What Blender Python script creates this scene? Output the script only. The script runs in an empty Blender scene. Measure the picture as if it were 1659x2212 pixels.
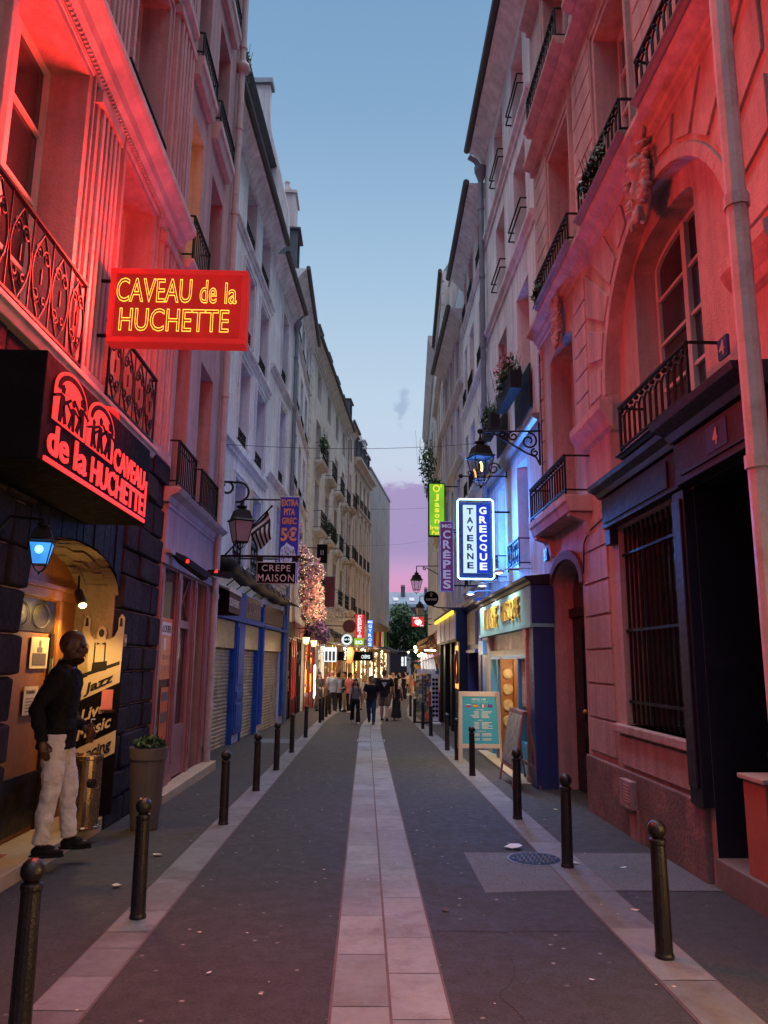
import bpy, bmesh, math, random
from mathutils import Vector, Matrix
random.seed(7)
R = math.radians
scn = bpy.context.scene
COL = scn.collection

# ------------------------------------------------------------------ camera, sky, exposure
cam = bpy.data.objects.new('camera', bpy.data.cameras.new('camera')); COL.objects.link(cam)
cam.data.sensor_fit = 'VERTICAL'; cam.data.sensor_height = 36.0
cam.data.lens = 36.0 * 1660.0 / 2212.0
cam.data.clip_start = 0.05; cam.data.clip_end = 2000
CAM_H = 1.72; SLOPE = 0.0105
_pit = math.atan((1430 - 1106) / 1660.0); _yaw = R(1.35); _rol = R(0.6)
_f = Vector((math.sin(_yaw) * math.cos(_pit), math.cos(_yaw) * math.cos(_pit), math.sin(_pit)))
_r0 = Vector((math.cos(_yaw), -math.sin(_yaw), 0)); _u0 = _r0.cross(_f)
_r = _r0 * math.cos(_rol) + _u0 * math.sin(_rol); _u = _u0 * math.cos(_rol) - _r0 * math.sin(_rol)
_m = Matrix((_r, _u, -_f)).transposed().to_4x4(); _m.translation = (0, 0, CAM_H)
cam.matrix_world = _m
scn.camera = cam
scn.view_settings.view_transform = 'Standard'; scn.view_settings.look = 'None'
scn.view_settings.exposure = 0.0; scn.view_settings.gamma = 1.0
scn.cycles.use_denoising = True
scn.cycles.max_bounces = 8; scn.cycles.diffuse_bounces = 5; scn.cycles.glossy_bounces = 3
scn.cycles.sample_clamp_indirect = 6.0
scn.cycles.caustics_reflective = False; scn.cycles.caustics_refractive = False

def gz(y): return -SLOPE * y

def lin(c):
    return tuple(((x / 255.0) / 12.92 if x <= 10 else ((x / 255.0 + 0.055) / 1.055) ** 2.4) for x in c)

W = bpy.data.worlds.new('World'); scn.world = W; W.use_nodes = True
def make_sky():
    nt = W.node_tree; nt.nodes.clear(); N = nt.nodes.new; Lk = nt.links.new
    out = N('ShaderNodeOutputWorld'); bg = N('ShaderNodeBackground'); Lk(bg.outputs[0], out.inputs[0])
    tc = N('ShaderNodeTexCoord'); sp = N('ShaderNodeSeparateXYZ'); Lk(tc.outputs['Generated'], sp.inputs[0])
    rp = N('ShaderNodeValToRGB'); Lk(sp.outputs[2], rp.inputs[0])
    stops = [(0.0, (224, 140, 175)), (0.075, (222, 150, 192)), (0.125, (214, 166, 208)), (0.185, (200, 188, 220)), (0.25, (200, 212, 232)), (0.33, (190, 212, 233)), (0.47, (164, 195, 223)), (0.62, (133, 170, 206)), (0.72, (120, 159, 197)), (0.86, (178, 178, 188)), (1.0, (184, 183, 191))]
    el = rp.color_ramp.elements
    while len(el) < len(stops): el.new(0.5)
    for e, (p, c) in zip(el, stops): e.position = p; e.color = (*lin(c), 1)
    # dusk cloud bank low over the end of the street, and a few small clouds
    mp = N('ShaderNodeMapping'); mp.inputs['Scale'].default_value = (7, 7, 15); Lk(tc.outputs['Generated'], mp.inputs[0])
    n1 = N('ShaderNodeTexNoise'); n1.inputs['Scale'].default_value = 1.0; n1.inputs['Detail'].default_value = 9; n1.inputs['Roughness'].default_value = 0.62
    Lk(mp.outputs[0], n1.inputs['Vector'])
    def ramp(src, a, b, va=0.0, vb=1.0):
        m = N('ShaderNodeMapRange'); m.interpolation_type = 'SMOOTHSTEP'
        m.inputs[1].default_value = a; m.inputs[2].default_value = b; m.inputs[3].default_value = va; m.inputs[4].default_value = vb
        Lk(src, m.inputs[0]); return m.outputs[0]
    def op(o, a, b):
        m = N('ShaderNodeMath'); m.operation = o
        for i, v in enumerate((a, b)):
            if isinstance(v, (int, float)): m.inputs[i].default_value = v
            else: Lk(v, m.inputs[i])
        return m.outputs[0]
    def mix(fac, a, col):
        m = N('ShaderNodeMix'); m.data_type = 'RGBA'; Lk(fac, m.inputs[0]); Lk(a, m.inputs[6]); m.inputs[7].default_value = (*lin(col), 1); return m.outputs[2]
    z = sp.outputs[2]
    zz = op('ADD', z, op('MULTIPLY', op('SUBTRACT', n1.outputs[0], 0.5), 0.10))
    bank = op('MULTIPLY', ramp(zz, 0.232, 0.222), ramp(z, 0.10, 0.15))
    c = mix(op('MULTIPLY', bank, 0.92), rp.outputs[0], (164, 147, 194))
    d1 = N('ShaderNodeVectorMath'); d1.operation = 'DISTANCE'; Lk(tc.outputs['Generated'], d1.inputs[0]); d1.inputs[1].default_value = (0.0449, 0.9432, 0.3290)
    sc = N('ShaderNodeVectorMath'); sc.operation = 'MULTIPLY'; sc.inputs[1].default_value = (1.9, 1, 0.8)
    sb = N('ShaderNodeVectorMath'); sb.operation = 'SUBTRACT'; Lk(tc.outputs['Generated'], sb.inputs[0]); sb.inputs[1].default_value = (0.0449, 0.9432, 0.3290); Lk(sb.outputs[0], sc.inputs[0])
    ln = N('ShaderNodeVectorMath'); ln.operation = 'LENGTH'; Lk(sc.outputs[0], ln.inputs[0])
    mp2 = N('ShaderNodeMapping'); mp2.inputs['Scale'].default_value = (42, 42, 42); Lk(tc.outputs['Generated'], mp2.inputs[0])
    n2 = N('ShaderNodeTexNoise'); n2.inputs['Scale'].default_value = 1.0; n2.inputs['Detail'].default_value = 6; Lk(mp2.outputs[0], n2.inputs['Vector'])
    puff = ramp(op('ADD', ln.outputs['Value'], op('MULTIPLY', op('SUBTRACT', n2.outputs[0], 0.5), 0.075)), 0.021, 0.006)
    c = mix(op('MULTIPLY', puff, 0.62), c, (150, 172, 205))
    wisp = op('MULTIPLY', ramp(n2.outputs[0], 0.60, 0.72), op('MULTIPLY', ramp(z, 0.22, 0.25), ramp(z, 0.31, 0.27)))
    c = mix(op('MULTIPLY', wisp, 0.5), c, (165, 180, 208))
    glow = op('MULTIPLY', ramp(n1.outputs[0], 0.57, 0.66), op('MULTIPLY', ramp(z, 0.13, 0.15), ramp(z, 0.19, 0.17)))
    c = mix(op('MULTIPLY', glow, 0.7), c, (246, 208, 212))
    # overhead sky made brighter than dusk, out of view, to light the narrow street
    st = ramp(z, 0.74, 0.9, 1.0, 8.4)
    Lk(c, bg.inputs[0]); Lk(st, bg.inputs[1])
make_sky()

# ------------------------------------------------------------------ helpers
def kids_loc(o):
    v = Vector((0, 0, 0))
    while o is not None: v += Vector(o.location); o = o.parent
    return v

def tag(o, label=None, cat=None, group=None, kind=None):
    if label: o['label'] = label
    if cat: o['category'] = cat
    if group: o['group'] = group
    if kind: o['kind'] = kind
    return o

def thing(name, label, cat, loc=(0, 0, 0), group=None):
    o = bpy.data.objects.new(name, None); COL.objects.link(o); o.location = loc; o.empty_display_size = 0.2
    return tag(o, label, cat, group)

def copy_tree(o, parent=None):
    c = o.copy(); COL.objects.link(c)
    if parent is not None: c.parent = parent
    for ch in list(o.children): copy_tree(ch, c)
    return c

class Frame:
    """u along the street away from the camera, n out of the facade towards the street, z up"""
    def __init__(s, p0, p1, side):
        s.p = Vector((p0[0], p0[1], 0)); d = Vector((p1[0] - p0[0], p1[1] - p0[1], 0)); s.L = d.length
        s.d = d.normalized(); s.n = Vector((s.d.y, -s.d.x, 0)) * (1 if side == 'L' else -1); s.side = side
    def __call__(s, u, n, z): return s.p + s.d * u + s.n * n + Vector((0, 0, z))
    def u_of_y(s, y): return (y - s.p.y) / s.d.y

_TC = {}
def text_geo(s, bold=0.0, shear=0.0, outline=0.0, space=1.0, ext=0.02, seg=3):
    k = (s, bold, shear, outline, space, ext)
    if k in _TC: return _TC[k]
    cu = bpy.data.curves.new('lettering', 'FONT'); cu.body = s; cu.shear = shear; cu.space_character = space; cu.resolution_u = seg
    if outline: cu.fill_mode = 'NONE'; cu.bevel_depth = outline; cu.bevel_resolution = 1
    else: cu.extrude = ext; cu.offset = bold
    ob = bpy.data.objects.new('lettering', cu); COL.objects.link(ob)
    bpy.context.view_layer.update()
    ev = ob.evaluated_get(bpy.context.evaluated_depsgraph_get()); me = ev.to_mesh()
    v = [tuple(p.co) for p in me.vertices]; f = [tuple(p.vertices) for p in me.polygons]
    ev.to_mesh_clear(); bpy.data.objects.remove(ob); bpy.data.curves.remove(cu)
    _TC[k] = (v, f); return _TC[k]

class MB:
    def __init__(s, fr=None): s.v = []; s.f = []; s.m = []; s.mi = 0; s.fr = fr
    def T(s, p): return s.fr(*p) if s.fr else Vector(p)
    def add(s, vs, fs, raw=False):
        b = len(s.v); s.v.extend([Vector(p) if raw else s.T(p) for p in vs])
        for f in fs: s.f.append(tuple(b + i for i in f)); s.m.append(s.mi)
    def box(s, a0, a1, b0, b1, c0, c1):
        s.add([(a0, b0, c0), (a1, b0, c0), (a1, b1, c0), (a0, b1, c0), (a0, b0, c1), (a1, b0, c1), (a1, b1, c1), (a0, b1, c1)],
              [(0, 3, 2, 1), (4, 5, 6, 7), (0, 1, 5, 4), (1, 2, 6, 5), (2, 3, 7, 6), (3, 0, 4, 7)]); return s
    def quad(s, *p): s.add(p, [tuple(range(len(p)))]); return s
    def prism(s, prof, u0, u1, cap=True):
        """profile [(n,z)] swept from u0 to u1"""
        k = len(prof); s.add([(u0, n, z) for n, z in prof] + [(u1, n, z) for n, z in prof], [(i, (i + 1) % k, k + (i + 1) % k, k + i) for i in range(k)])
        if cap:
            b = len(s.v) - 2 * k; s.f.append(tuple(b + i for i in range(k))); s.m.append(s.mi); s.f.append(tuple(b + k + i for i in range(k))); s.m.append(s.mi)
        return s
    def plate(s, pts, n0, n1):
        """outline [(u,z)] given thickness from n0 to n1"""
        k = len(pts); s.add([(u, n0, z) for u, z in pts] + [(u, n1, z) for u, z in pts], [(i, (i + 1) % k, k + (i + 1) % k, k + i) for i in range(k)] + [tuple(range(k)), tuple(range(k, 2 * k))]); return s
    def tube(s, pts, r, sides=6, closed=False, world=False):
        P = [Vector(p) if world else s.T(p) for p in pts]; n = len(P)
        rr = r if isinstance(r, (list, tuple)) else [r] * n
        ref = None; rings = []
        for i in range(n):
            a = P[i - 1] if (i > 0 or closed) else P[i]; b = P[(i + 1) % n] if (i < n - 1 or closed) else P[i]
            t = (b - a)
            t = t.normalized() if t.length > 1e-9 else Vector((0, 0, 1))
            if ref is None: ref = t.orthogonal().normalized()
            ref = (ref - t * ref.dot(t)); ref = ref.normalized() if ref.length > 1e-6 else t.orthogonal().normalized()
            bn = t.cross(ref); q = rr[i]
            qa, qb = q if isinstance(q, (tuple, list)) else (q, q)
            rings.append([P[i] + ref * (math.cos(2 * math.pi * k / sides) * qa) + bn * (math.sin(2 * math.pi * k / sides) * qb) for k in range(sides)])
        vs = [p for rg in rings for p in rg]; fs = []
        for i in range(n if closed else n - 1):
            j = (i + 1) % n
            for k in range(sides): fs.append((i * sides + k, i * sides + (k + 1) % sides, j * sides + (k + 1) % sides, j * sides + k))
        if not closed: fs.append(tuple(range(sides))[::-1]); fs.append(tuple((n - 1) * sides + k for k in range(sides)))
        s.add(vs, fs, raw=True); return s
    def lathe(s, prof, c=(0, 0, 0), sides=16, ax=None):
        """profile [(r,z)] turned about a vertical axis through c (local coords)"""
        vs = []; fs = []; k = sides
        for r, z in prof: vs += [(c[0] + r * math.cos(2 * math.pi * i / k), c[1] + r * math.sin(2 * math.pi * i / k), c[2] + z) for i in range(k)]
        for j in range(len(prof) - 1):
            for i in range(k): fs.append((j * k + i, j * k + (i + 1) % k, (j + 1) * k + (i + 1) % k, (j + 1) * k + i))
        fs.append(tuple(range(k))[::-1]); fs.append(tuple((len(prof) - 1) * k + i for i in range(k)))
        s.add(vs, fs); return s
    def ball(s, c, r, seg=10, rings=6):
        rx, ry, rz = r if isinstance(r, (tuple, list)) else (r, r, r)
        vs = [(c[0], c[1], c[2] - rz)]; fs = []
        for j in range(1, rings):
            a = -math.pi / 2 + math.pi * j / rings
            for i in range(seg): b = 2 * math.pi * i / seg; vs.append((c[0] + rx * math.cos(a) * math.cos(b), c[1] + ry * math.cos(a) * math.sin(b), c[2] + rz * math.sin(a)))
        vs.append((c[0], c[1], c[2] + rz)); top = len(vs) - 1
        for i in range(seg): fs.append((0, 1 + (i + 1) % seg, 1 + i)); fs.append((top, 1 + (rings - 2) * seg + i, 1 + (rings - 2) * seg + (i + 1) % seg))
        for j in range(rings - 2):
            for i in range(seg): a = 1 + j * seg; fs.append((a + i, a + (i + 1) % seg, a + seg + (i + 1) % seg, a + seg + i))
        s.add(vs, fs); return s
    def text(s, body, O, X, Y, w, h, depth=0.01, bold=0.0, shear=0.0, outline=0.0, space=1.0):
        v, f = text_geo(body, bold, shear, outline, space)
        xs = [p[0] for p in v]; ys = [p[1] for p in v]; zs = [p[2] for p in v]
        x0, x1, y0, y1 = min(xs), max(xs), min(ys), max(ys); O = Vector(O); X = Vector(X).normalized(); Y = Vector(Y).normalized(); Nn = X.cross(Y)
        sx = w / (x1 - x0); sy = h / (y1 - y0); sz = (sx + sy) / 2 if outline else depth / max(1e-6, (max(zs) - min(zs)))
        z0 = min(zs)
        s.add([O + X * ((p[0] - x0) * sx) + Y * ((p[1] - y0) * sy) + Nn * ((p[2] - z0) * sz) for p in v], f, raw=True); return s
    def build(s, name, mat, parent=None, loc=None, smooth=False, bevel=0.0, sub=0, merge=False):
        off = kids_loc(parent) if parent is not None else Vector(loc if loc is not None else (0, 0, 0))
        me = bpy.data.meshes.new(name); me.from_pydata([p - off for p in s.v], [], s.f)
        mats = mat if isinstance(mat, (list, tuple)) else [mat]
        for m in mats: me.materials.append(m)
        for p, i in zip(me.polygons, s.m): p.material_index = i; p.use_smooth = smooth
        bm = bmesh.new(); bm.from_mesh(me)
        if merge: bmesh.ops.remove_doubles(bm, verts=bm.verts, dist=0.0004)
        bmesh.ops.recalc_face_normals(bm, faces=bm.faces); bm.to_mesh(me); bm.free()
        o = bpy.data.objects.new(name, me); COL.objects.link(o)
        if parent is not None: o.parent = parent
        else: o.location = off
        if bevel:
            b = o.modifiers.new('bevel', 'BEVEL'); b.width = bevel; b.segments = 2; b.limit_method = 'ANGLE'; b.angle_limit = R(40)
        if sub: q = o.modifiers.new('subsurf', 'SUBSURF'); q.levels = sub; q.render_levels = sub
        return o

# ------------------------------------------------------------------ procedural materials
def _new(name):
    m = bpy.data.materials.new(name); m.use_nodes = True; nt = m.node_tree
    return m, nt, nt.nodes['Principled BSDF'], nt.nodes.new, nt.links.new

def surf(name, col, rough=0.7, var=0.25, scale=2.0, bump=0.3, bscale=30.0, metal=0.0, streak=0.0, stain=None, stain_amt=0.0, stain_scale=1.3, island=0.0, spec=0.4):
    m, nt, b, N, Lk = _new(name)
    geo = N('ShaderNodeNewGeometry'); pos = geo.outputs['Position']
    def noise(sc, det=6, vec=None, rough=0.6):
        n = N('ShaderNodeTexNoise'); n.inputs['Scale'].default_value = sc; n.inputs['Detail'].default_value = det; n.inputs['Roughness'].default_value = rough
        Lk(vec or pos, n.inputs['Vector']); return n.outputs[0]
    def mr(src, a, b_, c, d):
        x = N('ShaderNodeMapRange'); x.inputs[1].default_value = a; x.inputs[2].default_value = b_; x.inputs[3].default_value = c; x.inputs[4].default_value = d; Lk(src, x.inputs[0]); return x.outputs[0]
    def mul(a, c):
        x = N('ShaderNodeMath'); x.operation = 'MULTIPLY'; Lk(a, x.inputs[0]); Lk(c, x.inputs[1]); return x.outputs[0]
    f = mr(noise(scale), 0.3, 0.7, 1 - var, 1 + var * 0.6)
    f = mul(f, mr(noise(scale * 14, 3), 0.3, 0.7, 1 - var * 0.45, 1 + var * 0.3))
    if streak:
        mp = N('ShaderNodeMapping'); mp.inputs['Scale'].default_value = (5, 5, 0.35); Lk(pos, mp.inputs[0])
        f = mul(f, mr(noise(1.0, 5, mp.outputs[0]), 0.35, 0.75, 1.0 + streak * 0.2, 1 - streak))
    if island: f = mul(f, mr(geo.outputs['Random Per Island'], 0, 1, 1 - island, 1 + island * 0.6))
    vm = N('ShaderNodeVectorMath'); vm.operation = 'SCALE'; vm.inputs[0].default_value = col[:3]; Lk(f, vm.inputs['Scale'])
    c = vm.outputs[0]
    if stain is not None:
        mx = N('ShaderNodeMix'); mx.data_type = 'RGBA'; Lk(mr(noise(stain_scale, 8, None, 0.7), 0.52, 0.62, 0.0, stain_amt), mx.inputs[0]); Lk(c, mx.inputs[6]); mx.inputs[7].default_value = (*stain, 1); c = mx.outputs[2]
    Lk(c, b.inputs['Base Color']); Lk(mr(noise(scale * 6, 3), 0.3, 0.7, max(0.02, rough - 0.12), min(1, rough + 0.12)), b.inputs['Roughness'])
    b.inputs['Metallic'].default_value = metal; b.inputs['Specular IOR Level'].default_value = spec
    if bump:
        bp = N('ShaderNodeBump'); bp.inputs['Strength'].default_value = bump; bp.inputs['Distance'].default_value = 0.02; Lk(noise(bscale, 8), bp.inputs['Height']); Lk(bp.outputs[0], b.inputs['Normal'])
    return m

def emit(name, col, strength, base=(0.02, 0.02, 0.02), var=0.0, scale=6.0):
    m, nt, b, N, Lk = _new(name)
    b.inputs['Base Color'].default_value = (*base, 1); b.inputs['Specular IOR Level'].default_value = 0.05; b.inputs['Emission Color'].default_value = (*col, 1); b.inputs['Emission Strength'].default_value = strength
    if var:
        n = N('ShaderNodeTexNoise'); n.inputs['Scale'].default_value = scale; n.inputs['Detail'].default_value = 4; g = N('ShaderNodeNewGeometry'); Lk(g.outputs['Position'], n.inputs['Vector'])
        x = N('ShaderNodeMapRange'); x.inputs[1].default_value = 0.3; x.inputs[2].default_value = 0.7; x.inputs[3].default_value = strength * (1 - var); x.inputs[4].default_value = strength * (1 + var); Lk(n.outputs[0], x.inputs[0]); Lk(x.outputs[0], b.inputs['Emission Strength'])
    return m

def glassy(name, col, rough=0.08, spec=0.6, var=0.5):
    """window pane seen from outside: dark room behind, clear reflections, slightly wavy"""
    m = surf(name, col, rough=rough, var=var, scale=1.7, bump=0.05, bscale=2.5, spec=spec); return m

def asphalt(name, col, spots=0.8):
    m, nt, b, N, Lk = _new(name)
    geo = N('ShaderNodeNewGeometry'); pos = geo.outputs['Position']
    def tex(kind, sc, **k):
        n = N(kind); n.inputs['Scale'].default_value = sc
        for a, v in k.items(): n.inputs[a].default_value = v
        Lk(pos, n.inputs['Vector']); return n.outputs[0]
    def mr(src, a, b_, c, d):
        x = N('ShaderNodeMapRange'); x.inputs[1].default_value = a; x.inputs[2].default_value = b_; x.inputs[3].default_value = c; x.inputs[4].default_value = d; Lk(src, x.inputs[0]); return x.outputs[0]
    def mul(a, c):
        x = N('ShaderNodeMath'); x.operation = 'MULTIPLY'; Lk(a, x.inputs[0]); Lk(c, x.inputs[1]); return x.outputs[0]
    f = mul(mr(tex('ShaderNodeTexNoise', 0.7, Detail=6), 0.3, 0.7, 0.9, 1.1), mul(mr(tex('ShaderNodeTexNoise', 160, Detail=2), 0.35, 0.7, 0.6, 1.5), mr(tex('ShaderNodeTexNoise', 45, Detail=4), 0.35, 0.65, 0.8, 1.25)))
    f = mul(f, mr(tex('ShaderNodeTexVoronoi', 220), 0.0, 0.5, 1.35, 0.8))
    vm = N('ShaderNodeVectorMath'); vm.operation = 'SCALE'; vm.inputs[0].default_value = col; Lk(f, vm.inputs['Scale'])
    sp = mul(mr(tex('ShaderNodeTexVoronoi', 5.5), 0.04, 0.10, spots, 0.0), mr(tex('ShaderNodeTexNoise', 40, Detail=2), 0.4, 0.6, 0.3, 1.0))
    mx = N('ShaderNodeMix'); mx.data_type = 'RGBA'; Lk(sp, mx.inputs[0]); Lk(vm.outputs[0], mx.inputs[6]); mx.inputs[7].default_value = (0.42, 0.4, 0.38, 1)
    dk = mr(tex('ShaderNodeTexVoronoi', 1.7), 0.03, 0.09, 0.55, 0.0)
    m2 = N('ShaderNodeMix'); m2.data_type = 'RGBA'; Lk(dk, m2.inputs[0]); Lk(mx.outputs[2], m2.inputs[6]); m2.inputs[7].default_value = (0.03, 0.028, 0.03, 1)
    Lk(m2.outputs[2], b.inputs['Base Color']); Lk(mr(tex('ShaderNodeTexNoise', 9, Detail=5), 0.3, 0.7, 0.68, 0.85), b.inputs['Roughness'])
    bp = N('ShaderNodeBump'); bp.inputs['Strength'].default_value = 0.5; bp.inputs['Distance'].default_value = 0.01; Lk(tex('ShaderNodeTexNoise', 140, Detail=3), bp.inputs['Height']); Lk(bp.outputs[0], b.inputs['Normal'])
    return m

M = {}
M['plaster_rose'] = surf('painted plaster', (0.47, 0.30, 0.30), 0.8, 0.18, 1.2, 0.6, 45, streak=0.38, stain=(0.28, 0.19, 0.19), stain_amt=0.4)
M['plaster_pale'] = surf('pale plaster', (0.60, 0.57, 0.55), 0.85, 0.16, 1.0, 0.35, 50, streak=0.28, stain=(0.36, 0.34, 0.33), stain_amt=0.3)
M['plaster_white'] = surf('white plaster', (0.76, 0.75, 0.76), 0.85, 0.16, 0.9, 0.5, 40, streak=0.36, stain=(0.44, 0.42, 0.41), stain_amt=0.4)
M['stone_cream'] = surf('cream limestone', (0.66, 0.63, 0.57), 0.8, 0.14, 1.5, 0.3, 40, streak=0.3, stain=(0.34, 0.31, 0.26), stain_amt=0.3)
M['stone_ochre'] = surf('ochre limestone', (0.64, 0.54, 0.45), 0.8, 0.14, 1.5, 0.3, 40, streak=0.25)
M['render_grey'] = surf('rough grey render', (0.42, 0.40, 0.39), 0.9, 0.3, 0.5, 0.5, 20, streak=0.35, stain=(0.24, 0.22, 0.22), stain_amt=0.5, stain_scale=0.5)
M['stone_rose'] = surf('rose tinted stone', (0.56, 0.40, 0.37), 0.75, 0.2, 1.3, 0.6, 40, streak=0.42, stain=(0.34, 0.24, 0.22), stain_amt=0.5)
M['stone_dado'] = surf('worn painted stone base', (0.20, 0.13, 0.12), 0.8, 0.3, 2.0, 0.6, 25, stain=(0.40, 0.20, 0.17), stain_amt=0.7, stain_scale=2.2)
M['trim'] = surf('moulded plaster trim', (0.52, 0.44, 0.42), 0.7, 0.14, 2, 0.2, 60, streak=0.3)
M['trim_dark'] = surf('weathered zinc capped trim', (0.22, 0.20, 0.20), 0.6, 0.25, 2, 0.2, 40)
M['joint'] = surf('dark joint mortar', (0.16, 0.11, 0.11), 0.9, 0.2, 3, 0.2)  # dark mortar between the slabs, also used on the door hood
M['dark_stone'] = surf('dark painted rubble stone', (0.030, 0.025, 0.033), 0.85, 0.35, 2.5, 0.9, 14, island=0.25, spec=0.12)
M['dark_wood'] = surf('black stained planks', (0.011, 0.010, 0.014), 0.7, 0.4, 4, 0.4, 30, island=0.3, spec=0.15)
M['zinc'] = surf('zinc roofing', (0.26, 0.29, 0.33), 0.45, 0.2, 1.5, 0.15, 20, streak=0.2, metal=0.3)
M['slate'] = surf('dark slate roofing', (0.09, 0.10, 0.12), 0.6, 0.3, 3, 0.4, 25)
M['gutter'] = surf('dark gutter metal', (0.06, 0.06, 0.065), 0.5, 0.3, 4, 0.1)
M['pipe'] = surf('painted drainpipe', (0.48, 0.43, 0.42), 0.5, 0.15, 4, 0.1, 40, stain=(0.30, 0.22, 0.18), stain_amt=0.5, stain_scale=3)
M['pipe_zinc'] = surf('zinc drainpipe', (0.22, 0.24, 0.27), 0.45, 0.2, 4, 0.1, 40, metal=0.4)
M['iron'] = surf('black wrought iron', (0.010, 0.010, 0.011), 0.55, 0.4, 8, 0.2, 60, spec=0.2)
M['bollard'] = surf('dark brown painted cast iron', (0.018, 0.014, 0.013), 0.36, 0.4, 7, 0.25, 50, stain=(0.05, 0.032, 0.026), stain_amt=0.4, stain_scale=7, spec=0.45)
M['frame_white'] = surf('white window paint', (0.62, 0.58, 0.56), 0.45, 0.1, 4, 0.1)
M['frame_brown'] = surf('brown window paint', (0.12, 0.08, 0.07), 0.45, 0.2, 4, 0.1)
M['glass'] = glassy('dark window glass', (0.035, 0.037, 0.045))
M['glass_curtain'] = glassy('window with drawn curtain', (0.20, 0.19, 0.19), 0.15)
M['glass_lit'] = emit('lamplit window', (1.0, 0.50, 0.10), 1.6, var=0.3, scale=2)
M['asphalt'] = asphalt('road asphalt', (0.040, 0.037, 0.037))
M['pave'] = asphalt('pavement asphalt', (0.046, 0.043, 0.041), 0.35)
M['patch'] = asphalt('patched asphalt', (0.135, 0.138, 0.145), 0.1)
M['granite'] = surf('granite slab', (0.195, 0.195, 0.20), 0.65, 0.2, 1.3, 0.35, 120, island=0.22, stain=(0.11, 0.09, 0.085), stain_amt=0.6, stain_scale=1.6)
M['granite_pale'] = surf('pale granite slab', (0.265, 0.268, 0.275), 0.65, 0.2, 1.3, 0.35, 120, island=0.2, stain=(0.15, 0.13, 0.12), stain_amt=0.6, stain_scale=1.4)

# ------------------------------------------------------------------ ground
def band(mb, pts, w0, w1, dz, slab=None, gap=0.008, seedv=1):
    """strip following a polyline; slab = list of slab lengths cycles -> separate islands with open joints"""
    rnd = random.Random(seedv); P = [Vector((x, y, 0)) for x, y in pts]
    cum = [0]
    for a, b in zip(P, P[1:]): cum.append(cum[-1] + (b - a).length)
    def at(t):
        for i in range(len(P) - 1):
            if t <= cum[i + 1] or i == len(P) - 2:
                k = (t - cum[i]) / (cum[i + 1] - cum[i]); p = P[i].lerp(P[i + 1], k)
                d0 = (P[i + 1] - P[i]).normalized(); d1 = d0
                if i < len(P) - 2: d1 = (P[i + 2] - P[i + 1]).normalized()
                d = d0.lerp(d1, max(0, k - 0.5)).normalized(); return p, Vector((d.y, -d.x, 0))
    t = 0
    while t < cum[-1] - 0.05:
        l = rnd.choice(slab) if slab else 1.0
        e = min(t + l, cum[-1]); p, q = at(t + (gap / 2 if slab else 0)); p2, q2 = at(e - (gap / 2 if slab else 0))
        z = dz + (rnd.uniform(0, 0.0015) if slab else 0)
        c = [p + q * w0, p + q * w1, p2 + q2 * w1, p2 + q2 * w0]
        mb.add([Vector((v.x, v.y, gz(v.y) + z)) for v in c], [(0, 1, 2, 3)], raw=True); t = e

LK = [(-1.53, -4), (-1.53, 8), (-1.47, 20), (-1.43, 27), (-1.28, 31.2), (-1.0, 35), (-0.35, 41), (0.7, 49), (2.4, 60), (4.6, 72), (7.5, 88)]
RK = [(1.87, -4), (1.87, 10), (1.86, 24), (1.84, 30), (2.15, 36), (2.75, 44), (3.6, 53), (4.9, 62), (7.0, 74), (10, 90)]
CK = [(0.15, -4), (0.17, 10), (0.20, 22), (0.24, 25), (0.44, 29), (0.75, 34), (1.3, 41), (2.1, 50), (3.5, 60), (5.8, 73), (8.8, 89)]
def sheet(name, mat, x0, x1, y0, y1, dz, n=1):
    mb = MB(); mb.quad((x0, y0, gz(y0) + dz), (x1, y0, gz(y0) + dz), (x1, y1, gz(y1) + dz), (x0, y1, gz(y1) + dz))
    return tag(mb.build(name, mat), kind='structure')
sheet('ground', M['pave'], -200, 200, -60, 500, 0.0)
def make_road():
    mb = MB()
    N = 60
    def xa(P, y):
        for a, b in zip(P, P[1:]):
            if a[1] <= y <= b[1]: return a[0] + (b[0] - a[0]) * (y - a[1]) / (b[1] - a[1])
        return P[-1][0]
    ys = [-4 + 92 * i / N for i in range(N + 1)]
    vs = []
    for y in ys: vs += [(xa(LK, y), y, gz(y) + 0.004), (xa(RK, y), y, gz(y) + 0.004)]
    mb.add(vs, [(2 * i, 2 * i + 1, 2 * i + 3, 2 * i + 2) for i in range(N)])
    tag(mb.build('road', M['asphalt']), kind='structure')
make_road()
def strips():
    for nm, P, a, b, mat, sl, sd in (('kerb_strip', LK, -0.145, 0.145, 'granite', (0.45, 0.9, 0.9, 1.1, 0.3), 3), ('kerb_strip', RK, -0.16, 0.16, 'granite', (0.35, 0.9, 0.9, 0.7), 4)):
        d = MB(); band(d, P, a - 0.012, b + 0.012, 0.008); tag(d.build('kerb_joint', M['joint']), kind='structure')
        m = MB(); band(m, P, a, b, 0.012, sl, seedv=sd); tag(m.build(nm, M[mat]), kind='structure')
    d = MB(); band(d, CK, -0.315, 0.315, 0.008); tag(d.build('gutter_joint', M['joint']), kind='structure')
    m = MB(); band(m, CK, -0.30, -0.008, 0.012, (0.6, 0.75, 0.9), seedv=8); band(m, CK, 0.008, 0.30, 0.012, (0.6, 0.75, 0.9), seedv=9)
    tag(m.build('gutter_paving', M['granite_pale']), kind='structure')
strips()
tag(MB().quad(*[(x, y, gz(y) + 0.0065) for x, y in ((0.99, 6.52), (1.74, 6.6), (1.74, 7.88), (0.99, 7.89))]).build('patched_paving', M['patch']), kind='structure')
tag(MB().quad(*[(x, y, gz(y) + 0.0045) for x, y in ((2.02, 6.6), (2.95, 6.6), (2.95, 7.9), (2.02, 7.9))]).build('patched_paving', M['patch']), kind='structure')
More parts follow.
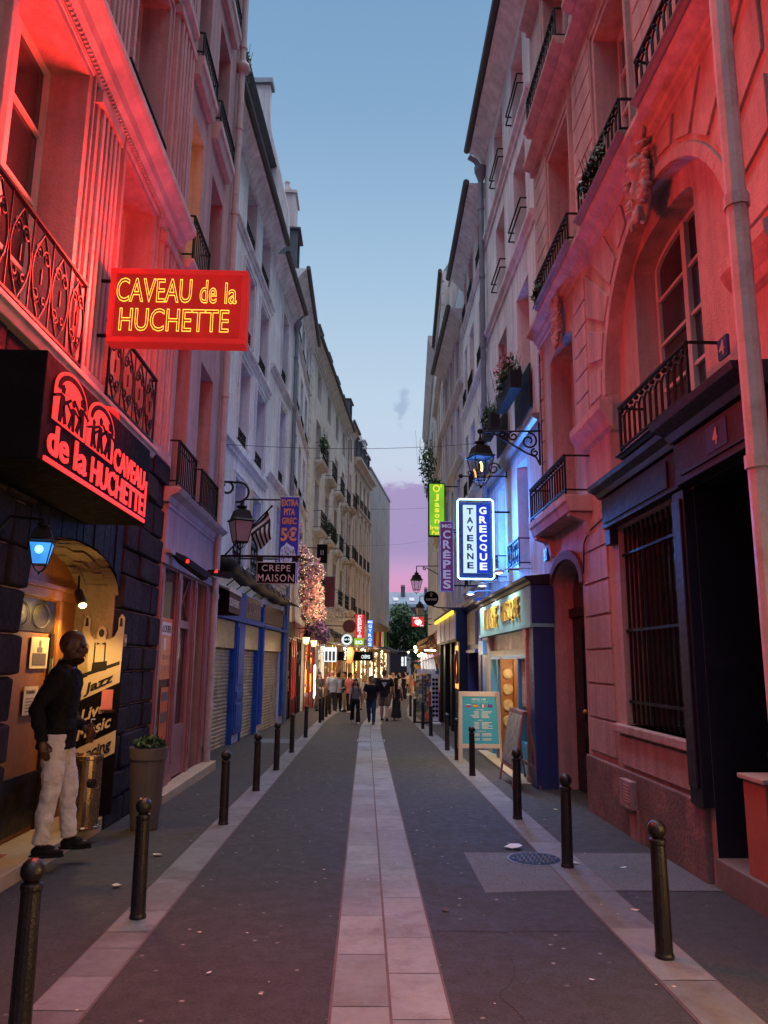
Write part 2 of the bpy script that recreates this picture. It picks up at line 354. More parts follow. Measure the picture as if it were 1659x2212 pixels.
tag(MB().quad(*[(x, y, gz(y) + 0.0045) for x, y in ((-2.5, 19.0), (-1.62, 19.0), (-1.62, 20.2), (-2.5, 20.2))]).build('patched_paving', M['patch']), kind='structure')

# ------------------------------------------------------------------ facade kit
def arc_pts(uc, r, zs, n=18, ry=None):
    ry = r if ry is None else ry
    return [(uc - r * math.cos(math.pi * i / n), zs + ry * math.sin(math.pi * i / n)) for i in range(n + 1)]

def wall_sheet(mb, u0, u1, z0, z1, holes, n=0.0, reveal=True):
    """holes: (ua,ub,za,zb,depth,rise): rise>0 gives an arched head of that rise inside the box"""
    us = sorted({u0, u1, *[h[0] for h in holes], *[h[1] for h in holes]}); zs = sorted({z0, z1, *[h[2] for h in holes], *[h[3] for h in holes]})
    us = [u for u in us if u0 - 1e-6 <= u <= u1 + 1e-6]; zs = [z for z in zs if z0 - 1e-6 <= z <= z1 + 1e-6]
    for a, b in zip(us, us[1:]):
        run = None
        for c, d in zip(zs, zs[1:]):
            um, zm = (a + b) / 2, (c + d) / 2
            ins = any(h[0] < um < h[1] and h[2] < zm < h[3] for h in holes)
            if ins:
                if run is not None: mb.quad((a, n, run), (b, n, run), (b, n, c), (a, n, c)); run = None
            elif run is None: run = c
        if run is not None: mb.quad((a, n, run), (b, n, run), (b, n, zs[-1]), (a, n, zs[-1]))
    for h in holes:
        a, b, c, d, dep, rise = (list(h) + [0, 0])[:6]; e = n - dep
        if rise:
            s = d - rise; P = arc_pts((a + b) / 2, (b - a) / 2, s, 16, rise)
            mid = len(P) // 2
            mb.quad(*([(a, n, d)] + [(u, n, z) for u, z in P[:mid + 1]])); mb.quad(*([(b, n, d)] + [(u, n, z) for u, z in P[:mid - 1:-1]]))
            if dep:
                for p, q in zip(P, P[1:]): mb.quad((p[0], n, p[1]), (q[0], n, q[1]), (q[0], e, q[1]), (p[0], e, p[1]))
        else:
            s = d
            if dep: mb.quad((a, n, d), (b, n, d), (b, e, d), (a, e, d))
        if dep:
            mb.quad((a, n, c), (b, n, c), (b, e, c), (a, e, c)); mb.quad((a, n, c), (a, n, s), (a, e, s), (a, e, c)); mb.quad((b, n, c), (b, n, s), (b, e, s), (b, e, c))

def spiral(fr, c, r, turns, a0, sgn=1, n=0.0, k=16):
    return [(c[0] + r * (1 - 0.85 * i / k) * math.cos(a0 + sgn * turns * 2 * math.pi * i / k), n, c[1] + r * (1 - 0.85 * i / k) * math.sin(a0 + sgn * turns * 2 * math.pi * i / k)) for i in range(k + 1)]

class Bld:
    def __init__(s, name, label, side, p0, p1, zt, wall, depth=9.0, cat='building', zb=None):
        s.fr = Frame(p0, p1, side); s.L = s.fr.L; s.zt = zt; s.wall = wall; s.depth = depth; s.holes = []
        s.zb = min(gz(p0[1]), gz(p1[1])) - 0.25 if zb is None else zb
        s.root = thing(name, label, cat, s.fr(s.L / 2, 0, s.zb))
    def mb(s): return MB(s.fr)
    def part(s, mb, name, mat, **k): return mb.build(name, M[mat] if isinstance(mat, str) else mat, s.root, **k)
    _wr = random.Random(17)
    def win(s, a, b, c, d, style='french', dep=0.26, frame='frame_white', pane='glass', surround=0.0, rise=0.0, sill=0.0, hole=True, n0=0.0, trim=None, label=None):
        if hole: s.holes.append((a, b, c, d, dep, rise))
        n = n0 - dep; f = MB(s.fr); t = 0.055
        if pane == 'glass' and Bld._wr.random() < 0.3: pane = 'glass_curtain'
        zt = d - rise
        f.box(a, a + t, n - 0.06, n + 0.012, c, zt); f.box(b - t, b, n - 0.06, n + 0.012, c, zt); f.box(a + t, b - t, n - 0.06, n + 0.012, c, c + t * 1.3)
        m = (a + b) / 2; tr = []
        if rise:
            P = arc_pts(m, (b - a) / 2, zt, 14, rise); Q = arc_pts(m, (b - a) / 2 - t, zt, 14, rise - t)
            for i in range(14): f.plate([P[i], P[i + 1], Q[i + 1], Q[i]], n - 0.06, n + 0.012)
        else: f.box(a + t, b - t, n - 0.06, n + 0.012, d - t, d)
        if style == 'french':
            f.box(m - 0.05, m + 0.05, n - 0.05, n + 0.025, c + t, d - t)
            h = d - c; tr = [c + h * q for q in (0.3, 0.53, 0.76)] if h > 1.7 else [c + h * 0.5]
        elif style == 'cross':
            f.box(m - 0.03, m + 0.03, n - 0.05, n + 0.015, c + t, d - t); tr = [c + (d - c) * 0.66]
        for z in tr: f.box(a + t, m - 0.05, n - 0.045, n + 0.006, z - 0.02, z + 0.02); f.box(m + 0.05, b - t, n - 0.045, n + 0.006, z - 0.02, z + 0.02)
        w = s.part(f, 'window', frame, bevel=0)
        if label: w['label'] = label
        p = MB(s.fr)
        if rise: p.quad(*[(u, n - 0.03, z) for u, z in [(b - 0.01, c), (a + 0.01, c)] + arc_pts(m, (b - a) / 2 - 0.01, zt, 14, rise - 0.01)])
        else: p.quad((a + 0.01, n - 0.03, c), (b - 0.01, n - 0.03, c), (b - 0.01, n - 0.03, d - 0.01), (a + 0.01, n - 0.03, d - 0.01))
        p.build('pane', M[pane] if isinstance(pane, str) else pane, w)
        if surround:
            q = MB(s.fr); g = surround
            for (x0, x1, y0, y1) in ((a - g, a, c, d + g), (b, b + g, c, d + g), (a, b, d, d + g)): q.box(x0, x1, n0 - 0.005, n0 + 0.035, y0, y1)
            for (x0, x1, y0, y1) in ((a - g - 0.04, a - g, c, d + g + 0.04), (b + g, b + g + 0.04, c, d + g + 0.04), (a - g, b + g, d + g, d + g + 0.04)): q.box(x0, x1, n0 - 0.005, n0 + 0.06, y0, y1)
            q.build('surround', M[trim or s.wall], w, bevel=0.006)
        if sill:
            q = MB(s.fr); q.box(a - 0.08, b + 0.08, n0 - 0.004, n0 + sill, c - 0.09, c - 0.002); q.build('sill', M[trim or s.wall], w, bevel=0.008)
        return w
    def rail(s, a, b, z0, z1, n=0.06, style='bars', ret=True, step=0.11, name='balcony_railing', r=0.011):
        q = MB(s.fr); w = 0.02
        e = 0.004
        if style != 'two':
            q.box(a, b, n - w, n + w, z1 - 0.025, z1); q.box(a, b, n - 0.012, n + 0.012, z0 + 0.05, z0 + 0.075)
            if ret and n > 0.09:
                for u in (a, b): q.box(u - 0.012, u + 0.012, -0.03, n - w - 0.001, z1 - 0.024, z1 - 0.003); q.box(u - 0.01, u + 0.01, -0.03, n - 0.013, z0 + 0.052, z0 + 0.073)
            for u in (a + 0.012, b - 0.012): q.box(u - 0.012, u + 0.012, n - 0.0121, n + 0.0121, z0, z1 - 0.026)
        if style == 'bars':
            k = max(2, int((b - a) / step))
            for i in range(1, k): u = a + (b - a) * i / k; q.tube([(u, n, z0 + 0.075), (u, n, z1 - 0.026)], r, 5)
            zz = z1 - 0.13
            q.box(a + 0.025, b - 0.025, n - 0.008, n + 0.008, zz, zz + 0.015)
        elif style == 'arches':
            k = max(2, int((b - a) / (step * 1.25))); g = (b - a) / k; zz = z1 - 0.1 - g / 2
            for i in range(k):
                u = a + g * (i + 0.5); hw = g * 0.42
                P = [(u - hw, n, z0 + 0.075), (u - hw, n, zz)] + [(u - hw * math.cos(math.pi * j / 6), n, zz + hw * math.sin(math.pi * j / 6)) for j in range(1, 6)] + [(u + hw, n, zz), (u + hw, n, z0 + 0.075)]
                q.tube(P, r, 5); q.ball((u, n, z1 - 0.065), 0.028, 6, 4)
        elif style == 'scroll':
            k = max(1, round((b - a) / 0.42)); g = (b - a) / k; h = z1 - z0 - 0.1
            for i in range(k + 1):
                u = a + g * i
                if 0 < i < k: q.tube([(u, n, z0 + 0.075), (u, n, z1 - 0.026)], r * 0.8, 5)
            for i in range(k):
                u = a + g * (i + 0.5); zc = z0 + 0.06 + h / 2
                for sg in (1, -1):
                    q.tube(spiral(s.fr, (u + sg * g * 0.19, zc + h * 0.24), g * 0.19, 1.5, math.pi if sg > 0 else 0, -sg, n, 20), r * 0.9, 5)
                    q.tube(spiral(s.fr, (u + sg * g * 0.19, zc - h * 0.24), g * 0.19, 1.5, math.pi if sg > 0 else 0, sg, n, 20), r * 0.9, 5)
                    q.tube([(u + sg * g * (0.02 + 0.42 * math.sin(math.pi * j / 10)), n, zc - h * 0.47 + h * 0.94 * j / 10) for j in range(11)], r, 5)
                q.tube([(u, n, zc - 0.07), (u, n, zc + 0.07)], r, 5)
        elif style == 'two':
            for z in (z1, (z0 + z1) / 2 + 0.05): q.tube([(a, -0.05, z), (a, n, z), (b, n, z), (b, -0.05, z)], 0.018, 6)
        return s.part(q, name, 'iron')
    def slab(s, a, b, z, n=0.35, t=0.12, mat=None, name='balcony_slab', corbels=True):
        q = MB(s.fr); q.prism([(-0.004, z - t), (n - 0.06, z - t), (n - 0.03, z - t * 0.5), (n, z - t * 0.4), (n, z), (-0.004, z)], a, b)
        if corbels:
            for u in (a + 0.12, b - 0.12): q.prism([(-0.004, z - t - 0.34), (0.05, z - t - 0.3), (0.09, z - t - 0.12), (n * 0.8, z - t - 0.05), (n * 0.8, z - t - 0.0015), (-0.004, z - t - 0.0015)], u - 0.07, u + 0.07)
        return s.part(q, name, mat or s.wall, bevel=0.008)
    def course(s, z, h=0.2, pr=0.08, a=0.0, b=None, mat=None, cap=True, name='string_course'):
        b = s.L if b is None else b; q = MB(s.fr)
        q.prism([(-0.004, z), (pr * 0.35, z), (pr * 0.4, z + h * 0.45), (pr * 0.85, z + h * 0.6), (pr, z + h * 0.7), (pr, z + h * 0.94), (-0.004, z + h)], a, b)
        return s.part(q, name, mat or s.wall, bevel=0.0)
    def gutter(s, z, n=0.36, a=0.0, b=None, soffit=True, r=0.085):
        b = s.L if b is None else b
        if soffit: q = MB(s.fr); q.prism([(-0.004, z - 0.42), (0.05, z - 0.40), (n * 0.45, z - 0.2), (n * 0.7, z - 0.1), (n - 0.02, z - 0.06), (n - 0.02, z), (-0.004, z)], a, b); s.part(q, 'eaves_cornice', s.wall)
        q = MB(s.fr); q.tube([(a, n + 0.05, z + 0.03), (b, n + 0.05, z + 0.03)], r, 8); return s.part(q, 'gutter', 'gutter')
    def pipe(s, u, z0, z1, n=0.1, r=0.055, mat='pipe', head=False):
        q = MB(s.fr); q.tube([(u, n, z0), (u, n, z1)], r, 10)
        z = z0 + 1.2
        while z < z1: q.tube([(u, n, z), (u, n, z + 0.09)], r * 1.22, 10); z += 1.9
        if head: q.lathe([(r, 0), (r * 1.3, 0.1), (r * 2.3, 0.3), (r * 2.4, 0.42), (r * 1.4, 0.45)], (u, n, z1)); q.tube([(u, n, z1 + 0.4), (u, n + 0.14, z1 + 0.62), (u, n + 0.3, z1 + 0.72)], r, 8)
        return s.part(q, 'drainpipe', mat, smooth=False)
    def roof(s, h1=2.6, h2=0.9, mat='zinc', a=0.0, b=None, inset=1.3, z=None):
        b = s.L if b is None else b; z = s.zt if z is None else z; q = MB(s.fr)
        q.prism([(0.02, z + 0.002), (-inset, z + h1), (-s.depth / 2, z + h1 + h2), (-s.depth, z + 0.002)], a, b); return s.part(q, 'roof', mat)
    def dormer(s, u, z, w=1.0, h=1.5, n=-0.1, back=1.8, roofpart=None, arched=False):
        q = MB(s.fr); q.box(u - w / 2, u - w / 2 + 0.12, n - back, n, z, z + h); q.box(u + w / 2 - 0.12, u + w / 2, n - back, n, z, z + h)
        q.box(u - w / 2 + 0.12, u + w / 2 - 0.12, n - back, n, z + h - 0.12, z + h - 0.001); q.box(u - w / 2 + 0.12, u + w / 2 - 0.12, n - back, n, z, z + 0.12)
        q.prism([(n + 0.12, z + h), (n + 0.12, z + h + 0.06), (n - back, z + h + 0.14), (n - back, z + h)], u - w / 2 - 0.1, u + w / 2 + 0.1)
        d = s.part(q, 'dormer', 'slate'); p = MB(s.fr); p.quad((u - w / 2 + 0.12, n - 0.1, z + 0.12), (u + w / 2 - 0.12, n - 0.1, z + 0.12), (u + w / 2 - 0.12, n - 0.1, z + h - 0.12), (u - w / 2 + 0.12, n - 0.1, z + h - 0.12))
        p.build('pane', M['glass'], d); return d
    def chimney(s, u0, u1, z0, z1, n=-1.5, t=0.6, mat='plaster_pale', pots=3):
        q = MB(s.fr); q.box(u0, u1, n - t, n, z0, z1 - 0.12); q.box(u0 - 0.07, u1 + 0.07, n - t - 0.07, n + 0.07, z1 - 0.118, z1)
        for i in range(pots): q.lathe([(0.1, 0), (0.08, 0.4), (0.11, 0.42), (0.11, 0.47)], (u0 + (u1 - u0) * (i + 0.5) / pots, n - t / 2, z1 - 0.002), 8)
        return s.part(q, 'chimney', mat)
    def finish(s, z0=None, extra=None, mat=None):
        q = MB(s.fr); z0 = s.zb if z0 is None else z0
        wall_sheet(q, 0, s.L, z0, s.zt, s.holes)
        d = s.depth
        q.quad((0, 0, z0), (0, -d, z0), (0, -d, s.zt), (0, 0, s.zt)); q.quad((s.L, 0, z0), (s.L, -d, z0), (s.L, -d, s.zt), (s.L, 0, s.zt)); q.quad((0, -d, z0), (s.L, -d, z0), (s.L, -d, s.zt), (0, -d, s.zt)); q.quad((0, 0, s.zt), (s.L, 0, s.zt), (s.L, -d, s.zt), (0, -d, s.zt))
        return s.part(q, 'wall', mat or s.wall, merge=True)

def seams():
    rnd = random.Random(6); q = MB()
    def crack(pts, w, dz):
        for a, b in zip(pts, pts[1:]):
            d = (Vector(b) - Vector(a)).normalized(); n = Vector((-d.y, d.x)) * w; P = [Vector(a) + n, Vector(b) + n, Vector(b) - n, Vector(a) - n]; q.add([Vector((p.x, p.y, gz(p.y) + dz)) for p in P], [(0, 1, 2, 3)], raw=True)
    for y in (5.6, 8.9, 13.2, 17.0): crack([(0.48 + 0.13 * i, y + rnd.uniform(-0.012, 0.012)) for i in range(10)], 0.004, 0.0062)
    for y in (9.4, 14.4): crack([(-1.35 + 0.12 * i, y + rnd.uniform(-0.015, 0.015)) for i in range(11)], 0.004, 0.0062)
    for x0, y0, n in ((0.8, 3.9, 12), (-0.8, 6.4, 9), (1.3, 10.5, 10), (-0.5, 11.5, 8)):
        x, y = x0, y0; P = [(x, y)]
        for _ in range(n): x += rnd.uniform(-0.05, 0.06); y += rnd.uniform(0.05, 0.16); P.append((x, y))
        crack(P, 0.0022, 0.0061)
    tag(q.build('road_cracks', M['joint_dark']), kind='structure')
M['joint_dark'] = surf('dark tar seam', (0.022, 0.019, 0.018), 0.8, 0.2, 5, 0.0)
seams()

# ------------------------------------------------------------------ left side of the street
M['rose_paint'] = surf('old rose painted timber', (0.30, 0.13, 0.14), 0.5, 0.2, 3, 0.2, 40, stain=(0.14, 0.06, 0.06), stain_amt=0.4, stain_scale=2.5)
M['rose_panel'] = surf('faded rose fascia paint', (0.42, 0.32, 0.35), 0.6, 0.15, 2, 0.2, 40, streak=0.25)
M['blue_paint'] = surf('gloss blue painted timber', (0.028, 0.10, 0.34), 0.6, 0.3, 3, 0.1, 40, spec=0.15, stain=(0.02, 0.05, 0.15), stain_amt=0.4, stain_scale=2.5)
M['shutter'] = surf('weathered roller shutter', (0.50, 0.41, 0.30), 0.5, 0.3, 2.2, 0.15, 40, stain=(0.12, 0.10, 0.08), stain_amt=0.6, stain_scale=3, metal=0.3)
M['brown_board'] = surf('brown fascia board', (0.10, 0.055, 0.045), 0.5, 0.3, 3, 0.1)
M['tan_letter'] = surf('tan lettering', (0.45, 0.28, 0.20), 0.5, 0.15, 3, 0.0)
M['black_canvas'] = surf('black canvas', (0.014, 0.014, 0.018), 0.6, 0.3, 3, 0.3, 20, spec=0.2)
M['plum_canvas'] = surf('plum canvas', (0.06, 0.02, 0.03), 0.7, 0.2, 3, 0.2)
M['white_letter'] = surf('white lettering', (0.70, 0.68, 0.68), 0.5, 0.05, 3, 0.0)
M['warm_stone'] = surf('ochre vault stone', (0.42, 0.33, 0.20), 0.85, 0.3, 2.5, 0.9, 12)
M['orange_wood'] = surf('varnished orange timber', (0.30, 0.115, 0.03), 0.5, 0.25, 2, 0.15, 12)
M['dark_door'] = surf('dark painted door', (0.016, 0.012, 0.012), 0.4, 0.3, 3, 0.15, 30, stain=(0.07, 0.06, 0.055), stain_amt=0.25, stain_scale=5, spec=0.25)
M['slab_cream'] = surf('cream stone doorstep', (0.46, 0.37, 0.25), 0.5, 0.15, 2, 0.2, 60)
M['tile_red'] = surf('red floor tile', (0.34, 0.10, 0.05), 0.45, 0.2, 2, 0.2, 40)
M['paper'] = surf('cream paper', (0.62, 0.52, 0.38), 0.7, 0.08, 4, 0.0)
M['china'] = surf('decorated plate', (0.55, 0.42, 0.22), 0.3, 0.4, 12, 0.0)
M['ink'] = surf('black ink', (0.015, 0.013, 0.013), 0.5, 0.1, 4, 0.0)
M['grey_ink'] = surf('grey print', (0.12, 0.10, 0.09), 0.6, 0.2, 6, 0.0)
M['shop_white'] = emit('bright white shop interior', (1.0, 0.80, 0.50), 2.6, var=0.8, scale=3)
M['shop_warm'] = emit('warm shop interior', (1.0, 0.52, 0.14), 3.2, var=0.8, scale=3)
M['shop_amber'] = emit('amber shop interior', (1.0, 0.40, 0.07), 1.9, var=0.8, scale=2.5)
M['tube_white'] = emit('white light tube', (1.0, 0.95, 0.88), 14)
M['bulb_warm'] = emit('warm bulb', (1.0, 0.62, 0.22), 30)
M['red_panel'] = surf('red painted board', (0.30, 0.015, 0.02), 0.45, 0.15, 3, 0.05)
M['maroon'] = surf('maroon painted timber', (0.10, 0.012, 0.015), 0.45, 0.2, 3, 0.05)
M['awning_beige'] = surf('dusty beige awning', (0.38, 0.33, 0.27), 0.8, 0.2, 2, 0.2)
M['wood_brown'] = surf('brown timber', (0.14, 0.07, 0.035), 0.5, 0.25, 3, 0.2, 20)

def build_l1():
    b = Bld('townhouse', 'red lit townhouse with dark rubble stone base, fluted pilasters and scrolled balconies', 'L', (-2.85, -4), (-2.85, 10.5), 17.0, 'plaster_rose')
    U = lambda y: y + 4
    for z0, z1, hd in ((4.3, 7.42, 0), (8.0, 10.6, 0), (11.4, 13.6, 0), (14.2, 16.2, 0)):
        for a, c in ((1.6, 3.0), (5.3, 6.75), (7.98, 9.22)):
            b.win(U(a), U(c), z0, z1, 'french', dep=0.36, frame='frame_white', surround=0.1)
    for a, c in ((1.3, 3.3), (4.95, 6.92), (7.66, 9.45)): b.rail(U(a), U(c), 4.36, 5.25, 0.13, 'scroll')
    for a, c in ((5.0, 6.9), (7.72, 9.3)): b.rail(U(a), U(c), 7.98, 8.5, 0.07, 'scroll'); 
    for a, c in ((5.0, 6.9), (7.72, 9.3)): b.rail(U(a), U(c), 11.4, 12.0, 0.07, 'scroll')
    b.slab(0.0, U(9.5), 4.34, 0.2, 0.12, 'trim', corbels=False)
    q = b.mb(); q.prism([(-0.004, 7.48), (0.05, 7.5), (0.05, 7.62), (0.12, 7.68), (0.14, 7.78), (0.24, 7.84), (0.27, 7.88), (0.27, 7.97), (-0.004, 7.99)], 0, U(10.45)); b.part(q, 'string_course', 'trim')
    q = b.mb()
    q.box(0, U(10.4), 0.0, 0.055, 7.55, 7.615)
    for i in range(260): q.box(0.02 + i * 0.055, 0.045 + i * 0.055, 0.05, 0.085, 7.565, 7.605)
    b.part(q, 'dentil_band', 'trim')
    b.course(11.05, 0.3, 0.14, 0, U(10.45), 'trim'); b.course(13.9, 0.3, 0.14, 0, U(10.45), 'trim')
    for a, c in ((3.6, 4.5), (6.95, 7.6), (9.55, 10.42)):
        for z0, z1 in ((4.35, 7.46), (8.0, 11.04), (11.36, 13.88)):
            q = b.mb(); q.box(U(a), U(c), -0.004, 0.07, z0, z1); w = c - a
            for i in range(5): u = U(a) + w * (0.12 + 0.19 * i); q.box(u, u + w * 0.1, 0.0695, 0.105, z0 + 0.16, z1 - 0.22)
            q.box(U(a) - 0.03, U(c) + 0.03, -0.004, 0.12, z1 - 0.2, z1 - 0.06); q.box(U(a) - 0.03, U(c) + 0.03, -0.004, 0.12, z0, z0 + 0.14)
            b.part(q, 'pilaster', b.wall, bevel=0.006)
    # entrance alcove
    a0, a1 = U(6.38), U(8.86)
    b.holes.append((a0, a1, b.zb, 2.86, 0.45, 0.42))
    q = b.mb(); P = arc_pts((a0 + a1) / 2, (a1 - a0) / 2 - 0.006, 2.44, 20, 0.41)
    rnd = random.Random(4)
    for j in range(4):
        n0, n1 = 0.04 - 0.12 * j, 0.04 - 0.12 * (j + 1) + 0.004
        for p, r in zip(P, P[1:]):
            d = rnd.uniform(0, 0.03); q.quad((p[0], n0, p[1] - d), (r[0], n0, r[1] - d), (r[0], n1, r[1] - d), (p[0], n1, p[1] - d))
    for u in (a0 + 0.006, a1 - 0.006): q.quad((u, 0.0, -0.1), (u, -0.44, -0.1), (u, -0.44, 2.45), (u, 0.0, 2.45))
    b.part(q, 'vault', 'warm_stone')
    q = b.mb(); q.quad((a0, -0.43, -0.1), (a1, -0.43, -0.1), (a1, -0.43, 2.85), (a0, -0.43, 2.85)); 
    q.box(a0, a1, -0.43, -0.38, 2.32, 2.42); q.box(a0, a1, -0.43, -0.35, 2.42, 2.47); q.box(U(8.28), U(8.36), -0.43, -0.38, 0.05, 2.318)
    w = b.part(q, 'alcove_panelling', 'orange_wood', bevel=0.004)
    q = b.mb(); q.box(U(6.9), U(8.26), -0.428, -0.415, 1.98, 2.3); q.box(U(8.17), U(8.26), -0.428, -0.40, 0.05, 1.978); q.box(U(6.05), U(8.2), -0.428, -0.41, 0.1, 0.62); d = q.build('door', M['dark_door'], b.root)
    q = b.mb()
    for uc in (U(7.4), U(7.88)): q.tube([(uc + 0.2 * math.cos(t * 0.3142), -0.405, 2.14 + 0.12 * math.sin(t * 0.3142)) for t in range(20)], 0.0045, 5, closed=True)
    q.build('ring_ornament', M['grey_ink'], d)
    q = b.mb(); q.box(U(8.175), U(8.2), -0.397, -0.37, 1.45, 1.72); q.build('handle', M['zinc'], d)
    q = b.mb(); q.box(a0 + 0.01, a1 - 0.01, -0.43, 0.055, b.zb, 0.055)
    b.part(q, 'doorstep', 'slab_cream', bevel=0.012)
    q = b.mb(); q.box(a0 + 0.02, U(7.15), -0.43, -0.2, 0.04, 0.06); b.part(q, 'floor_tiles', 'tile_red')
    # rubble stone cladding and black planks
    for ya_, yb_ in ((1.0, 6.36), (8.88, 10.62)):
        q = b.mb(); z = -0.12; rnd = random.Random(int(ya_ * 11))
        while z < 4.1:
            h = rnd.uniform(0.28, 0.42); y = ya_
            while y < yb_ - 0.02:
                l = min(rnd.uniform(0.35, 0.75), yb_ - y)
                if yb_ - y - l < 0.2: l = yb_ - y
                n = rnd.uniform(0.045, 0.09); g = 0.004
                u0, u1, z0, z1 = U(y) + g, U(y + l) - g, z + g, z + h - g
                if y + l >= yb_ - 0.01: u1 = U(yb_) - rnd.uniform(0, 0.06) + (min(0.12, z * 0.05) if ya_ < 5 else 0)
                k = 0.022
                q.add([(u0, -0.004, z0), (u1, -0.004, z0), (u1, -0.004, z1), (u0, -0.004, z1), (u0 + k * rnd.random(), n, z0 + k), (u1 - k, n * rnd.uniform(0.8, 1.1), z0 + k * rnd.random()), (u1 - k * rnd.random(), n, z1 - k), (u0 + k, n * rnd.uniform(0.8, 1.1), z1 - k * rnd.random())],
                      [(4, 5, 6, 7), (0, 1, 5, 4), (1, 2, 6, 5), (2, 3, 7, 6), (3, 0, 4, 7)])
                y += l
            z += h
        b.part(q, 'stone_cladding', 'dark_stone', bevel=0.015)
    q = b.mb(); y = 6.38; rnd = random.Random(5)
    def arch_z(u):
        t = (u - (a0 + a1) / 2) / ((a1 - a0) / 2); return 2.44 + 0.42 * math.sqrt(max(0, 1 - t * t))
    while y < 8.87:
        l = rnd.uniform(0.13, 0.2); u0, u1 = U(y), U(min(y + l, 8.87)) - 0.012; n = rnd.uniform(0.04, 0.06)
        q.add([(u0, -0.004, arch_z(u0)), (u1, -0.004, arch_z(u1)), (u1, -0.004, 4.15), (u0, -0.004, 4.15), (u0, n, arch_z(u0)), (u1, n, arch_z(u1)), (u1, n, 4.15), (u0, n, 4.15)], [(4, 5, 6, 7), (0, 1, 5, 4), (1, 2, 6, 5), (2, 3, 7, 6), (3, 0, 4, 7)]); y += l
    b.part(q, 'plank_fascia', 'dark_wood')
    b.course(16.5, 0.5, 0.4, 0, U(10.5), 'trim', name='eaves_cornice')
    b.finish(); b.roof(2.5, 0.8, 'zinc')
    return b
L1 = build_l1()

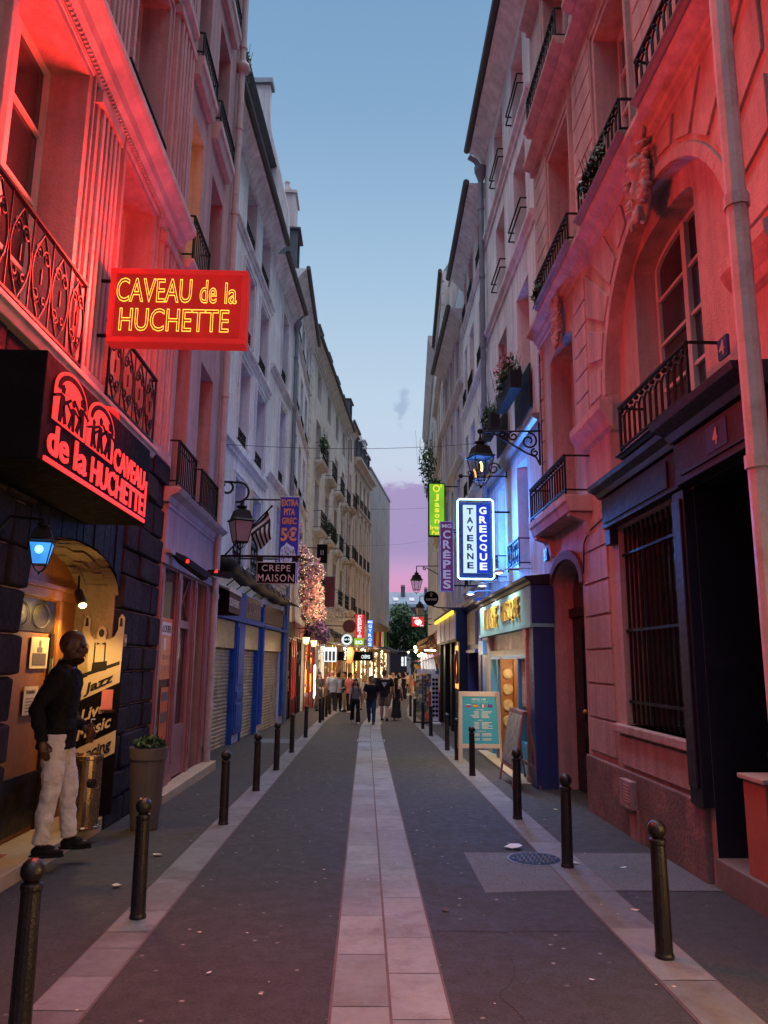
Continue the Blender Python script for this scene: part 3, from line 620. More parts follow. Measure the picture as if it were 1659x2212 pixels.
def build_l2():
    b = Bld('townhouse', 'plastered townhouse with one lamplit yellow window above a vacant rose shopfront', 'L', (-2.8, 10.5), (-2.8, 14.15), 17.6, 'plaster_rose')
    U = lambda y: y - 10.5
    for z0, z1, st in ((4.1, 6.64, 'french'), (7.55, 10.15, 'french'), (11.1, 13.3, 'french'), (14.1, 16.2, 'french')):
        for i, (a, c) in enumerate(((10.72, 11.52), (12.25, 13.25))):
            lit = (i == 0 and z0 == 7.55)
            b.win(U(a), U(c), z0, z1, st, dep=0.34, pane='glass_lit' if lit else 'glass', frame='frame_white', label='lamplit yellow window' if lit else None)
    b.rail(U(10.55), U(11.72), 4.12, 4.78, 0.14, 'bars'); b.rail(U(12.1), U(13.5), 4.12, 4.75, 0.14, 'bars')
    b.slab(U(10.55), U(11.72), 4.1, 0.18, 0.1, 'trim', corbels=False); b.slab(U(12.1), U(13.5), 4.1, 0.18, 0.1, 'trim', corbels=False)
    b.rail(U(10.55), U(11.7), 7.58, 8.28, 0.16, 'bars'); b.slab(U(10.5), U(11.75), 7.55, 0.2, 0.14, 'trim', corbels=False)
    b.rail(U(12.1), U(13.4), 7.58, 8.2, 0.1, 'bars')
    for z in (11.05, 14.05):
        for a, c in ((10.55, 11.7), (12.05, 13.4)): b.slab(U(a), U(c), z, 0.16, 0.34, 'trim', corbels=False); b.rail(U(a), U(c), z, z + 0.42, 0.13, 'bars')
    b.pipe(U(13.92), -0.3, 17.3, 0.1, 0.065, 'pipe'); q = b.mb(); q.ball((U(13.92), 0.12, 13.75), 0.15, 10, 6); b.part(q, 'pipe_collar', 'pipe', smooth=True)
    # shopfront
    b.holes += [(U(10.68), U(11.5), 0.45, 3.0, 0.04, 0), (U(11.72), U(12.62), b.zb, 3.0, 0.1, 0), (U(12.8), U(13.55), b.zb, 3.0, 0.75, 0)]
    q = b.mb()
    for a, c in ((10.5, 10.68), (11.5, 11.72), (12.62, 12.8), (13.55, 14.12)): q.box(U(a), U(c), -0.004, 0.035, -0.14, 3.0); q.box(U(a) + 0.04, U(c) - 0.04, 0.034, 0.05, 0.25, 2.9)
    q.box(U(10.68), U(11.5), -0.004, 0.05, -0.14, 0.45); q.box(U(10.78), U(11.4), 0.049, 0.07, -0.02, 0.36)
    sf = b.part(q, 'shopfront', 'rose_paint', bevel=0.008)
    q = b.mb(); q.box(U(10.5), U(14.12), -0.004, 0.06, 3.02, 3.16); q.box(U(10.5), U(14.12), -0.004, 0.13, 3.16, 3.22); q.box(U(10.52), U(12.6), -0.004, 0.05, 3.22, 3.86); q.box(U(12.63), U(14.1), -0.004, 0.05, 3.22, 3.86); q.box(U(10.5), U(14.12), 0.049, 0.07, 3.8, 3.86)
    q.prism([(-0.004, 3.87), (0.06, 3.87), (0.1, 3.95), (0.2, 4.0), (0.24, 4.05), (-0.004, 4.09)], U(10.45), U(14.15))
    q.build('fascia', M['rose_panel'], b.root, bevel=0.006)
    q = b.mb(); q.box(U(10.5), U(14.1), -0.004, 0.24, b.zb, 0.0); b.part(q, 'doorstep', 'slab_cream', bevel=0.01)
    q = b.mb(); q.quad((U(10.68), -0.015, 0.45), (U(11.5), -0.015, 0.45), (U(11.5), -0.015, 3.0), (U(10.68), -0.015, 3.0)); g = q.build('display_window', M['glass'], sf)
    q = b.mb(); n = -0.05
    q.box(U(11.72), U(11.82), n - 0.03, n + 0.03, 0.01, 2.99); q.box(U(12.52), U(12.62), n - 0.03, n + 0.03, 0.01, 2.99); q.box(U(11.82), U(12.52), n - 0.03, n + 0.03, 2.2, 2.32); q.box(U(11.82), U(12.52), n - 0.03, n + 0.03, 0.01, 0.75)
    for s_ in (1, -1): q.tube([(U(12.17) - s_ * 0.33, n, 2.34), (U(12.17) + s_ * 0.33, n, 2.97)], 0.014, 4)
    dr = b.part(q, 'door', 'rose_paint', bevel=0.005)
    q = b.mb(); q.quad((U(11.8), n - 0.02, 0.7), (U(12.54), n - 0.02, 0.7), (U(12.54), n - 0.02, 2.98), (U(11.8), n - 0.02, 2.98)); q.build('pane', M['glass'], dr)
    q = b.mb(); q.quad((U(12.8), -0.74, -0.3), (U(13.55), -0.74, -0.3), (U(13.55), -0.74, 3.0), (U(12.8), -0.74, 3.0)); b.part(q, 'inner_door', 'maroon')
    b.gutter(17.2); b.finish(); b.roof()
    return b
L2 = build_l2()

def rolling_shutter(b, a, c, z0, z1, n, name='roller_shutter', mat='shutter', parent=None):
    q = b.mb(); z = z0
    while z < z1 - 0.01:
        h = min(0.085, z1 - z); q.prism([(n, z + 0.003), (n + 0.022, z + 0.012), (n + 0.026, z + h * 0.55), (n + 0.004, z + h - 0.004), (n, z + h - 0.004)], a, c); z += 0.085
    q.quad((a, n - 0.004, z0), (c, n - 0.004, z0), (c, n - 0.004, z1), (a, n - 0.004, z1))
    return q.build(name, M[mat], parent or b.root)

def build_l3():
    b = Bld('townhouse', 'pale plaster townhouse with tall white chimney wall above a shuttered blue shopfront', 'L', (-3.32, 14.16), (-2.93, 21.75), 14.3, 'plaster_white')
    U = lambda y: y - 14.16
    cols = ((15.4, 16.5), (17.8, 19.0), (19.9, 21.15))
    for z0, z1 in ((4.0, 6.0), (6.95, 8.95), (9.7, 11.5), (12.4, 13.85)):
        for a, c in cols:
            b.win(U(a), U(c), z0, z1, 'french', dep=0.3, surround=0.1 if z0 < 12 else 0.0, trim='plaster_white', frame='frame_white')
            if z0 > 5: b.rail(U(a) + 0.02, U(c) - 0.02, z0, z0 + 0.36, -0.04, 'scroll', ret=False)
            elif a > 17: b.rail(U(a) + 0.02, U(c) - 0.02, z0, z0 + 0.9, -0.03, 'scroll', ret=False)
    for z in (6.5, 9.3, 11.95): b.course(z, 0.22, 0.1)
    b.gutter(14.3)
    # attic storey behind the gutter
    q = b.mb(); q.box(0, b.L - 0.01, -0.9, -0.25, 14.3, 16.75); b.part(q, 'attic', 'plaster_pale')
    for a, c in ((15.6, 16.6), (17.7, 18.9), (19.8, 21.0)): b.win(U(a), U(c), 14.9, 16.3, 'cross', dep=0.05, n0=-0.18, hole=False)
    q = b.mb(); q.tube([(0, -0.12, 16.8), (b.L - 0.3, -0.12, 16.8)], 0.1, 8); q.box(0, b.L - 0.3, -0.5, -0.12, 16.7, 16.8); b.part(q, 'gutter', 'gutter')
    # tall white party wall with its chimney
    q = b.mb(); L = b.L
    prof = [(0.46, 14.32), (0.42, 15.3), (0.05, 17.0), (-0.22, 18.1), (-0.3, 18.9), (-0.3, 19.7), (-1.0, 19.7), (-6, 19.7), (-6, 14.32)]
    q.prism(prof, L - 0.32, L - 0.02); pw = b.part(q, 'party_wall', 'plaster_white', bevel=0.01)
    q = b.mb(); q.box(L - 0.42, L + 0.06, -1.15, -0.22, 19.7, 19.86); q.build('coping', M['zinc'], pw)
    # blue shop
    y0 = 15.25
    cols = ((15.9, 18.6), (19.5, 21.6))
    for a, c in cols: b.holes.append((U(a), U(c), b.zb, 2.0, 0.2, 0)); 
    q = b.mb()
    for a, c in ((15.1, 15.9), (18.6, 19.5)):
        q.box(U(a), U(c), -0.004, 0.08, 0.02, 3.35)
        q.box(U(a) + 0.08, U(c) - 0.08, 0.079, 0.105, 0.16, 0.72); q.box(U(a) + 0.08, U(c) - 0.08, 0.079, 0.105, 0.82, 1.0); q.box(U(a) + 0.1, U(c) - 0.1, 0.079, 0.1, 1.15, 2.5)
    for a, c in cols: q.box(U(a), U(a) + 0.07, -0.12, 0.05, -0.2, 2.62); q.box(U(c) - 0.07, U(c), -0.12, 0.05, -0.2, 2.62)
    q.box(U(15.1), U(21.7), 0.0, 0.16, 2.62, 2.7); q.box(U(15.1), U(21.7), 0.0, 0.13, 2.7, 2.76)
    sf = b.part(q, 'shopfront', 'blue_paint', bevel=0.008)
    for a, c in cols:
        rolling_shutter(b, U(a) + 0.07, U(c) - 0.07, -0.22, 1.98, -0.1, parent=sf)
        q = b.mb(); q.box(U(a) + 0.07, U(c) - 0.07, -0.004, 0.03, 2.0, 2.6); q.build('metal_fascia_panel', M['steel_panel'], sf)
    q = b.mb()
    for a, c in cols: q.box(U(a) + 0.05, U(c) - 0.1, 0.0, 0.07, 2.78, 3.32)
    fb = q.build('fascia', M['brown_board'], sf)
    for body, a, c in (('LE MONDE', 16.1, 18.4), ('DU CADEAU', 19.8, 21.4)):
        q = MB(); O = b.fr(U(a), 0.071, 2.86); q.text(body, O, b.fr.d, (0, 0, 1), c - a, 0.36, 0.012, bold=0.01); q.build('lettering', M['tan_letter'], fb)
    q = b.mb(); q.box(U(14.6), U(15.1), -0.004, 0.03, b.zb, 2.5); q.build('inner_door', M['ink'], sf)
    b.finish(); b.roof(2.2, 0.6, 'slate', z=16.76, inset=2.6)
    return b
M['steel_panel'] = surf('brushed metal panel', (0.22, 0.18, 0.14), 0.45, 0.3, 2.5, 0.08, 6, metal=0.3, stain=(0.16, 0.13, 0.10), stain_amt=0.6)
L3 = build_l3()

def build_l4():
    b = Bld('townhouse', 'slim white townhouse with one window column, between tall chimney wall and drainpipe', 'L', (-2.93, 21.77), (-2.67, 26.1), 14.0, 'plaster_white')
    for z0, z1 in ((4.4, 6.5), (7.3, 9.8), (10.75, 13.0)):
        b.win(1.75, 2.95, z0, z1, 'french', dep=0.28, surround=0.1, trim='plaster_white'); b.rail(1.77, 2.93, z0, z0 + 0.42, -0.05, 'scroll', ret=False)
    b.course(7.0, 0.22, 0.12, 0.1, 3.9); b.course(10.3, 0.22, 0.12, 0.1, 3.9); b.course(4.05, 0.2, 0.12)
    b.gutter(14.0, b=4.2); b.pipe(4.2, -0.3, 13.3, 0.1, 0.07, 'pipe_zinc', head=True)
    b.holes.append((0.35, 3.6, b.zb, 2.0, 0.2, 0))
    q = b.mb()
    for a, c in ((0.05, 0.35), (3.6, 4.25)): q.box(a, c, -0.004, 0.09, 0.0, 3.2); q.box(a + 0.06, c - 0.06, 0.089, 0.11, 0.2, 2.6)
    q.box(0.05, 4.25, 0.0, 0.16, 2.62, 2.7)
    sf = b.part(q, 'shopfront', 'blue_paint', bevel=0.008)
    rolling_shutter(b, 0.36, 3.59, -0.3, 1.98, -0.1, parent=sf)
    q = b.mb(); q.box(0.36, 3.59, -0.004, 0.03, 2.0, 2.6); q.build('metal_fascia_panel', M['steel_panel'], sf)
    q = b.mb(); q.box(0.4, 3.5, 0.0, 0.07, 2.78, 3.3); fb = q.build('fascia', M['brown_board'], sf)
    b.finish(); b.roof(2.4, 0.8, 'slate')
    return b
L4 = build_l4()

def lit_shop(b, a, c, z1=2.6, mat='shop_warm', frame='wood_brown', fascia=None, fmat='brown_board', posts=3, stall=0.35):
    """a glazed lit shopfront set in a facade"""
    b.holes.append((a, c, b.zb, z1, 0.14, 0)); q = b.mb()
    for i in range(posts): u = a + (c - a - 0.1) * i / (posts - 1); q.box(u, u + 0.1, -0.12, 0.04, b.zb, z1)
    q.box(a, c, -0.12, 0.03, z1 - 0.12, z1 - 0.001); q.box(a, c, -0.12, -0.02, z1 * 0.72, z1 * 0.72 + 0.06)
    if stall: q.box(a, c, -0.12, 0.0, b.zb, stall)
    sf = b.part(q, 'shopfront', frame)
    q = b.mb(); q.quad((a, -0.10, b.zb), (c, -0.10, b.zb), (c, -0.10, z1), (a, -0.10, z1)); q.build('shop_window', M[mat], sf)
    q = b.mb(); rnd = random.Random(int(a * 37 + c * 11)); u = a + 0.15
    while u < c - 0.4:
        w = rnd.uniform(0.12, 0.5); z = b.zb + 0.3
        while z < z1 - 0.4:
            h = rnd.uniform(0.1, 0.45); k = rnd.random(); q.mi = rnd.randrange(4)
            if k < 0.62: q.box(u, u + w * rnd.uniform(0.5, 1), -0.09, -0.04 + 0.05 * rnd.random(), z, z + h)
            z += h + rnd.uniform(0.05, 0.35)
        u += w + rnd.uniform(0.02, 0.22)
    gd = q.build('window_goods', [M['wood_brown'], M['ink'], M['red_panel'], M['china']], sf); gd['kind'] = 'stuff'
    if fascia:
        q = b.mb(); q.box(a - 0.1, c + 0.1, -0.004, 0.12, z1 + 0.05, z1 + 0.55); q.build('fascia', M[fmat], sf)
        if b.fr.p.y > 30: q = b.mb(); q.prism([(0.12, z1 + 0.5), (0.9, z1 + 0.12), (0.9, z1 - 0.12), (0.88, z1 - 0.12), (0.88, z1 + 0.1), (0.12, z1 + 0.46)], a, c); q.build('awning', M['black_canvas' if int(a) % 2 else 'wood_brown'], sf)
    return sf

def build_l5a():
    b = Bld('townhouse', 'white townhouse carrying the big blossom decoration over its restaurant front', 'L', (-2.67, 26.1), (-2.67, 33.2), 15.9, 'plaster_white')
    for z0, z1 in ((5.0, 7.1), (7.95, 10.1), (10.85, 12.9), (13.6, 15.2)):
        for u in (0.9, 3.0, 5.2): b.win(u, u + 1.15, z0, z1, 'french', dep=0.25); b.rail(u - 0.02, u + 1.17, z0, z0 + 0.35, 0.05, 'bars')
    for z in (7.75, 10.65, 13.4): b.course(z, 0.18, 0.1)
    b.gutter(15.9)
    lit_shop(b, 0.35, 2.2, 2.5, 'shop_amber', 'dark_wood', True, 'black_canvas'); lit_shop(b, 2.6, 4.4, 2.6, 'shop_amber', 'red_panel', True, 'red_panel'); lit_shop(b, 4.8, 6.8, 2.6, 'shop_amber', 'dark_wood', True, 'red_panel')
    b.finish(); b.roof(2.1, 0.6, 'slate'); b.chimney(0.8, 1.9, 15.9, 19.6, -0.25, 0.7, 'plaster_pale', 3); b.dormer(1.2, 15.95, 1.1, 1.9); b.dormer(3.8, 15.95, 1.1, 1.6)
    return b
L5A = build_l5a()

def quoins(b, u0, u1, z0, z1, mat, h=0.42, n=0.05):
    q = b.mb(); z = z0; i = 0
    while z < z1 - 0.1:
        q.box(u0, u1 - (0.16 if i % 2 else 0), -0.004, n, z + 0.018, min(z + h, z1) - 0.018); z += h; i += 1
    return b.part(q, 'quoin_chain', mat, bevel=0.008)

def build_l5():
    b = Bld('townhouse', 'wide cream limestone townhouse with quoin chains and corbelled iron balconies', 'L', (-2.67, 33.2), (-1.28, 48.4), 16.4, 'stone_cream')
    us = (2.4, 5.9, 9.4, 12.6)
    for z0, z1 in ((4.75, 7.1), (7.8, 10.2), (11.1, 13.2), (14.3, 15.75)):
        for u in us:
            b.win(u, u + 1.3, z0, z1, 'french', dep=0.3)
            if z0 < 14: b.slab(u - 0.35, u + 1.65, z0 - 0.02, 0.42, 0.13); b.rail(u - 0.3, u + 1.6, z0, z0 + 0.85, 0.38, 'scroll', step=0.16)
    quoins(b, 0, 0.75, 4.0, 16.2, 'stone_cream'); quoins(b, b.L - 0.75, b.L - 0.12, 4.0, 16.2, 'stone_cream')
    b.course(15.95, 0.25, 0.14); b.gutter(16.45, 0.42); b.pipe(b.L - 0.05, -0.4, 15.9, 0.12, 0.07, 'pipe')
    for u in us: b.dormer(u + 0.6, 16.5, 1.2, 1.5, -0.05)
    b.course(4.05, 0.3, 0.18)
    lit_shop(b, 0.8, 3.6, 2.75, 'shop_amber', 'red_panel', True, 'red_panel'); lit_shop(b, 4.6, 6.6, 2.9, 'shop_white', 'frame_white', False); lit_shop(b, 7.0, 9.2, 2.9, 'shop_white', 'wood_brown', True, 'black_canvas'); lit_shop(b, 9.6, 12.4, 2.75, 'shop_warm', 'wood_brown', True, 'wood_brown'); lit_shop(b, 12.8, 14.9, 2.75, 'shop_white', 'wood_brown', True, 'black_canvas')
    b.finish(); b.roof(2.4, 0.8, 'slate'); b.chimney(0.2, 1.5, 16.4, 18.9, -1.1, 0.7, 'plaster_pale', 4)
    return b
L5 = build_l5()

def build_l6():
    b = Bld('townhouse', 'very narrow ochre townhouse squeezed against the wide cream limestone building', 'L', (-1.28, 48.4), (-0.9, 51.5), 17.2, 'stone_ochre')
    for z0, z1 in ((4.9, 7.2), (8.2, 10.6), (11.6, 14.0), (14.9, 16.4)):
        b.win(0.9, 2.1, z0, z1, 'french', dep=0.3)
        if z0 < 14: b.slab(0.5, 2.5, z0 - 0.02, 0.4, 0.13); b.rail(0.55, 2.45, z0, z0 + 0.85, 0.36, 'bars', step=0.16)
    lit_shop(b, 0.3, 2.8, 2.75, 'shop_warm', 'wood_brown', True, 'black_canvas')
    b.gutter(17.2); b.finish(); b.roof(2.6, 0.8, 'slate'); b.dormer(1.5, 17.2, 1.3, 1.8, -0.05, arched=True)
    return b
L6 = build_l6()

def build_l7():
    b = Bld('townhouse', 'ochre stone townhouse with tall round headed windows and dark mansard', 'L', (-0.9, 51.5), (0.31, 59.8), 15.6, 'stone_ochre')
    for z0, z1 in ((4.6, 7.6), (8.4, 11.6), (12.4, 14.7)):
        for i in range(4):
            u = 0.75 + i * 1.95; b.win(u, u + 1.0, z0, z1, 'french', dep=0.3, rise=0.5); b.rail(u - 0.1, u + 1.1, z0, z0 + 0.8, 0.1, 'bars', step=0.16)
    for i in range(5):
        u = 0.08 + i * 1.95; q = b.mb(); q.box(u, u + 0.36, -0.004, 0.1, 4.3, 12.1); q.box(u - 0.06, u + 0.42, -0.004, 0.16, 11.8, 12.08); b.part(q, 'pilaster', 'stone_ochre', bevel=0.01)
    b.course(12.1, 0.28, 0.22); b.course(8.0, 0.25, 0.16); b.course(15.1, 0.55, 0.5); b.course(4.0, 0.3, 0.2)
    lit_shop(b, 0.4, 3.6, 2.75, 'shop_warm', 'wood_brown', True, 'black_canvas'); lit_shop(b, 4.2, 7.8, 2.75, 'shop_white', 'wood_brown', True, 'wood_brown')
    b.finish(); b.roof(3.0, 0.6, 'slate')
    for i in range(4): b.dormer(1.25 + i * 1.95, 15.7, 1.1, 1.7, 0.0)
    b.chimney(0.5, 1.5, 15.6, 18.9, -0.6, 0.8, 'plaster_pale', 3); b.chimney(6.9, 8.1, 15.6, 18.9, -0.3, 0.9, 'plaster_pale', 3)
    return b
L7 = build_l7()

def build_l8():
    b = Bld('corner_house', 'blank grey rendered corner house with hanging flags at its foot', 'L', (0.31, 59.8), (2.28, 72.8), 16.9, 'render_grey')
    lit_shop(b, 0.5, 6.0, 2.6, 'shop_white', 'wood_brown', True, 'awning_beige'); lit_shop(b, 7.0, 12.4, 2.6, 'shop_white', 'wood_brown', True, 'awning_beige')
    b.course(4.7, 0.25, 0.18); b.finish(); q = b.mb(); q.box(-0.05, b.L + 0.1, -b.depth, 0.06, 16.9, 17.05); b.part(q, 'coping', 'zinc')
    b.chimney(0.3, 1.6, 17.05, 18.2, -0.3, 0.8, 'plaster_pale', 3)
    return b
L8 = build_l8()

# ------------------------------------------------------------------ right side of the street
M['navy_paint'] = surf('dark blue black painted timber', (0.014, 0.012, 0.024), 0.5, 0.25, 3, 0.15, 40)
M['navy_side'] = surf('deep blue painted timber', (0.025, 0.05, 0.19), 0.45, 0.2, 3, 0.15, 40)
M['turquoise'] = surf('turquoise painted board', (0.17, 0.50, 0.54), 0.4, 0.12, 3, 0.05, 40)
M['sky_paint'] = surf('light blue painted timber', (0.10, 0.36, 0.58), 0.4, 0.15, 3, 0.05, 40)
M['cream_paint'] = surf('cream painted timber', (0.58, 0.50, 0.34), 0.5, 0.12, 3, 0.05)
M['salmon_paint'] = surf('salmon painted column', (0.52, 0.24, 0.19), 0.5, 0.12, 3, 0.05)
M['mural'] = surf('faded mural panel', (0.50, 0.40, 0.40), 0.4, 0.25, 1.2, 0.05, stain=(0.45, 0.05, 0.08), stain_amt=0.9, stain_scale=1.6)
M['gold'] = surf('gilded carved lettering', (0.72, 0.48, 0.12), 0.35, 0.2, 5, 0.1, 30, metal=0.5)
M['china'] = surf('decorated plate', (0.55, 0.42, 0.22), 0.3, 0.4, 12, 0.0)
M['green_paint'] = surf('bottle green painted timber', (0.012, 0.06, 0.025), 0.4, 0.25, 3, 0.05)
M['shutter_brown'] = surf('rusty brown roller shutter', (0.17, 0.09, 0.07), 0.45, 0.35, 2.5, 0.2, 30, stain=(0.06, 0.03, 0.03), stain_amt=0.6, stain_scale=3)
M['lilac_panel'] = surf('pale lilac sign panel', (0.50, 0.46, 0.58), 0.4, 0.12, 3, 0.05)
M['lamp_shade'] = surf('grey enamel shade', (0.40, 0.42, 0.45), 0.4, 0.1, 3, 0.05)
M['leaf'] = surf('dark green leaves', (0.035, 0.085, 0.03), 0.6, 0.5, 3, 0.2)
M['leaf_far'] = surf('plane tree leaves', (0.032, 0.082, 0.03), 0.7, 0.5, 0.4, 0.2)
M['petal_pink'] = surf('pink petals', (0.62, 0.22, 0.28), 0.7, 0.3, 4, 0.0)
M['petal_red'] = surf('geranium petals', (0.50, 0.05, 0.10), 0.7, 0.3, 4, 0.0)
M['petal_white'] = surf('white petals', (0.75, 0.72, 0.74), 0.7, 0.2, 4, 0.0)
M['bark'] = surf('grey bark', (0.10, 0.08, 0.06), 0.9, 0.3, 3, 0.5)

M['shop_near'] = emit('bright warm shop window', (1.0, 0.60, 0.24), 9.0, var=0.4, scale=2)
def carved_mask(b, c, s, seed):
    """carved stone keystone: bearded face under a shell of scrolls and leaves, one merged lump"""
    q = b.mb(); rnd = random.Random(seed); u, n, z = c
    q.ball((u, n, z), (0.13 * s, 0.10 * s, 0.19 * s), 12, 8); q.ball((u, n + 0.08 * s, z + 0.02 * s), (0.025 * s, 0.045 * s, 0.06 * s)); q.ball((u, n + 0.06 * s, z + 0.1 * s), (0.11 * s, 0.05 * s, 0.035 * s))
    for sg in (1, -1):
        q.ball((u + sg * 0.06 * s, n + 0.07 * s, z - 0.03 * s), (0.045 * s, 0.04 * s, 0.045 * s))
        for k in range(16):
            a = k / 15; q.ball((u + sg * (0.13 + 0.10 * math.sin(a * 3.1) + 0.03 * rnd.random()) * s, n + rnd.uniform(-0.02, 0.05) * s, z + (0.36 - 0.85 * a) * s), (rnd.uniform(0.04, 0.075) * s, 0.05 * s, rnd.uniform(0.018, 0.035) * s), 8, 5)
        q.tube(spiral(b.fr, (u + sg * 0.18 * s, z + 0.38 * s), 0.16 * s, 1.3, 0, sg, n + 0.03, 16), 0.045 * s, 6); q.tube(spiral(b.fr, (u + sg * 0.14 * s, z - 0.36 * s), 0.11 * s, 1.2, 1, -sg, n + 0.03, 16), 0.035 * s, 6)
    for k in range(22): q.ball((u + rnd.uniform(-0.11, 0.11) * s, n + rnd.uniform(0, 0.07) * s, z - rnd.uniform(0.16, 0.62) * s), (0.02 * s, 0.03 * s, 0.09 * s), 7, 5)
    q.ball((u, n - 0.02, z + 0.3 * s), (0.22 * s, 0.11 * s, 0.13 * s)); q.ball((u, n - 0.04, z - 0.2 * s), (0.2 * s, 0.07 * s, 0.45 * s))
    o = b.part(q, 'carved_keystone', b.wall, smooth=True); m = o.modifiers.new('remesh', 'REMESH'); m.mode = 'VOXEL'; m.voxel_size = 0.011; m.use_smooth_shade = True; k = o.modifiers.new('smooth', 'SMOOTH'); k.iterations = 1
    return o

def build_r1():
    b = Bld('townhouse', 'rose stone townhouse with a great round arch over a dark timber portal', 'R', (2.95, -4), (2.95, 12.5), 17.0, 'stone_rose')
    U = lambda y: y + 4
    # arched niche and its round headed window
    b.holes.append((U(5.57), U(8.93), 3.86, 6.66, 0.15, 1.68))
    q = b.mb(); wall_sheet(q, U(5.5), U(9.0), 3.6, 6.7, [(U(6.6), U(8.25), 4.05, 6.42, 0.26, 0.2)], n=-0.15); b.part(q, 'niche_wall', b.wall)
    b.win(U(6.6), U(8.25), 4.05, 6.42, 'french', dep=0.26, n0=-0.15, hole=False, rise=0.2, frame='frame_white')
    q = b.mb(); P = arc_pts(U(7.25), 1.68, 4.98, 28); O = arc_pts(U(7.25), 1.80, 4.98, 28)
    for i in range(28): q.plate([P[i], P[i + 1], O[i + 1], O[i]], -0.004, 0.03)
    q.prism([(-0.004, 4.5), (0.05, 4.54), (0.07, 4.62), (0.13, 4.7), (0.16, 4.76), (0.16, 4.86), (-0.004, 4.9)], U(8.78), U(10.15)); q.box(U(8.92), U(9.12), -0.148, -0.0, 4.52, 4.87)
    q.prism([(-0.004, 4.5), (0.05, 4.54), (0.07, 4.62), (0.13, 4.7), (0.16, 4.76), (0.16, 4.86), (-0.004, 4.9)], U(4.9), U(5.6))
    b.part(q, 'archivolt', b.wall, bevel=0.006)
    # voussoirs above the arch as raised blocks with open joints
    k = 13
    for i in range(k):
        a0, a1 = math.pi * i / k + 0.035, math.pi * (i + 1) / k - 0.035
        if i == 6: continue
        def far(a):
            dx, dz = -math.cos(a), math.sin(a); t = 9
            if dz > 0.01: t = min(t, (7.02 - 4.98) / dz)
            if abs(dx) > 0.01: t = min(t, (2.35 if dx > 0 else 2.3) / abs(dx))
            return max(t, 1.9)
        r0 = 1.87; f0, f1 = far(a0), far(a1)
        if min(f0, f1) < 1.95: continue
        pt = lambda a, r: (U(7.25) - r * math.cos(a), 4.98 + r * math.sin(a))
        q = b.mb(); q.plate([pt(a0, r0), pt(a1, r0), pt(a1, f1), pt(a0, f0)], -0.004, 0.028); b.part(q, 'voussoir', b.wall, bevel=0.006)
    def blocks(y0, y1, z0, z1, h, n=0.028):
        z = z0; q = b.mb(); q.box(U(y0) + 0.01, U(y1) - 0.01, -0.004, 0.003, z0, z1)
        while z < z1 - 0.08: q.box(U(y0), U(y1), -0.004, n, z + 0.016, min(z + h, z1) - 0.016); z += h
        b.part(q, 'rusticated_blocks', b.wall, bevel=0.006)
    blocks(9.18, 10.22, 0.64, 3.62, 0.42); blocks(9.66, 10.22, 4.95, 7.0, 0.33); blocks(9.0, 9.85, 7.5, 10.2, 0.36); blocks(11.55, 12.3, 7.5, 10.2, 0.36); blocks(6.5, 7.4, 7.5, 10.2, 0.36); blocks(12.2, 12.46, 3.9, 7.0, 0.36); blocks(9.0, 9.85, 10.9, 14, 0.36)
    q = b.mb()
    for z in [0.1 + 0.62 * i for i in range(18)]:
        if z < 11: q.box(U(-3) if z > 2.4 else U(4.38), U(4.68), -0.004, 0.09, z + 0.03, z + 0.59)
    b.part(q, 'bossed_stonework', b.wall, bevel=0.02)
    # first floor balconies
    b.rail(U(6.05), U(7.8), 3.9, 4.42, 0.26, 'arches'); b.slab(U(5.95), U(7.9), 3.905, 0.3, 0.04, 'navy_paint', corbels=False)
    b.win(U(10.4), U(11.72), 3.92, 6.6, 'french', dep=0.36, rise=0.16, frame='frame_white', surround=0.0)
    b.slab(U(9.75), U(12.0), 3.9, 0.36, 0.22); b.rail(U(9.8), U(11.95), 3.91, 4.45, 0.33, 'arches')
    # string cornice and second floor balconies
    q = b.mb(); q.prism([(-0.004, 7.04), (0.03, 7.06), (0.03, 7.12), (0.08, 7.15), (0.09, 7.2), (0.16, 7.23), (0.22, 7.27), (0.22, 7.33), (-0.004, 7.34)], U(-3), U(12.45)); b.part(q, 'string_course', 'stone_rose')
    for a, c in ((-1.2, 0.6), (5.3, 6.9), (7.3, 9.08), (9.5, 11.57)):
        b.slab(U(a), U(c), 7.40, 0.3, 0.065, 'trim_dark', corbels=False); b.rail(U(a) + 0.06, U(c) - 0.06, 7.4, 7.84, 0.24, 'arches')
    for z0, z1 in ((7.43, 9.85), (10.75, 13.0), (13.7, 15.6)):
        for a, c in ((1.2, 2.3), (4.95, 6.1), (7.65, 8.75), (10.1, 11.3)): b.win(U(a), U(c), z0, z1, 'french', dep=0.3, surround=0.09 if z0 < 13 else 0, trim='stone_rose', frame='frame_white')
    for a, c in ((5.5, 6.6), (7.3, 9.1), (9.6, 11.7)): b.slab(U(a), U(c), 10.72, 0.34, 0.14, 'stone_rose', corbels=False); b.rail(U(a) + 0.06, U(c) - 0.06, 10.72, 11.25, 0.28, 'arches')
    b.course(10.35, 0.24, 0.2, U(-3), U(12.45), 'stone_rose'); b.course(13.3, 0.25, 0.2, U(-3), U(12.45), 'stone_rose'); b.course(16.4, 0.6, 0.5, name='eaves_cornice')
    carved_mask(b, (U(7.3), 0.1, 6.92), 0.98, 3); carved_mask(b, (U(10.85), 0.1, 6.84), 0.7, 5)
    # portal of dark timber: barred window and doorway
    b.holes += [(U(6.95), U(8.8), 1.06, 3.27, 0.3, 0), (U(4.95), U(6.7), b.zb, 3.3, 0.85, 0)]
    q = b.mb()
    q.box(U(6.7), U(6.95), -0.004, 0.1, 0.55, 3.28); q.box(U(6.735), U(6.915), 0.099, 0.125, 0.7, 3.2)
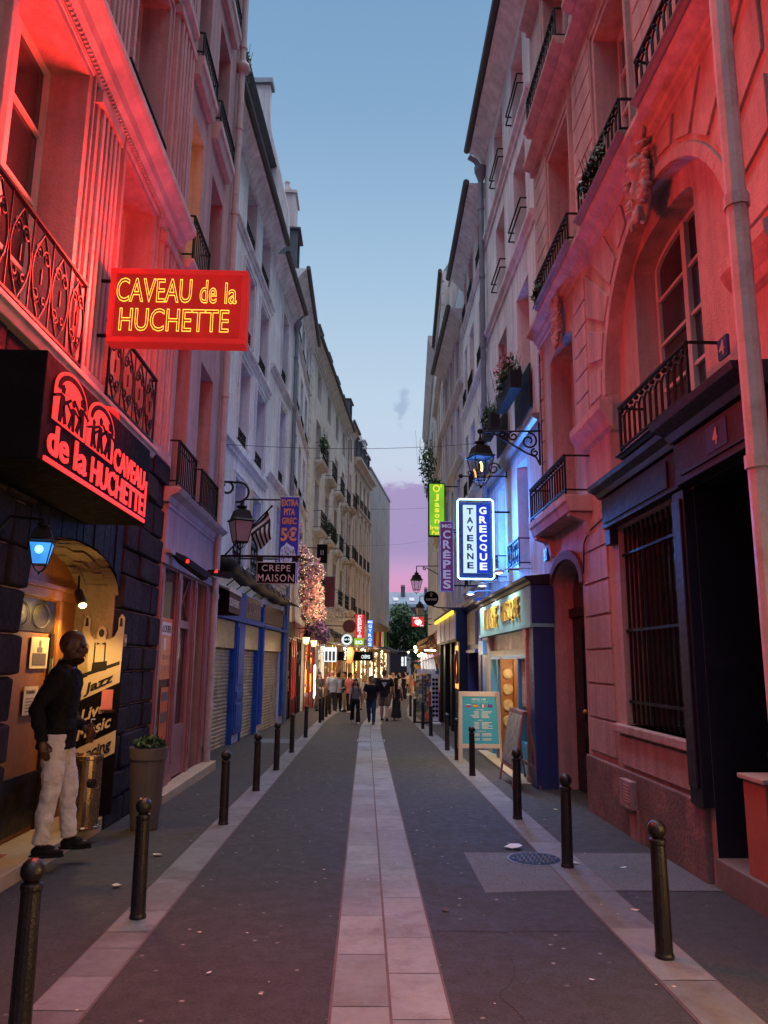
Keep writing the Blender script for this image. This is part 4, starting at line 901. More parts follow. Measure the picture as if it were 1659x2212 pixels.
    q.box(U(8.8), U(8.98), -0.004, 0.1, 3.1, 3.28); q.box(U(4.7), U(4.95), -0.004, 0.1, b.zb, 3.28)
    q.box(U(6.72), U(9.0), -0.004, 0.12, 3.3, 3.66); q.box(U(6.95), U(8.9), 0.119, 0.14, 3.35, 3.61); q.box(U(5.2), U(6.7), -0.004, 0.16, 3.3, 3.68); q.box(U(5.35), U(6.55), 0.159, 0.18, 3.36, 3.63)
    q.prism([(-0.004, 3.662), (0.14, 3.68), (0.17, 3.73), (0.25, 3.77), (0.27, 3.82), (-0.004, 3.84)], U(6.7), U(9.08)); q.prism([(-0.004, 3.682), (0.2, 3.69), (0.24, 3.75), (0.36, 3.8), (0.38, 3.86), (-0.004, 3.88)], U(5.1), U(6.699))
    q.quad((U(6.697), 0.0, b.zb), (U(6.697), -0.84, b.zb), (U(6.697), -0.84, 3.3), (U(6.697), 0.0, 3.3)); q.quad((U(4.953), 0.0, b.zb), (U(4.953), -0.84, b.zb), (U(4.953), -0.84, 3.3), (U(4.953), 0.0, 3.3)); q.quad((U(4.953), 0.0, 3.297), (U(6.697), 0.0, 3.297), (U(6.697), -0.84, 3.297), (U(4.953), -0.84, 3.297))
    portal = b.part(q, 'portal', 'navy_paint', bevel=0.008)
    q = b.mb(); k = 13
    for i in range(k): u = U(7.02) + (1.71) * i / (k - 1); q.tube([(u, -0.06, 1.08), (u, -0.06, 3.3)], 0.016, 6)
    for z in (1.3, 2.08, 2.95): q.box(U(6.95), U(8.8), -0.085, -0.035, z, z + 0.03)
    q.build('window_bars', M['iron'], portal)
    q = b.mb(); q.quad((U(6.95), -0.27, 1.06), (U(8.8), -0.27, 1.06), (U(8.8), -0.27, 3.27), (U(6.95), -0.27, 3.27)); q.build('pane', M['glass'], portal)
    q = b.mb(); q.quad((U(4.95), -0.83, b.zb), (U(6.7), -0.83, b.zb), (U(6.7), -0.83, 3.3), (U(4.95), -0.83, 3.3))
    for a, c in ((5.05, 5.8), (5.85, 6.6)):
        for z0, z1 in ((0.35, 1.1), (1.25, 2.6), (2.72, 3.15)): q.box(U(a), U(c), -0.829, -0.79, z0, z1)
    q.build('door', M['dark_door'], portal)
    q = b.mb(); q.box(U(4.9), U(6.72), -0.6, 0.02, -0.2, 0.16); b.part(q, 'doorstep', 'trim_dark', bevel=0.012)
    q = b.mb(); O = b.fr(U(5.92), 0.182, 3.44); q.box(U(5.62), U(5.98), 0.179, 0.187, 3.40, 3.62); pl = q.build('number_plate', M['navy_side'], portal); q = MB(); q.text('4', b.fr(U(5.85), 0.188, 3.44), -b.fr.d, (0, 0, 1), 0.085, 0.14, 0.006, bold=0.02); q.build('lettering', M['pipe'], portal)
    # sill, painted dado with vent
    q = b.mb(); q.box(U(6.98), U(9.05), -0.29, 0.09, 0.97, 1.06); b.part(q, 'sill', b.wall, bevel=0.012)
    q = b.mb(); q.box(U(6.95), U(9.0), -0.004, 0.035, 0.62, 0.94); b.part(q, 'apron_panel', b.wall, bevel=0.01)
    q = b.mb(); q.box(U(6.8), U(10.3), -0.004, 0.06, b.zb, 0.58); b.part(q, 'dado', 'stone_dado', bevel=0.015); q = b.mb(); q.box(U(12.08), U(12.5), -0.004, 0.06, b.zb, 0.58); b.part(q, 'dado', 'stone_dado', bevel=0.015)
    q = b.mb(); q.box(U(8.42), U(8.78), 0.058, 0.13, 0.22, 0.5); q.box(U(8.38), U(8.66), 0.058, 0.075, -0.1, 0.22)
    for i in range(6): q.box(U(8.46), U(8.66), 0.129, 0.135, 0.28 + 0.032 * i, 0.296 + 0.032 * i)
    b.part(q, 'vent_box', 'plaster_rose', bevel=0.006)
    # arched street door
    b.holes.append((U(10.34), U(12.04), b.zb, 3.22, 0.34, 0.42))
    q = b.mb(); n = -0.3; um = U(11.19)
    for a, c in ((U(10.34), um - 0.01), (um + 0.01, U(12.04))):
        q.box(a, c, n - 0.05, n, b.zb, 2.42)
        for z0, z1 in ((0.1, 0.72), (0.85, 2.3)):
            q.box(a + 0.12, c - 0.12, n - 0.001, n + 0.03, z0, z1); q.box(a + 0.18, c - 0.18, n + 0.029, n + 0.05, z0 + 0.06, z1 - 0.06)
    q.box(U(10.34), U(12.04), n - 0.05, n + 0.06, 2.42, 2.56)
    dr = b.part(q, 'door', 'dark_door', bevel=0.008)
    q = b.mb(); q.quad(*[(u, n - 0.02, z) for u, z in [(U(12.03), 2.56), (U(10.35), 2.56)] + arc_pts(um, 0.845, 2.8, 14, 0.415)]); q.build('fanlight', M['glass'], dr)
    q = b.mb(); q.ball((um + 0.09, n + 0.07, 1.05), 0.035); q.build('handle', M['gold'], dr)
    q = b.mb(); A, B_ = arc_pts(um, 0.85, 2.8, 16, 0.42), arc_pts(um, 1.0, 2.8, 16, 0.55)
    for i in range(16): q.plate([A[i], A[i + 1], B_[i + 1], B_[i]], -0.004, 0.05)
    b.part(q, 'door_hood', 'joint', bevel=0.006)
    # number plates
    for y, z, s in ((5.92, 4.22, 0.14), (12.25, 3.35, 0.16)):
        q = b.mb(); q.box(U(y) - s * 0.6, U(y) + s * 0.6, -0.004, 0.02 if y < 8 else 0.05, z, z + s * 1.25); pl = b.part(q, 'number_plate', 'navy_side'); q = MB(); q.text('4', b.fr(U(y) + s * 0.35, 0.021 if y < 8 else 0.051, z + s * 0.2), -b.fr.d, (0, 0, 1), s * 0.65, s * 0.85, 0.005, bold=0.02); q.build('lettering', M['pipe'], pl)
    lit_shop(b, U(1.5), U(4.3), 2.5, 'shop_near', 'wood_brown', True, 'navy_paint')
    q = b.mb(); q.tube([(U(9.1), 0.03, 3.5), (U(9.9), 0.03, 3.42), (U(10.1), 0.03, 3.3), (U(10.12), 0.05, 2.9)], 0.012, 5); q.tube([(U(12.3), 0.03, 3.6), (U(12.32), 0.03, 4.4), (U(12.3), 0.03, 6.9)], 0.012, 5); b.part(q, 'wall_cable', 'ink')
    b.pipe(U(4.86), -0.1, 17, 0.36, 0.072, 'pipe'); 
    b.finish(); b.roof()
    return b
R1 = build_r1()

def build_r2():
    b = Bld('townhouse', 'white townhouse with double window handrails, washed blue above the Greek tavern', 'R', (2.95, 12.5), (2.97, 18.1), 15.0, 'plaster_white')
    U = lambda y: y - 12.5
    for z0, z1 in ((12.6, 14.25), (9.9, 11.75), (6.2, 8.87), (3.45, 5.5)):
        for i, (a, c) in enumerate(((13.15, 14.3), (15.4, 16.5))):
            if z0 < 4: a, c = ((13.65, 14.65), (16.0, 16.9))[i]
            b.win(U(a), U(c), z0, z1, 'french', dep=0.3, frame='frame_white', pane='glass')
            if z0 > 9: b.rail(U(a) - 0.04, U(c) + 0.04, z0, z0 + 0.5, 0.12, 'two')
            elif z0 < 4: b.rail(U(a) - 0.05, U(c) + 0.05, z0 - 0.02, z0 + 0.5, 0.2, 'scroll')
    q = b.mb(); q.box(U(13.0), U(14.45), 0.03, 0.06, 6.2, 7.05); b.part(q, 'balcony_screen', 'black_canvas', bevel=0.02); q = b.mb(); q.box(U(15.3), U(16.6), 0.03, 0.06, 6.2, 7.0); b.part(q, 'balcony_screen', 'black_canvas', bevel=0.02)
    for z in (12.15, 9.55): b.course(z, 0.26, 0.1)
    b.course(5.7, 0.24, 0.14, mat='pipe_zinc'); b.gutter(15.0, 0.4); b.pipe(U(17.92), 2.5, 14.0, 0.12, 0.07, 'pipe_zinc', head=True)
    # tavern shopfront standing proud of the wall, with its lit room behind
    F = 0.33; b.holes.append((U(12.55), U(17.4), b.zb, 2.15, 1.8, 0)); z0 = -0.2
    q = b.mb(); q.box(U(12.02), U(12.36), -0.004, F, z0, 2.33); q.box(U(12.0), U(12.12), -0.003, F + 0.02, 2.331, 2.94); sf = b.part(q, 'shopfront', 'navy_side', bevel=0.008)
    q = b.mb(); q.box(U(12.121), U(17.55), -0.003, F + 0.01, 2.34, 2.94); q.box(U(12.0), U(17.6), -0.003, F + 0.04, 2.28, 2.335); fa = q.build('fascia', M['turquoise'], sf)
    q = b.mb(); q.prism([(-0.003, 2.945), (F + 0.03, 2.95), (F + 0.05, 3.0), (F + 0.1, 3.03), (F + 0.12, 3.07), (-0.003, 3.12)], U(11.98), U(17.6)); q.build('cornice', M['navy_paint'], sf)
    q = b.mb(); q.box(U(12.37), U(16.9), F - 0.14, F - 0.1, 1.98, 2.278); q.build('mural_panel', M['mural'], sf)
    q = b.mb(); q.tube([(U(12.55), F - 0.08, -0.05), (U(12.55), F - 0.08, 2.12)], 0.1, 12); q.box(U(12.42), U(12.68), F - 0.2, F + 0.03, 2.12, 2.27); q.box(U(12.43), U(12.67), F - 0.2, F + 0.02, -0.2, -0.02); q.build('column', M['salmon_paint'], sf)
    q = b.mb(); q.box(U(16.55), U(16.85), F - 0.16, F - 0.01, z0, 2.27); q.box(U(12.7), U(16.55), F - 0.15, F - 0.05, 1.86, 1.97); q.build('frame', M['cream_paint'], sf)
    q = b.mb(); q.box(U(16.9), U(17.5), -0.003, F - 0.02, z0, 2.27); q.box(U(16.86), U(17.54), -0.003, F + 0.06, 1.9, 2.2); q.build('end_pilaster', M['sky_paint'], sf); q = b.mb()
    for a, c in ((12.72, 12.8), (13.5, 13.62), (15.6, 15.7), (16.4, 16.5)): q.box(U(a), U(c), F - 0.16, F - 0.04, z0, 1.86)
    q.box(U(12.72), U(16.5), F - 0.155, F - 0.035, 1.80, 1.862); q.box(U(13.62), U(13.67), F - 0.7, F - 0.05, z0 + 0.03, 1.84); q.box(U(15.7), U(16.4), F - 0.13, F - 0.09, z0, 0.35); q.box(U(12.8), U(13.5), F - 0.13, F - 0.07, z0, 0.42); q.build('joinery', M['sky_paint'], sf)
    q = b.mb(); q.box(U(15.18), U(15.24), F - 0.06, F - 0.03, z0 + 0.03, 1.84); q.box(U(15.24), U(15.3), 0.121, F - 0.03, z0 + 0.03, 0.42); q.box(U(15.17), U(15.3), 0.02, 0.05, z0 + 0.03, 1.84); q.build('open_door', M['orange_wood'], sf)
    q = b.mb(); n = F - 0.1
    q.box(U(12.85), U(13.45), n - 0.004, n, 1.0, 1.8); q.build('window_notice', M['paper'], sf)
    q = b.mb()
    for i in range(4): u = U(12.88) + 0.18 * i; q.box(u, u + 0.012, n + 0.001, n + 0.01, 1.05, 1.75)
    for i in range(5): q.box(U(12.88), U(13.43), n + 0.0105, n + 0.014, 1.08 + 0.16 * i, 1.09 + 0.16 * i)
    q.build('lattice', M['white_letter'], sf)
    q = b.mb(); q.box(U(12.56), U(17.39), -1.78, -1.7, z0, 2.14); q.box(U(12.56), U(17.39), -1.7, 0.0, z0 - 0.05, -0.16); q.box(U(15.22), U(15.3), -1.7, 0.28, -0.15, 1.85); q.box(U(12.56), U(17.39), -1.7, -0.02, 2.1, 2.145); q.box(U(17.3), U(17.38), -1.7, 0, -0.15, 2.1); q.build('dining_room', M['orange_wood'], sf)
    q = b.mb()
    for y in (15.45, 16.1, 16.75):
        for z in (0.75, 1.15, 1.55): 
            pts = [(U(y) + 0.17 * math.cos(t * 0.5236), z + 0.17 * math.sin(t * 0.5236)) for t in range(12)]; q.plate(pts, -1.69, -1.66)
    for y in (15.21,):
        for n in (0.165,):
            for z in (0.62, 0.92, 1.22, 1.52): q.add([(U(y), n + 0.115 * math.cos(t * 0.5236), z + 0.115 * math.sin(t * 0.5236)) for t in range(12)] + [(U(y) - 0.03, n + 0.09 * math.cos(t * 0.5236), z + 0.09 * math.sin(t * 0.5236)) for t in range(12)], [tuple(range(12)), tuple(range(12, 24))] + [(i, (i + 1) % 12, 12 + (i + 1) % 12, 12 + i) for i in range(12)])
    q.build('wall_plates', M['china'], sf)
    q = b.mb(); q.ball((U(14.2), -0.9, 1.95), (0.12, 0.12, 0.09)); q.ball((U(16.4), -0.8, 1.95), (0.12, 0.12, 0.09)); q.build('ceiling_lamp', M['bulb_warm'], sf)
    for y_, n_ in ((14.35, -0.1), (16.2, -0.6)):
        l = bpy.data.lights.new('lamp_light', 'POINT'); l.energy = 34; l.color = (1.0, 0.68, 0.34); l.shadow_soft_size = 0.1; o = bpy.data.objects.new('lamp_light', l); COL.objects.link(o); o.parent = sf; o.location = b.fr(U(y_), n_, 1.72) - kids_loc(sf)
    for body, a, c in (('TAVERNE', 16.9, 15.1), ('GRECQUE', 14.75, 12.95)):
        q = MB(); q.text(body, b.fr(U(a), F + 0.012, 2.42), -b.fr.d, (0, 0, 1), a - c, 0.42, 0.03, bold=0.0, space=1.12); q.build('lettering', M['gold'], sf)
    q = b.mb(); q.box(U(12.4), U(17.0), -0.003, F + 0.18, b.zb, -0.1); q.build('doorstep', M['slab_cream'], sf, bevel=0.01)
    b.finish(); b.roof(2.2, 0.6, 'slate')
    return b
R2 = build_r2()

def build_r3():
    b = Bld('townhouse', 'grey white townhouse above the brown shuttered shop and the green and black pub', 'R', (2.97, 18.1), (3.05, 23.3), 14.1, 'plaster_white')
    U = lambda y: y - 18.1
    for z0, z1 in ((12.3, 13.7), (9.5, 11.4), (6.6, 8.5), (3.9, 5.8)):
        for a, c in ((18.5, 19.5), (20.6, 21.6), (22.2, 22.9)): b.win(U(a), U(c), z0, z1, 'french', dep=0.3, frame='frame_white'); b.rail(U(a), U(c), z0, z0 + 0.4, 0.06, 'bars')
    for z in (12.0, 9.2, 6.3, 3.6): b.course(z, 0.2, 0.1)
    b.gutter(14.1, 0.42); b.holes.append((U(18.6), U(20.5), b.zb, 2.0, 0.2, 0))
    q = b.mb(); F = 0.25
    for a, c in ((18.15, 18.6), (20.5, 20.9)): q.box(U(a), U(c), -0.004, F, b.zb, 3.05)
    q.box(U(18.601), U(20.499), -0.003, F, 2.02, 3.05); q.prism([(-0.003, 3.055), (F, 3.06), (F + 0.12, 3.16), (F + 0.14, 3.22), (-0.003, 3.26)], U(18.1), U(20.95)); q.box(U(18.6), U(20.5), F, F + 0.08, 1.96, 2.05)
    sf = b.part(q, 'shopfront', 'navy_side', bevel=0.01)
    q = b.mb(); q.box(U(18.75), U(20.4), F + 0.001, F + 0.05, 2.16, 2.96); q.build('fascia', M['shutter_brown'], sf); rolling_shutter(b, U(18.6), U(20.5), -0.3, 2.0, -0.06, mat='shutter_brown', parent=sf)
    b.finish(); b.roof(2.2, 0.6, 'zinc')
    # black public house front
    q = b.mb(); F = 0.45; zp = -0.45
    for a, c in ((20.95, 21.3), (23.2, 23.6), (25.3, 25.6), (27.2, 27.5)): q.box(U(a), U(c), -0.06, F, zp, 2.3)
    q.box(U(20.95), U(27.5), -0.06, F + 0.08, 2.3, 3.12); q.box(U(20.95), U(27.5), -0.06, F + 0.2, 3.121, 3.2); pf = b.part(q, 'pub_front', 'black_canvas', bevel=0.01)
    q = b.mb(); q.box(U(21.31), U(23.19), -0.06, F - 0.1, zp, 2.29); q.box(U(23.61), U(25.29), -0.06, F - 0.16, zp, 2.29); q.box(U(25.61), U(27.19), -0.06, F - 0.1, zp, 2.29); q.build('panelling', M['green_paint'], pf)
    q = b.mb(); q.box(U(21.6), U(22.9), F - 0.099, F - 0.08, 1.0, 2.2); po = q.build('lit_panel', M['shop_amber'], pf); q = b.mb(); q.tube([(U(22.25) + 0.42 * math.cos(i * 0.3142), F - 0.07, 1.6 + 0.42 * math.sin(i * 0.3142)) for i in range(20)], 0.06, 6, closed=True); q.build('ring', M['maroon'], po)
    q = b.mb()
    for i in range(4): u = U(21.05) + 1.6 * i; q.box(u, u + 1.35, F + 0.081, F + 0.11, 2.36, 3.05)
    q.build('sign_panel', M['lilac_panel'], pf)
    q = b.mb(); q.box(U(21.0), U(27.3), F + 0.14, F + 0.2, 3.03, 3.12); q.build('light_bar', M['yellow_glow'], pf)
    return b
M['yellow_glow'] = emit('yellow light bar', (1.0, 0.62, 0.06), 1.6)
R3 = build_r3()

def build_r4():
    b = Bld('townhouse', 'cream townhouse with zinc mansard and chimneys, beyond the grey white house', 'R', (3.05, 23.3), (3.05, 29.2), 13.1, 'plaster_pale')
    for z0, z1 in ((10.9, 12.6), (8.3, 10.2), (5.8, 7.7), (3.6, 5.2)):
        for u in (0.7, 2.6, 4.4): b.win(u, u + 1.0, z0, z1, 'french', dep=0.3, surround=0.1, trim='plaster_pale')
    for z in (10.5, 8.0, 5.5): b.course(z, 0.22, 0.16)
    b.gutter(13.1, 0.42); b.finish(); b.roof(3.6, 0.8, 'zinc', inset=0.5); b.chimney(2.8, 3.9, 13.2, 17.6, -0.45, 0.8, 'plaster_pale', 3); b.chimney(4.8, 5.6, 13.2, 16.9, -0.2, 0.8, 'plaster_pale', 2)
    q = b.mb(); q.box(4.4, 5.7, -0.004, 0.2, b.zb, 2.6); q.box(4.3, 5.8, -0.004, 0.3, 2.6, 3.2); b.part(q, 'shopfront', 'maroon', bevel=0.01)
    return b
R4 = build_r4()

def build_r5():
    b = Bld('corner_house', 'tall quoined stone house rising above its right hand neighbours, greenery on its ledges', 'R', (3.05, 29.2), (3.45, 37.0), 17.6, 'plaster_pale')
    for z0, z1 in ((4.6, 6.8), (7.8, 10.0), (11.0, 13.2), (14.2, 16.2)):
        for u in (1.6, 3.8, 6.0): b.win(u, u + 1.0, z0, z1, 'french', dep=0.3)
    quoins(b, 0, 0.8, 3.6, 17.2, 'plaster_pale', 0.5, 0.07)
    for z in (7.2, 10.5, 13.7): b.course(z, 0.25, 0.2)
    b.gutter(17.6, 0.1); lit_shop(b, 0.4, 3.4, 2.6, 'shop_warm', 'maroon', True, 'red_panel'); lit_shop(b, 3.9, 7.2, 2.6, 'shop_white', 'wood_brown', True, 'maroon'); b.finish(); b.roof(2.2, 0.6, 'zinc')
    return b
R5 = build_r5()
def build_r6():
    b = Bld('townhouse', 'dark stone townhouse at the far right with a projecting bracketed roof edge', 'R', (3.45, 37.0), (4.5, 55.0), 18.2, 'plaster_pale')
    for z0, z1 in ((4.6, 6.8), (7.8, 10.0), (11.0, 13.2), (14.2, 16.2)):
        for u in (1.5, 5, 8.5, 12, 15.5): b.win(u, u + 1.1, z0, z1, 'french', dep=0.3)
    q = b.mb(); q.prism([(-0.004, 17.2), (0.1, 17.3), (0.42, 18.1), (0.42, 18.24), (-0.004, 18.24)], 0.02, b.L); b.part(q, 'eaves_cornice', 'plaster_pale')
    lit_shop(b, 0.6, 5.6, 2.6, 'shop_warm', 'wood_brown', True, 'red_panel'); lit_shop(b, 6.2, 11.0, 2.6, 'shop_white', 'wood_brown', True, 'black_canvas'); lit_shop(b, 11.6, 17.0, 2.6, 'shop_warm', 'wood_brown', True, 'red_panel'); b.finish(); b.roof(2.0, 0.6, 'zinc')
    return b
R6 = build_r6()
def build_r7():
    b = Bld('townhouse', 'farthest townhouse on the right, almost hidden by the shop signs', 'R', (4.5, 55.0), (7.0, 74.0), 16.5, 'plaster_pale')
    for z0, z1 in ((4.6, 6.8), (7.8, 10.0), (11.0, 13.2)):
        for u in (1.5, 5, 8.5, 12, 15.5): b.win(u, u + 1.1, z0, z1, 'french', dep=0.3)
    lit_shop(b, 0.6, 8.6, 2.6, 'shop_warm', 'wood_brown', True, 'red_panel'); lit_shop(b, 9.2, 18.0, 2.6, 'shop_warm', 'wood_brown', True, 'red_panel'); b.finish(); b.roof(2.0, 0.6, 'zinc')
    return b
R7 = build_r7()

# ------------------------------------------------------------------ square at the end of the street
def far_block():
    b = Bld('apartment_block', 'long blue grey mansard apartment block closing the view beyond the tree', 'L', (-60, 170), (60, 170), 10.6, 'render_grey', depth=16)
    for i in range(9):
        u = 63.2 + i * 2.6
        b.win(u, u + 1.1, 6.9, 9.4, 'cross', dep=0.3, frame='frame_white'); b.win(u, u + 1.1, 3.0, 5.6, 'cross', dep=0.3, frame='frame_white'); b.rail(u - 0.3, u + 1.4, 6.9, 7.8, 0.2, 'bars', step=0.3, r=0.03)
    b.course(9.9, 0.5, 0.5); b.finish()
    q = b.mb(); q.prism([(0.3, 10.62), (-0.9, 14.4), (-8, 17.6), (-16, 10.62)], 0, b.L); b.part(q, 'roof', 'zinc_blue')
    for i in range(9):
        u = 63.7 + i * 3.6; b.dormer(u, 11.4, 1.5, 2.2, -0.1)
        q = b.mb(); k = u - 0.9; q.add([(k, -2.42, 15.15), (k + 1.1, -2.42, 15.15), (k + 1.1, -4.2, 15.95), (k, -4.2, 15.95), (k, -2.38, 15.25), (k + 1.1, -2.38, 15.25), (k + 1.1, -4.16, 16.05), (k, -4.16, 16.05)], [(4, 5, 6, 7), (0, 1, 5, 4), (1, 2, 6, 5), (2, 3, 7, 6), (3, 0, 4, 7)]); b.part(q, 'skylight', 'frame_white')
    b.chimney(68.2, 69.1, 14, 18.6, -5.0, 1.0, 'slate', 4); b.chimney(73.6, 74.3, 14, 18.2, -6, 1.0, 'slate', 3)
M['zinc_blue'] = surf('blue grey zinc roof', (0.19, 0.245, 0.31), 0.6, 0.15, 0.5, 0.1, 4, streak=0.1)
far_block()

def tree(name, label, loc, h, rx, ry, z0, seed, n=5200, size=0.28):
    t = thing(name, label, 'tree', loc); rnd = random.Random(seed); L = Vector(loc)
    q = MB(); top = L + Vector((0, 0, h * 0.75)); q.tube([L, L + Vector((0.1, 0, h * 0.25)), L + Vector((0, 0.1, h * 0.5)), top], [0.32, 0.26, 0.2, 0.06], 8, world=True)
    for k in range(9):
        a = k * 2.4; s = L + Vector((0, 0, h * (0.3 + 0.04 * k))); e = s + Vector((math.cos(a) * rx * 0.7, math.sin(a) * ry * 0.7, h * 0.2)); q.tube([s, s.lerp(e, 0.5) + Vector((0, 0, 0.3)), e], [0.13, 0.08, 0.03], 5, world=True)
    q.build('trunk', M['bark'], t)
    q = MB(); blobs = [(rnd.uniform(-1, 1) * rx * 0.75, rnd.uniform(-1, 1) * ry * 0.75, z0 + (h - z0) * (0.12 + 0.76 * rnd.random()), rnd.uniform(0.22, 0.42) * rx) for _ in range(34)]
    for _ in range(n):
        bx, by, bz, br = rnd.choice(blobs); v = Vector((rnd.gauss(0, 1), rnd.gauss(0, 1), rnd.gauss(0, 1))).normalized() * br * rnd.uniform(0.55, 1.05)
        p = L + Vector((bx, by, bz)) + v; a = Vector((rnd.gauss(0, 1), rnd.gauss(0, 1), rnd.gauss(0, 1))).normalized(); c = a.orthogonal().normalized(); s = size * rnd.uniform(0.6, 1.3)
        q.add([p - a * s, p + c * s * 0.5, p + a * s, p - c * s * 0.5], [(0, 1, 2, 3)], raw=True)
    q.build('crown', M['leaf_far'], t)
tree('plane_tree', 'broad dark green tree filling the gap at the end of the street', (7.2, 116, -1.2), 11.2, 5.0, 4.0, 2.4, 3, 9000, 0.30)
tree('plane_tree', 'second dark tree further right behind the red bar sign', (14.5, 122, -1.2), 10.4, 4.6, 4.0, 2.4, 9, 6000, 0.30)
tree('plane_tree', 'third dark tree half hidden by the blank grey corner house', (-1.5, 124, -1.2), 9.6, 4.6, 4.0, 2.4, 12, 5000, 0.30)

# ------------------------------------------------------------------ street furniture
EX, EZ = Vector((1, 0, 0)), Vector((0, 0, 1))
def make_bollard():
    t = thing('bollard', 'x', 'bollard'); q = MB()
    q.lathe([(0.058, -0.02), (0.058, 0.03), (0.052, 0.045), (0.050, 0.4), (0.047, 0.66), (0.052, 0.675), (0.052, 0.695), (0.036, 0.705)], sides=16); q.build('post', M['bollard'], t, smooth=False, bevel=0.003)
    q = MB(); q.ball((0, 0, 0.755), 0.058, 16, 10); q.build('ball_finial', M['bollard'], t, smooth=True); return t
BOL = make_bollard(); used = [False]
LB = [(-1.58, 4.02, 'nearest bollard of the left row, cut by the bottom edge of the photo'), (-1.55, 5.84, 'second bollard of the left row, beside the big planter'), (-1.55, 9.17, 'third bollard of the left row, in front of the vacant rose shopfront'), (-1.52, 11.62, 'fourth bollard of the left row, before the first roller shutter'), (-1.49, 13.95, 'fifth bollard of the left row, before the blue shopfront'), (-1.49, 16.83, 'sixth bollard of the left row, before the second roller shutter'), (-1.47, 20.5, 'seventh bollard of the left row, the last one well before the standing people'), (-1.42, 26.2, 'bollard in front of the woman in the dark jacket'), (-1.39, 27.4, 'bollard right behind the one in front of the long haired woman'), (-1.37, 29.5, 'bollard just before the man in the pale blue shirt'), (-1.31, 31.1, 'bollard touching the dark trousers of the man in pale blue'), (-1.14, 32.6, 'farthest bollard of the left row, between two blue shirted people')]
RB = [(1.87, 5.1, 'nearest bollard of the right row, standing alone in the foreground'), (1.85, 7.32, 'second bollard of the right row, beside the manhole cover'), (1.85, 9.6, 'third bollard of the right row, in front of the leaning menu board'), (1.84, 13.41, 'bollard standing in front of the blue menu board'), (1.86, 15.7, 'bollard half hidden by the left leg of the blue menu board'), (1.86, 17.56, 'bollard next beyond the blue menu board on the right'), (1.82, 21.3, 'bollard before the green pub front on the right'), (1.80, 23.9, 'bollard just before the postcard rack'), (1.72, 26.5, 'bollard touching the left side of the postcard rack'), (1.80, 30.2, 'farthest bollard of the right row, behind the postcard rack')]
for g, row in (('bollards along the left kerb strip', LB), ('bollards along the right kerb strip', RB)):
    for x, y, lab in row:
        o = BOL if not used[0] else copy_tree(BOL); used[0] = True
        o.location = (x, y, gz(y)); o.rotation_euler.z = random.uniform(0, 3); o.rotation_euler.x = R(random.uniform(-0.8, 0.8)); o['label'] = lab; o['group'] = g; o['category'] = 'bollard'

def glass_mat():
    m, nt, b, N, Lk = _new('lantern glass'); nt.nodes.remove(b)
    out = [n for n in nt.nodes if n.type == 'OUTPUT_MATERIAL'][0]; tr = N('ShaderNodeBsdfTransparent'); tr.inputs[0].default_value = (0.82, 0.84, 0.88, 1); gl = N('ShaderNodeBsdfGlossy'); gl.inputs['Roughness'].default_value = 0.08; mx = N('ShaderNodeMixShader'); mx.inputs[0].default_value = 0.25
    Lk(tr.outputs[0], mx.inputs[1]); Lk(gl.outputs[0], mx.inputs[2]); Lk(mx.outputs[0], out.inputs[0]); return m
M['lantern_glass'] = glass_mat(); M['frosted'] = surf('frosted lamp glass', (0.34, 0.29, 0.27), 0.35, 0.1, 3, 0.0)
M['filament'] = emit('gas lamp filament', (1.0, 0.55, 0.14), 9); M['blue_glow'] = emit('blue lamp glass', (0.05, 0.32, 0.9), 1.1, var=0.3, scale=8); M['blue_bulb'] = emit('blue bulb', (0.1, 0.6, 1.0), 7); M['warm_glass'] = emit('warm lantern glass', (1.0, 0.62, 0.22), 5)

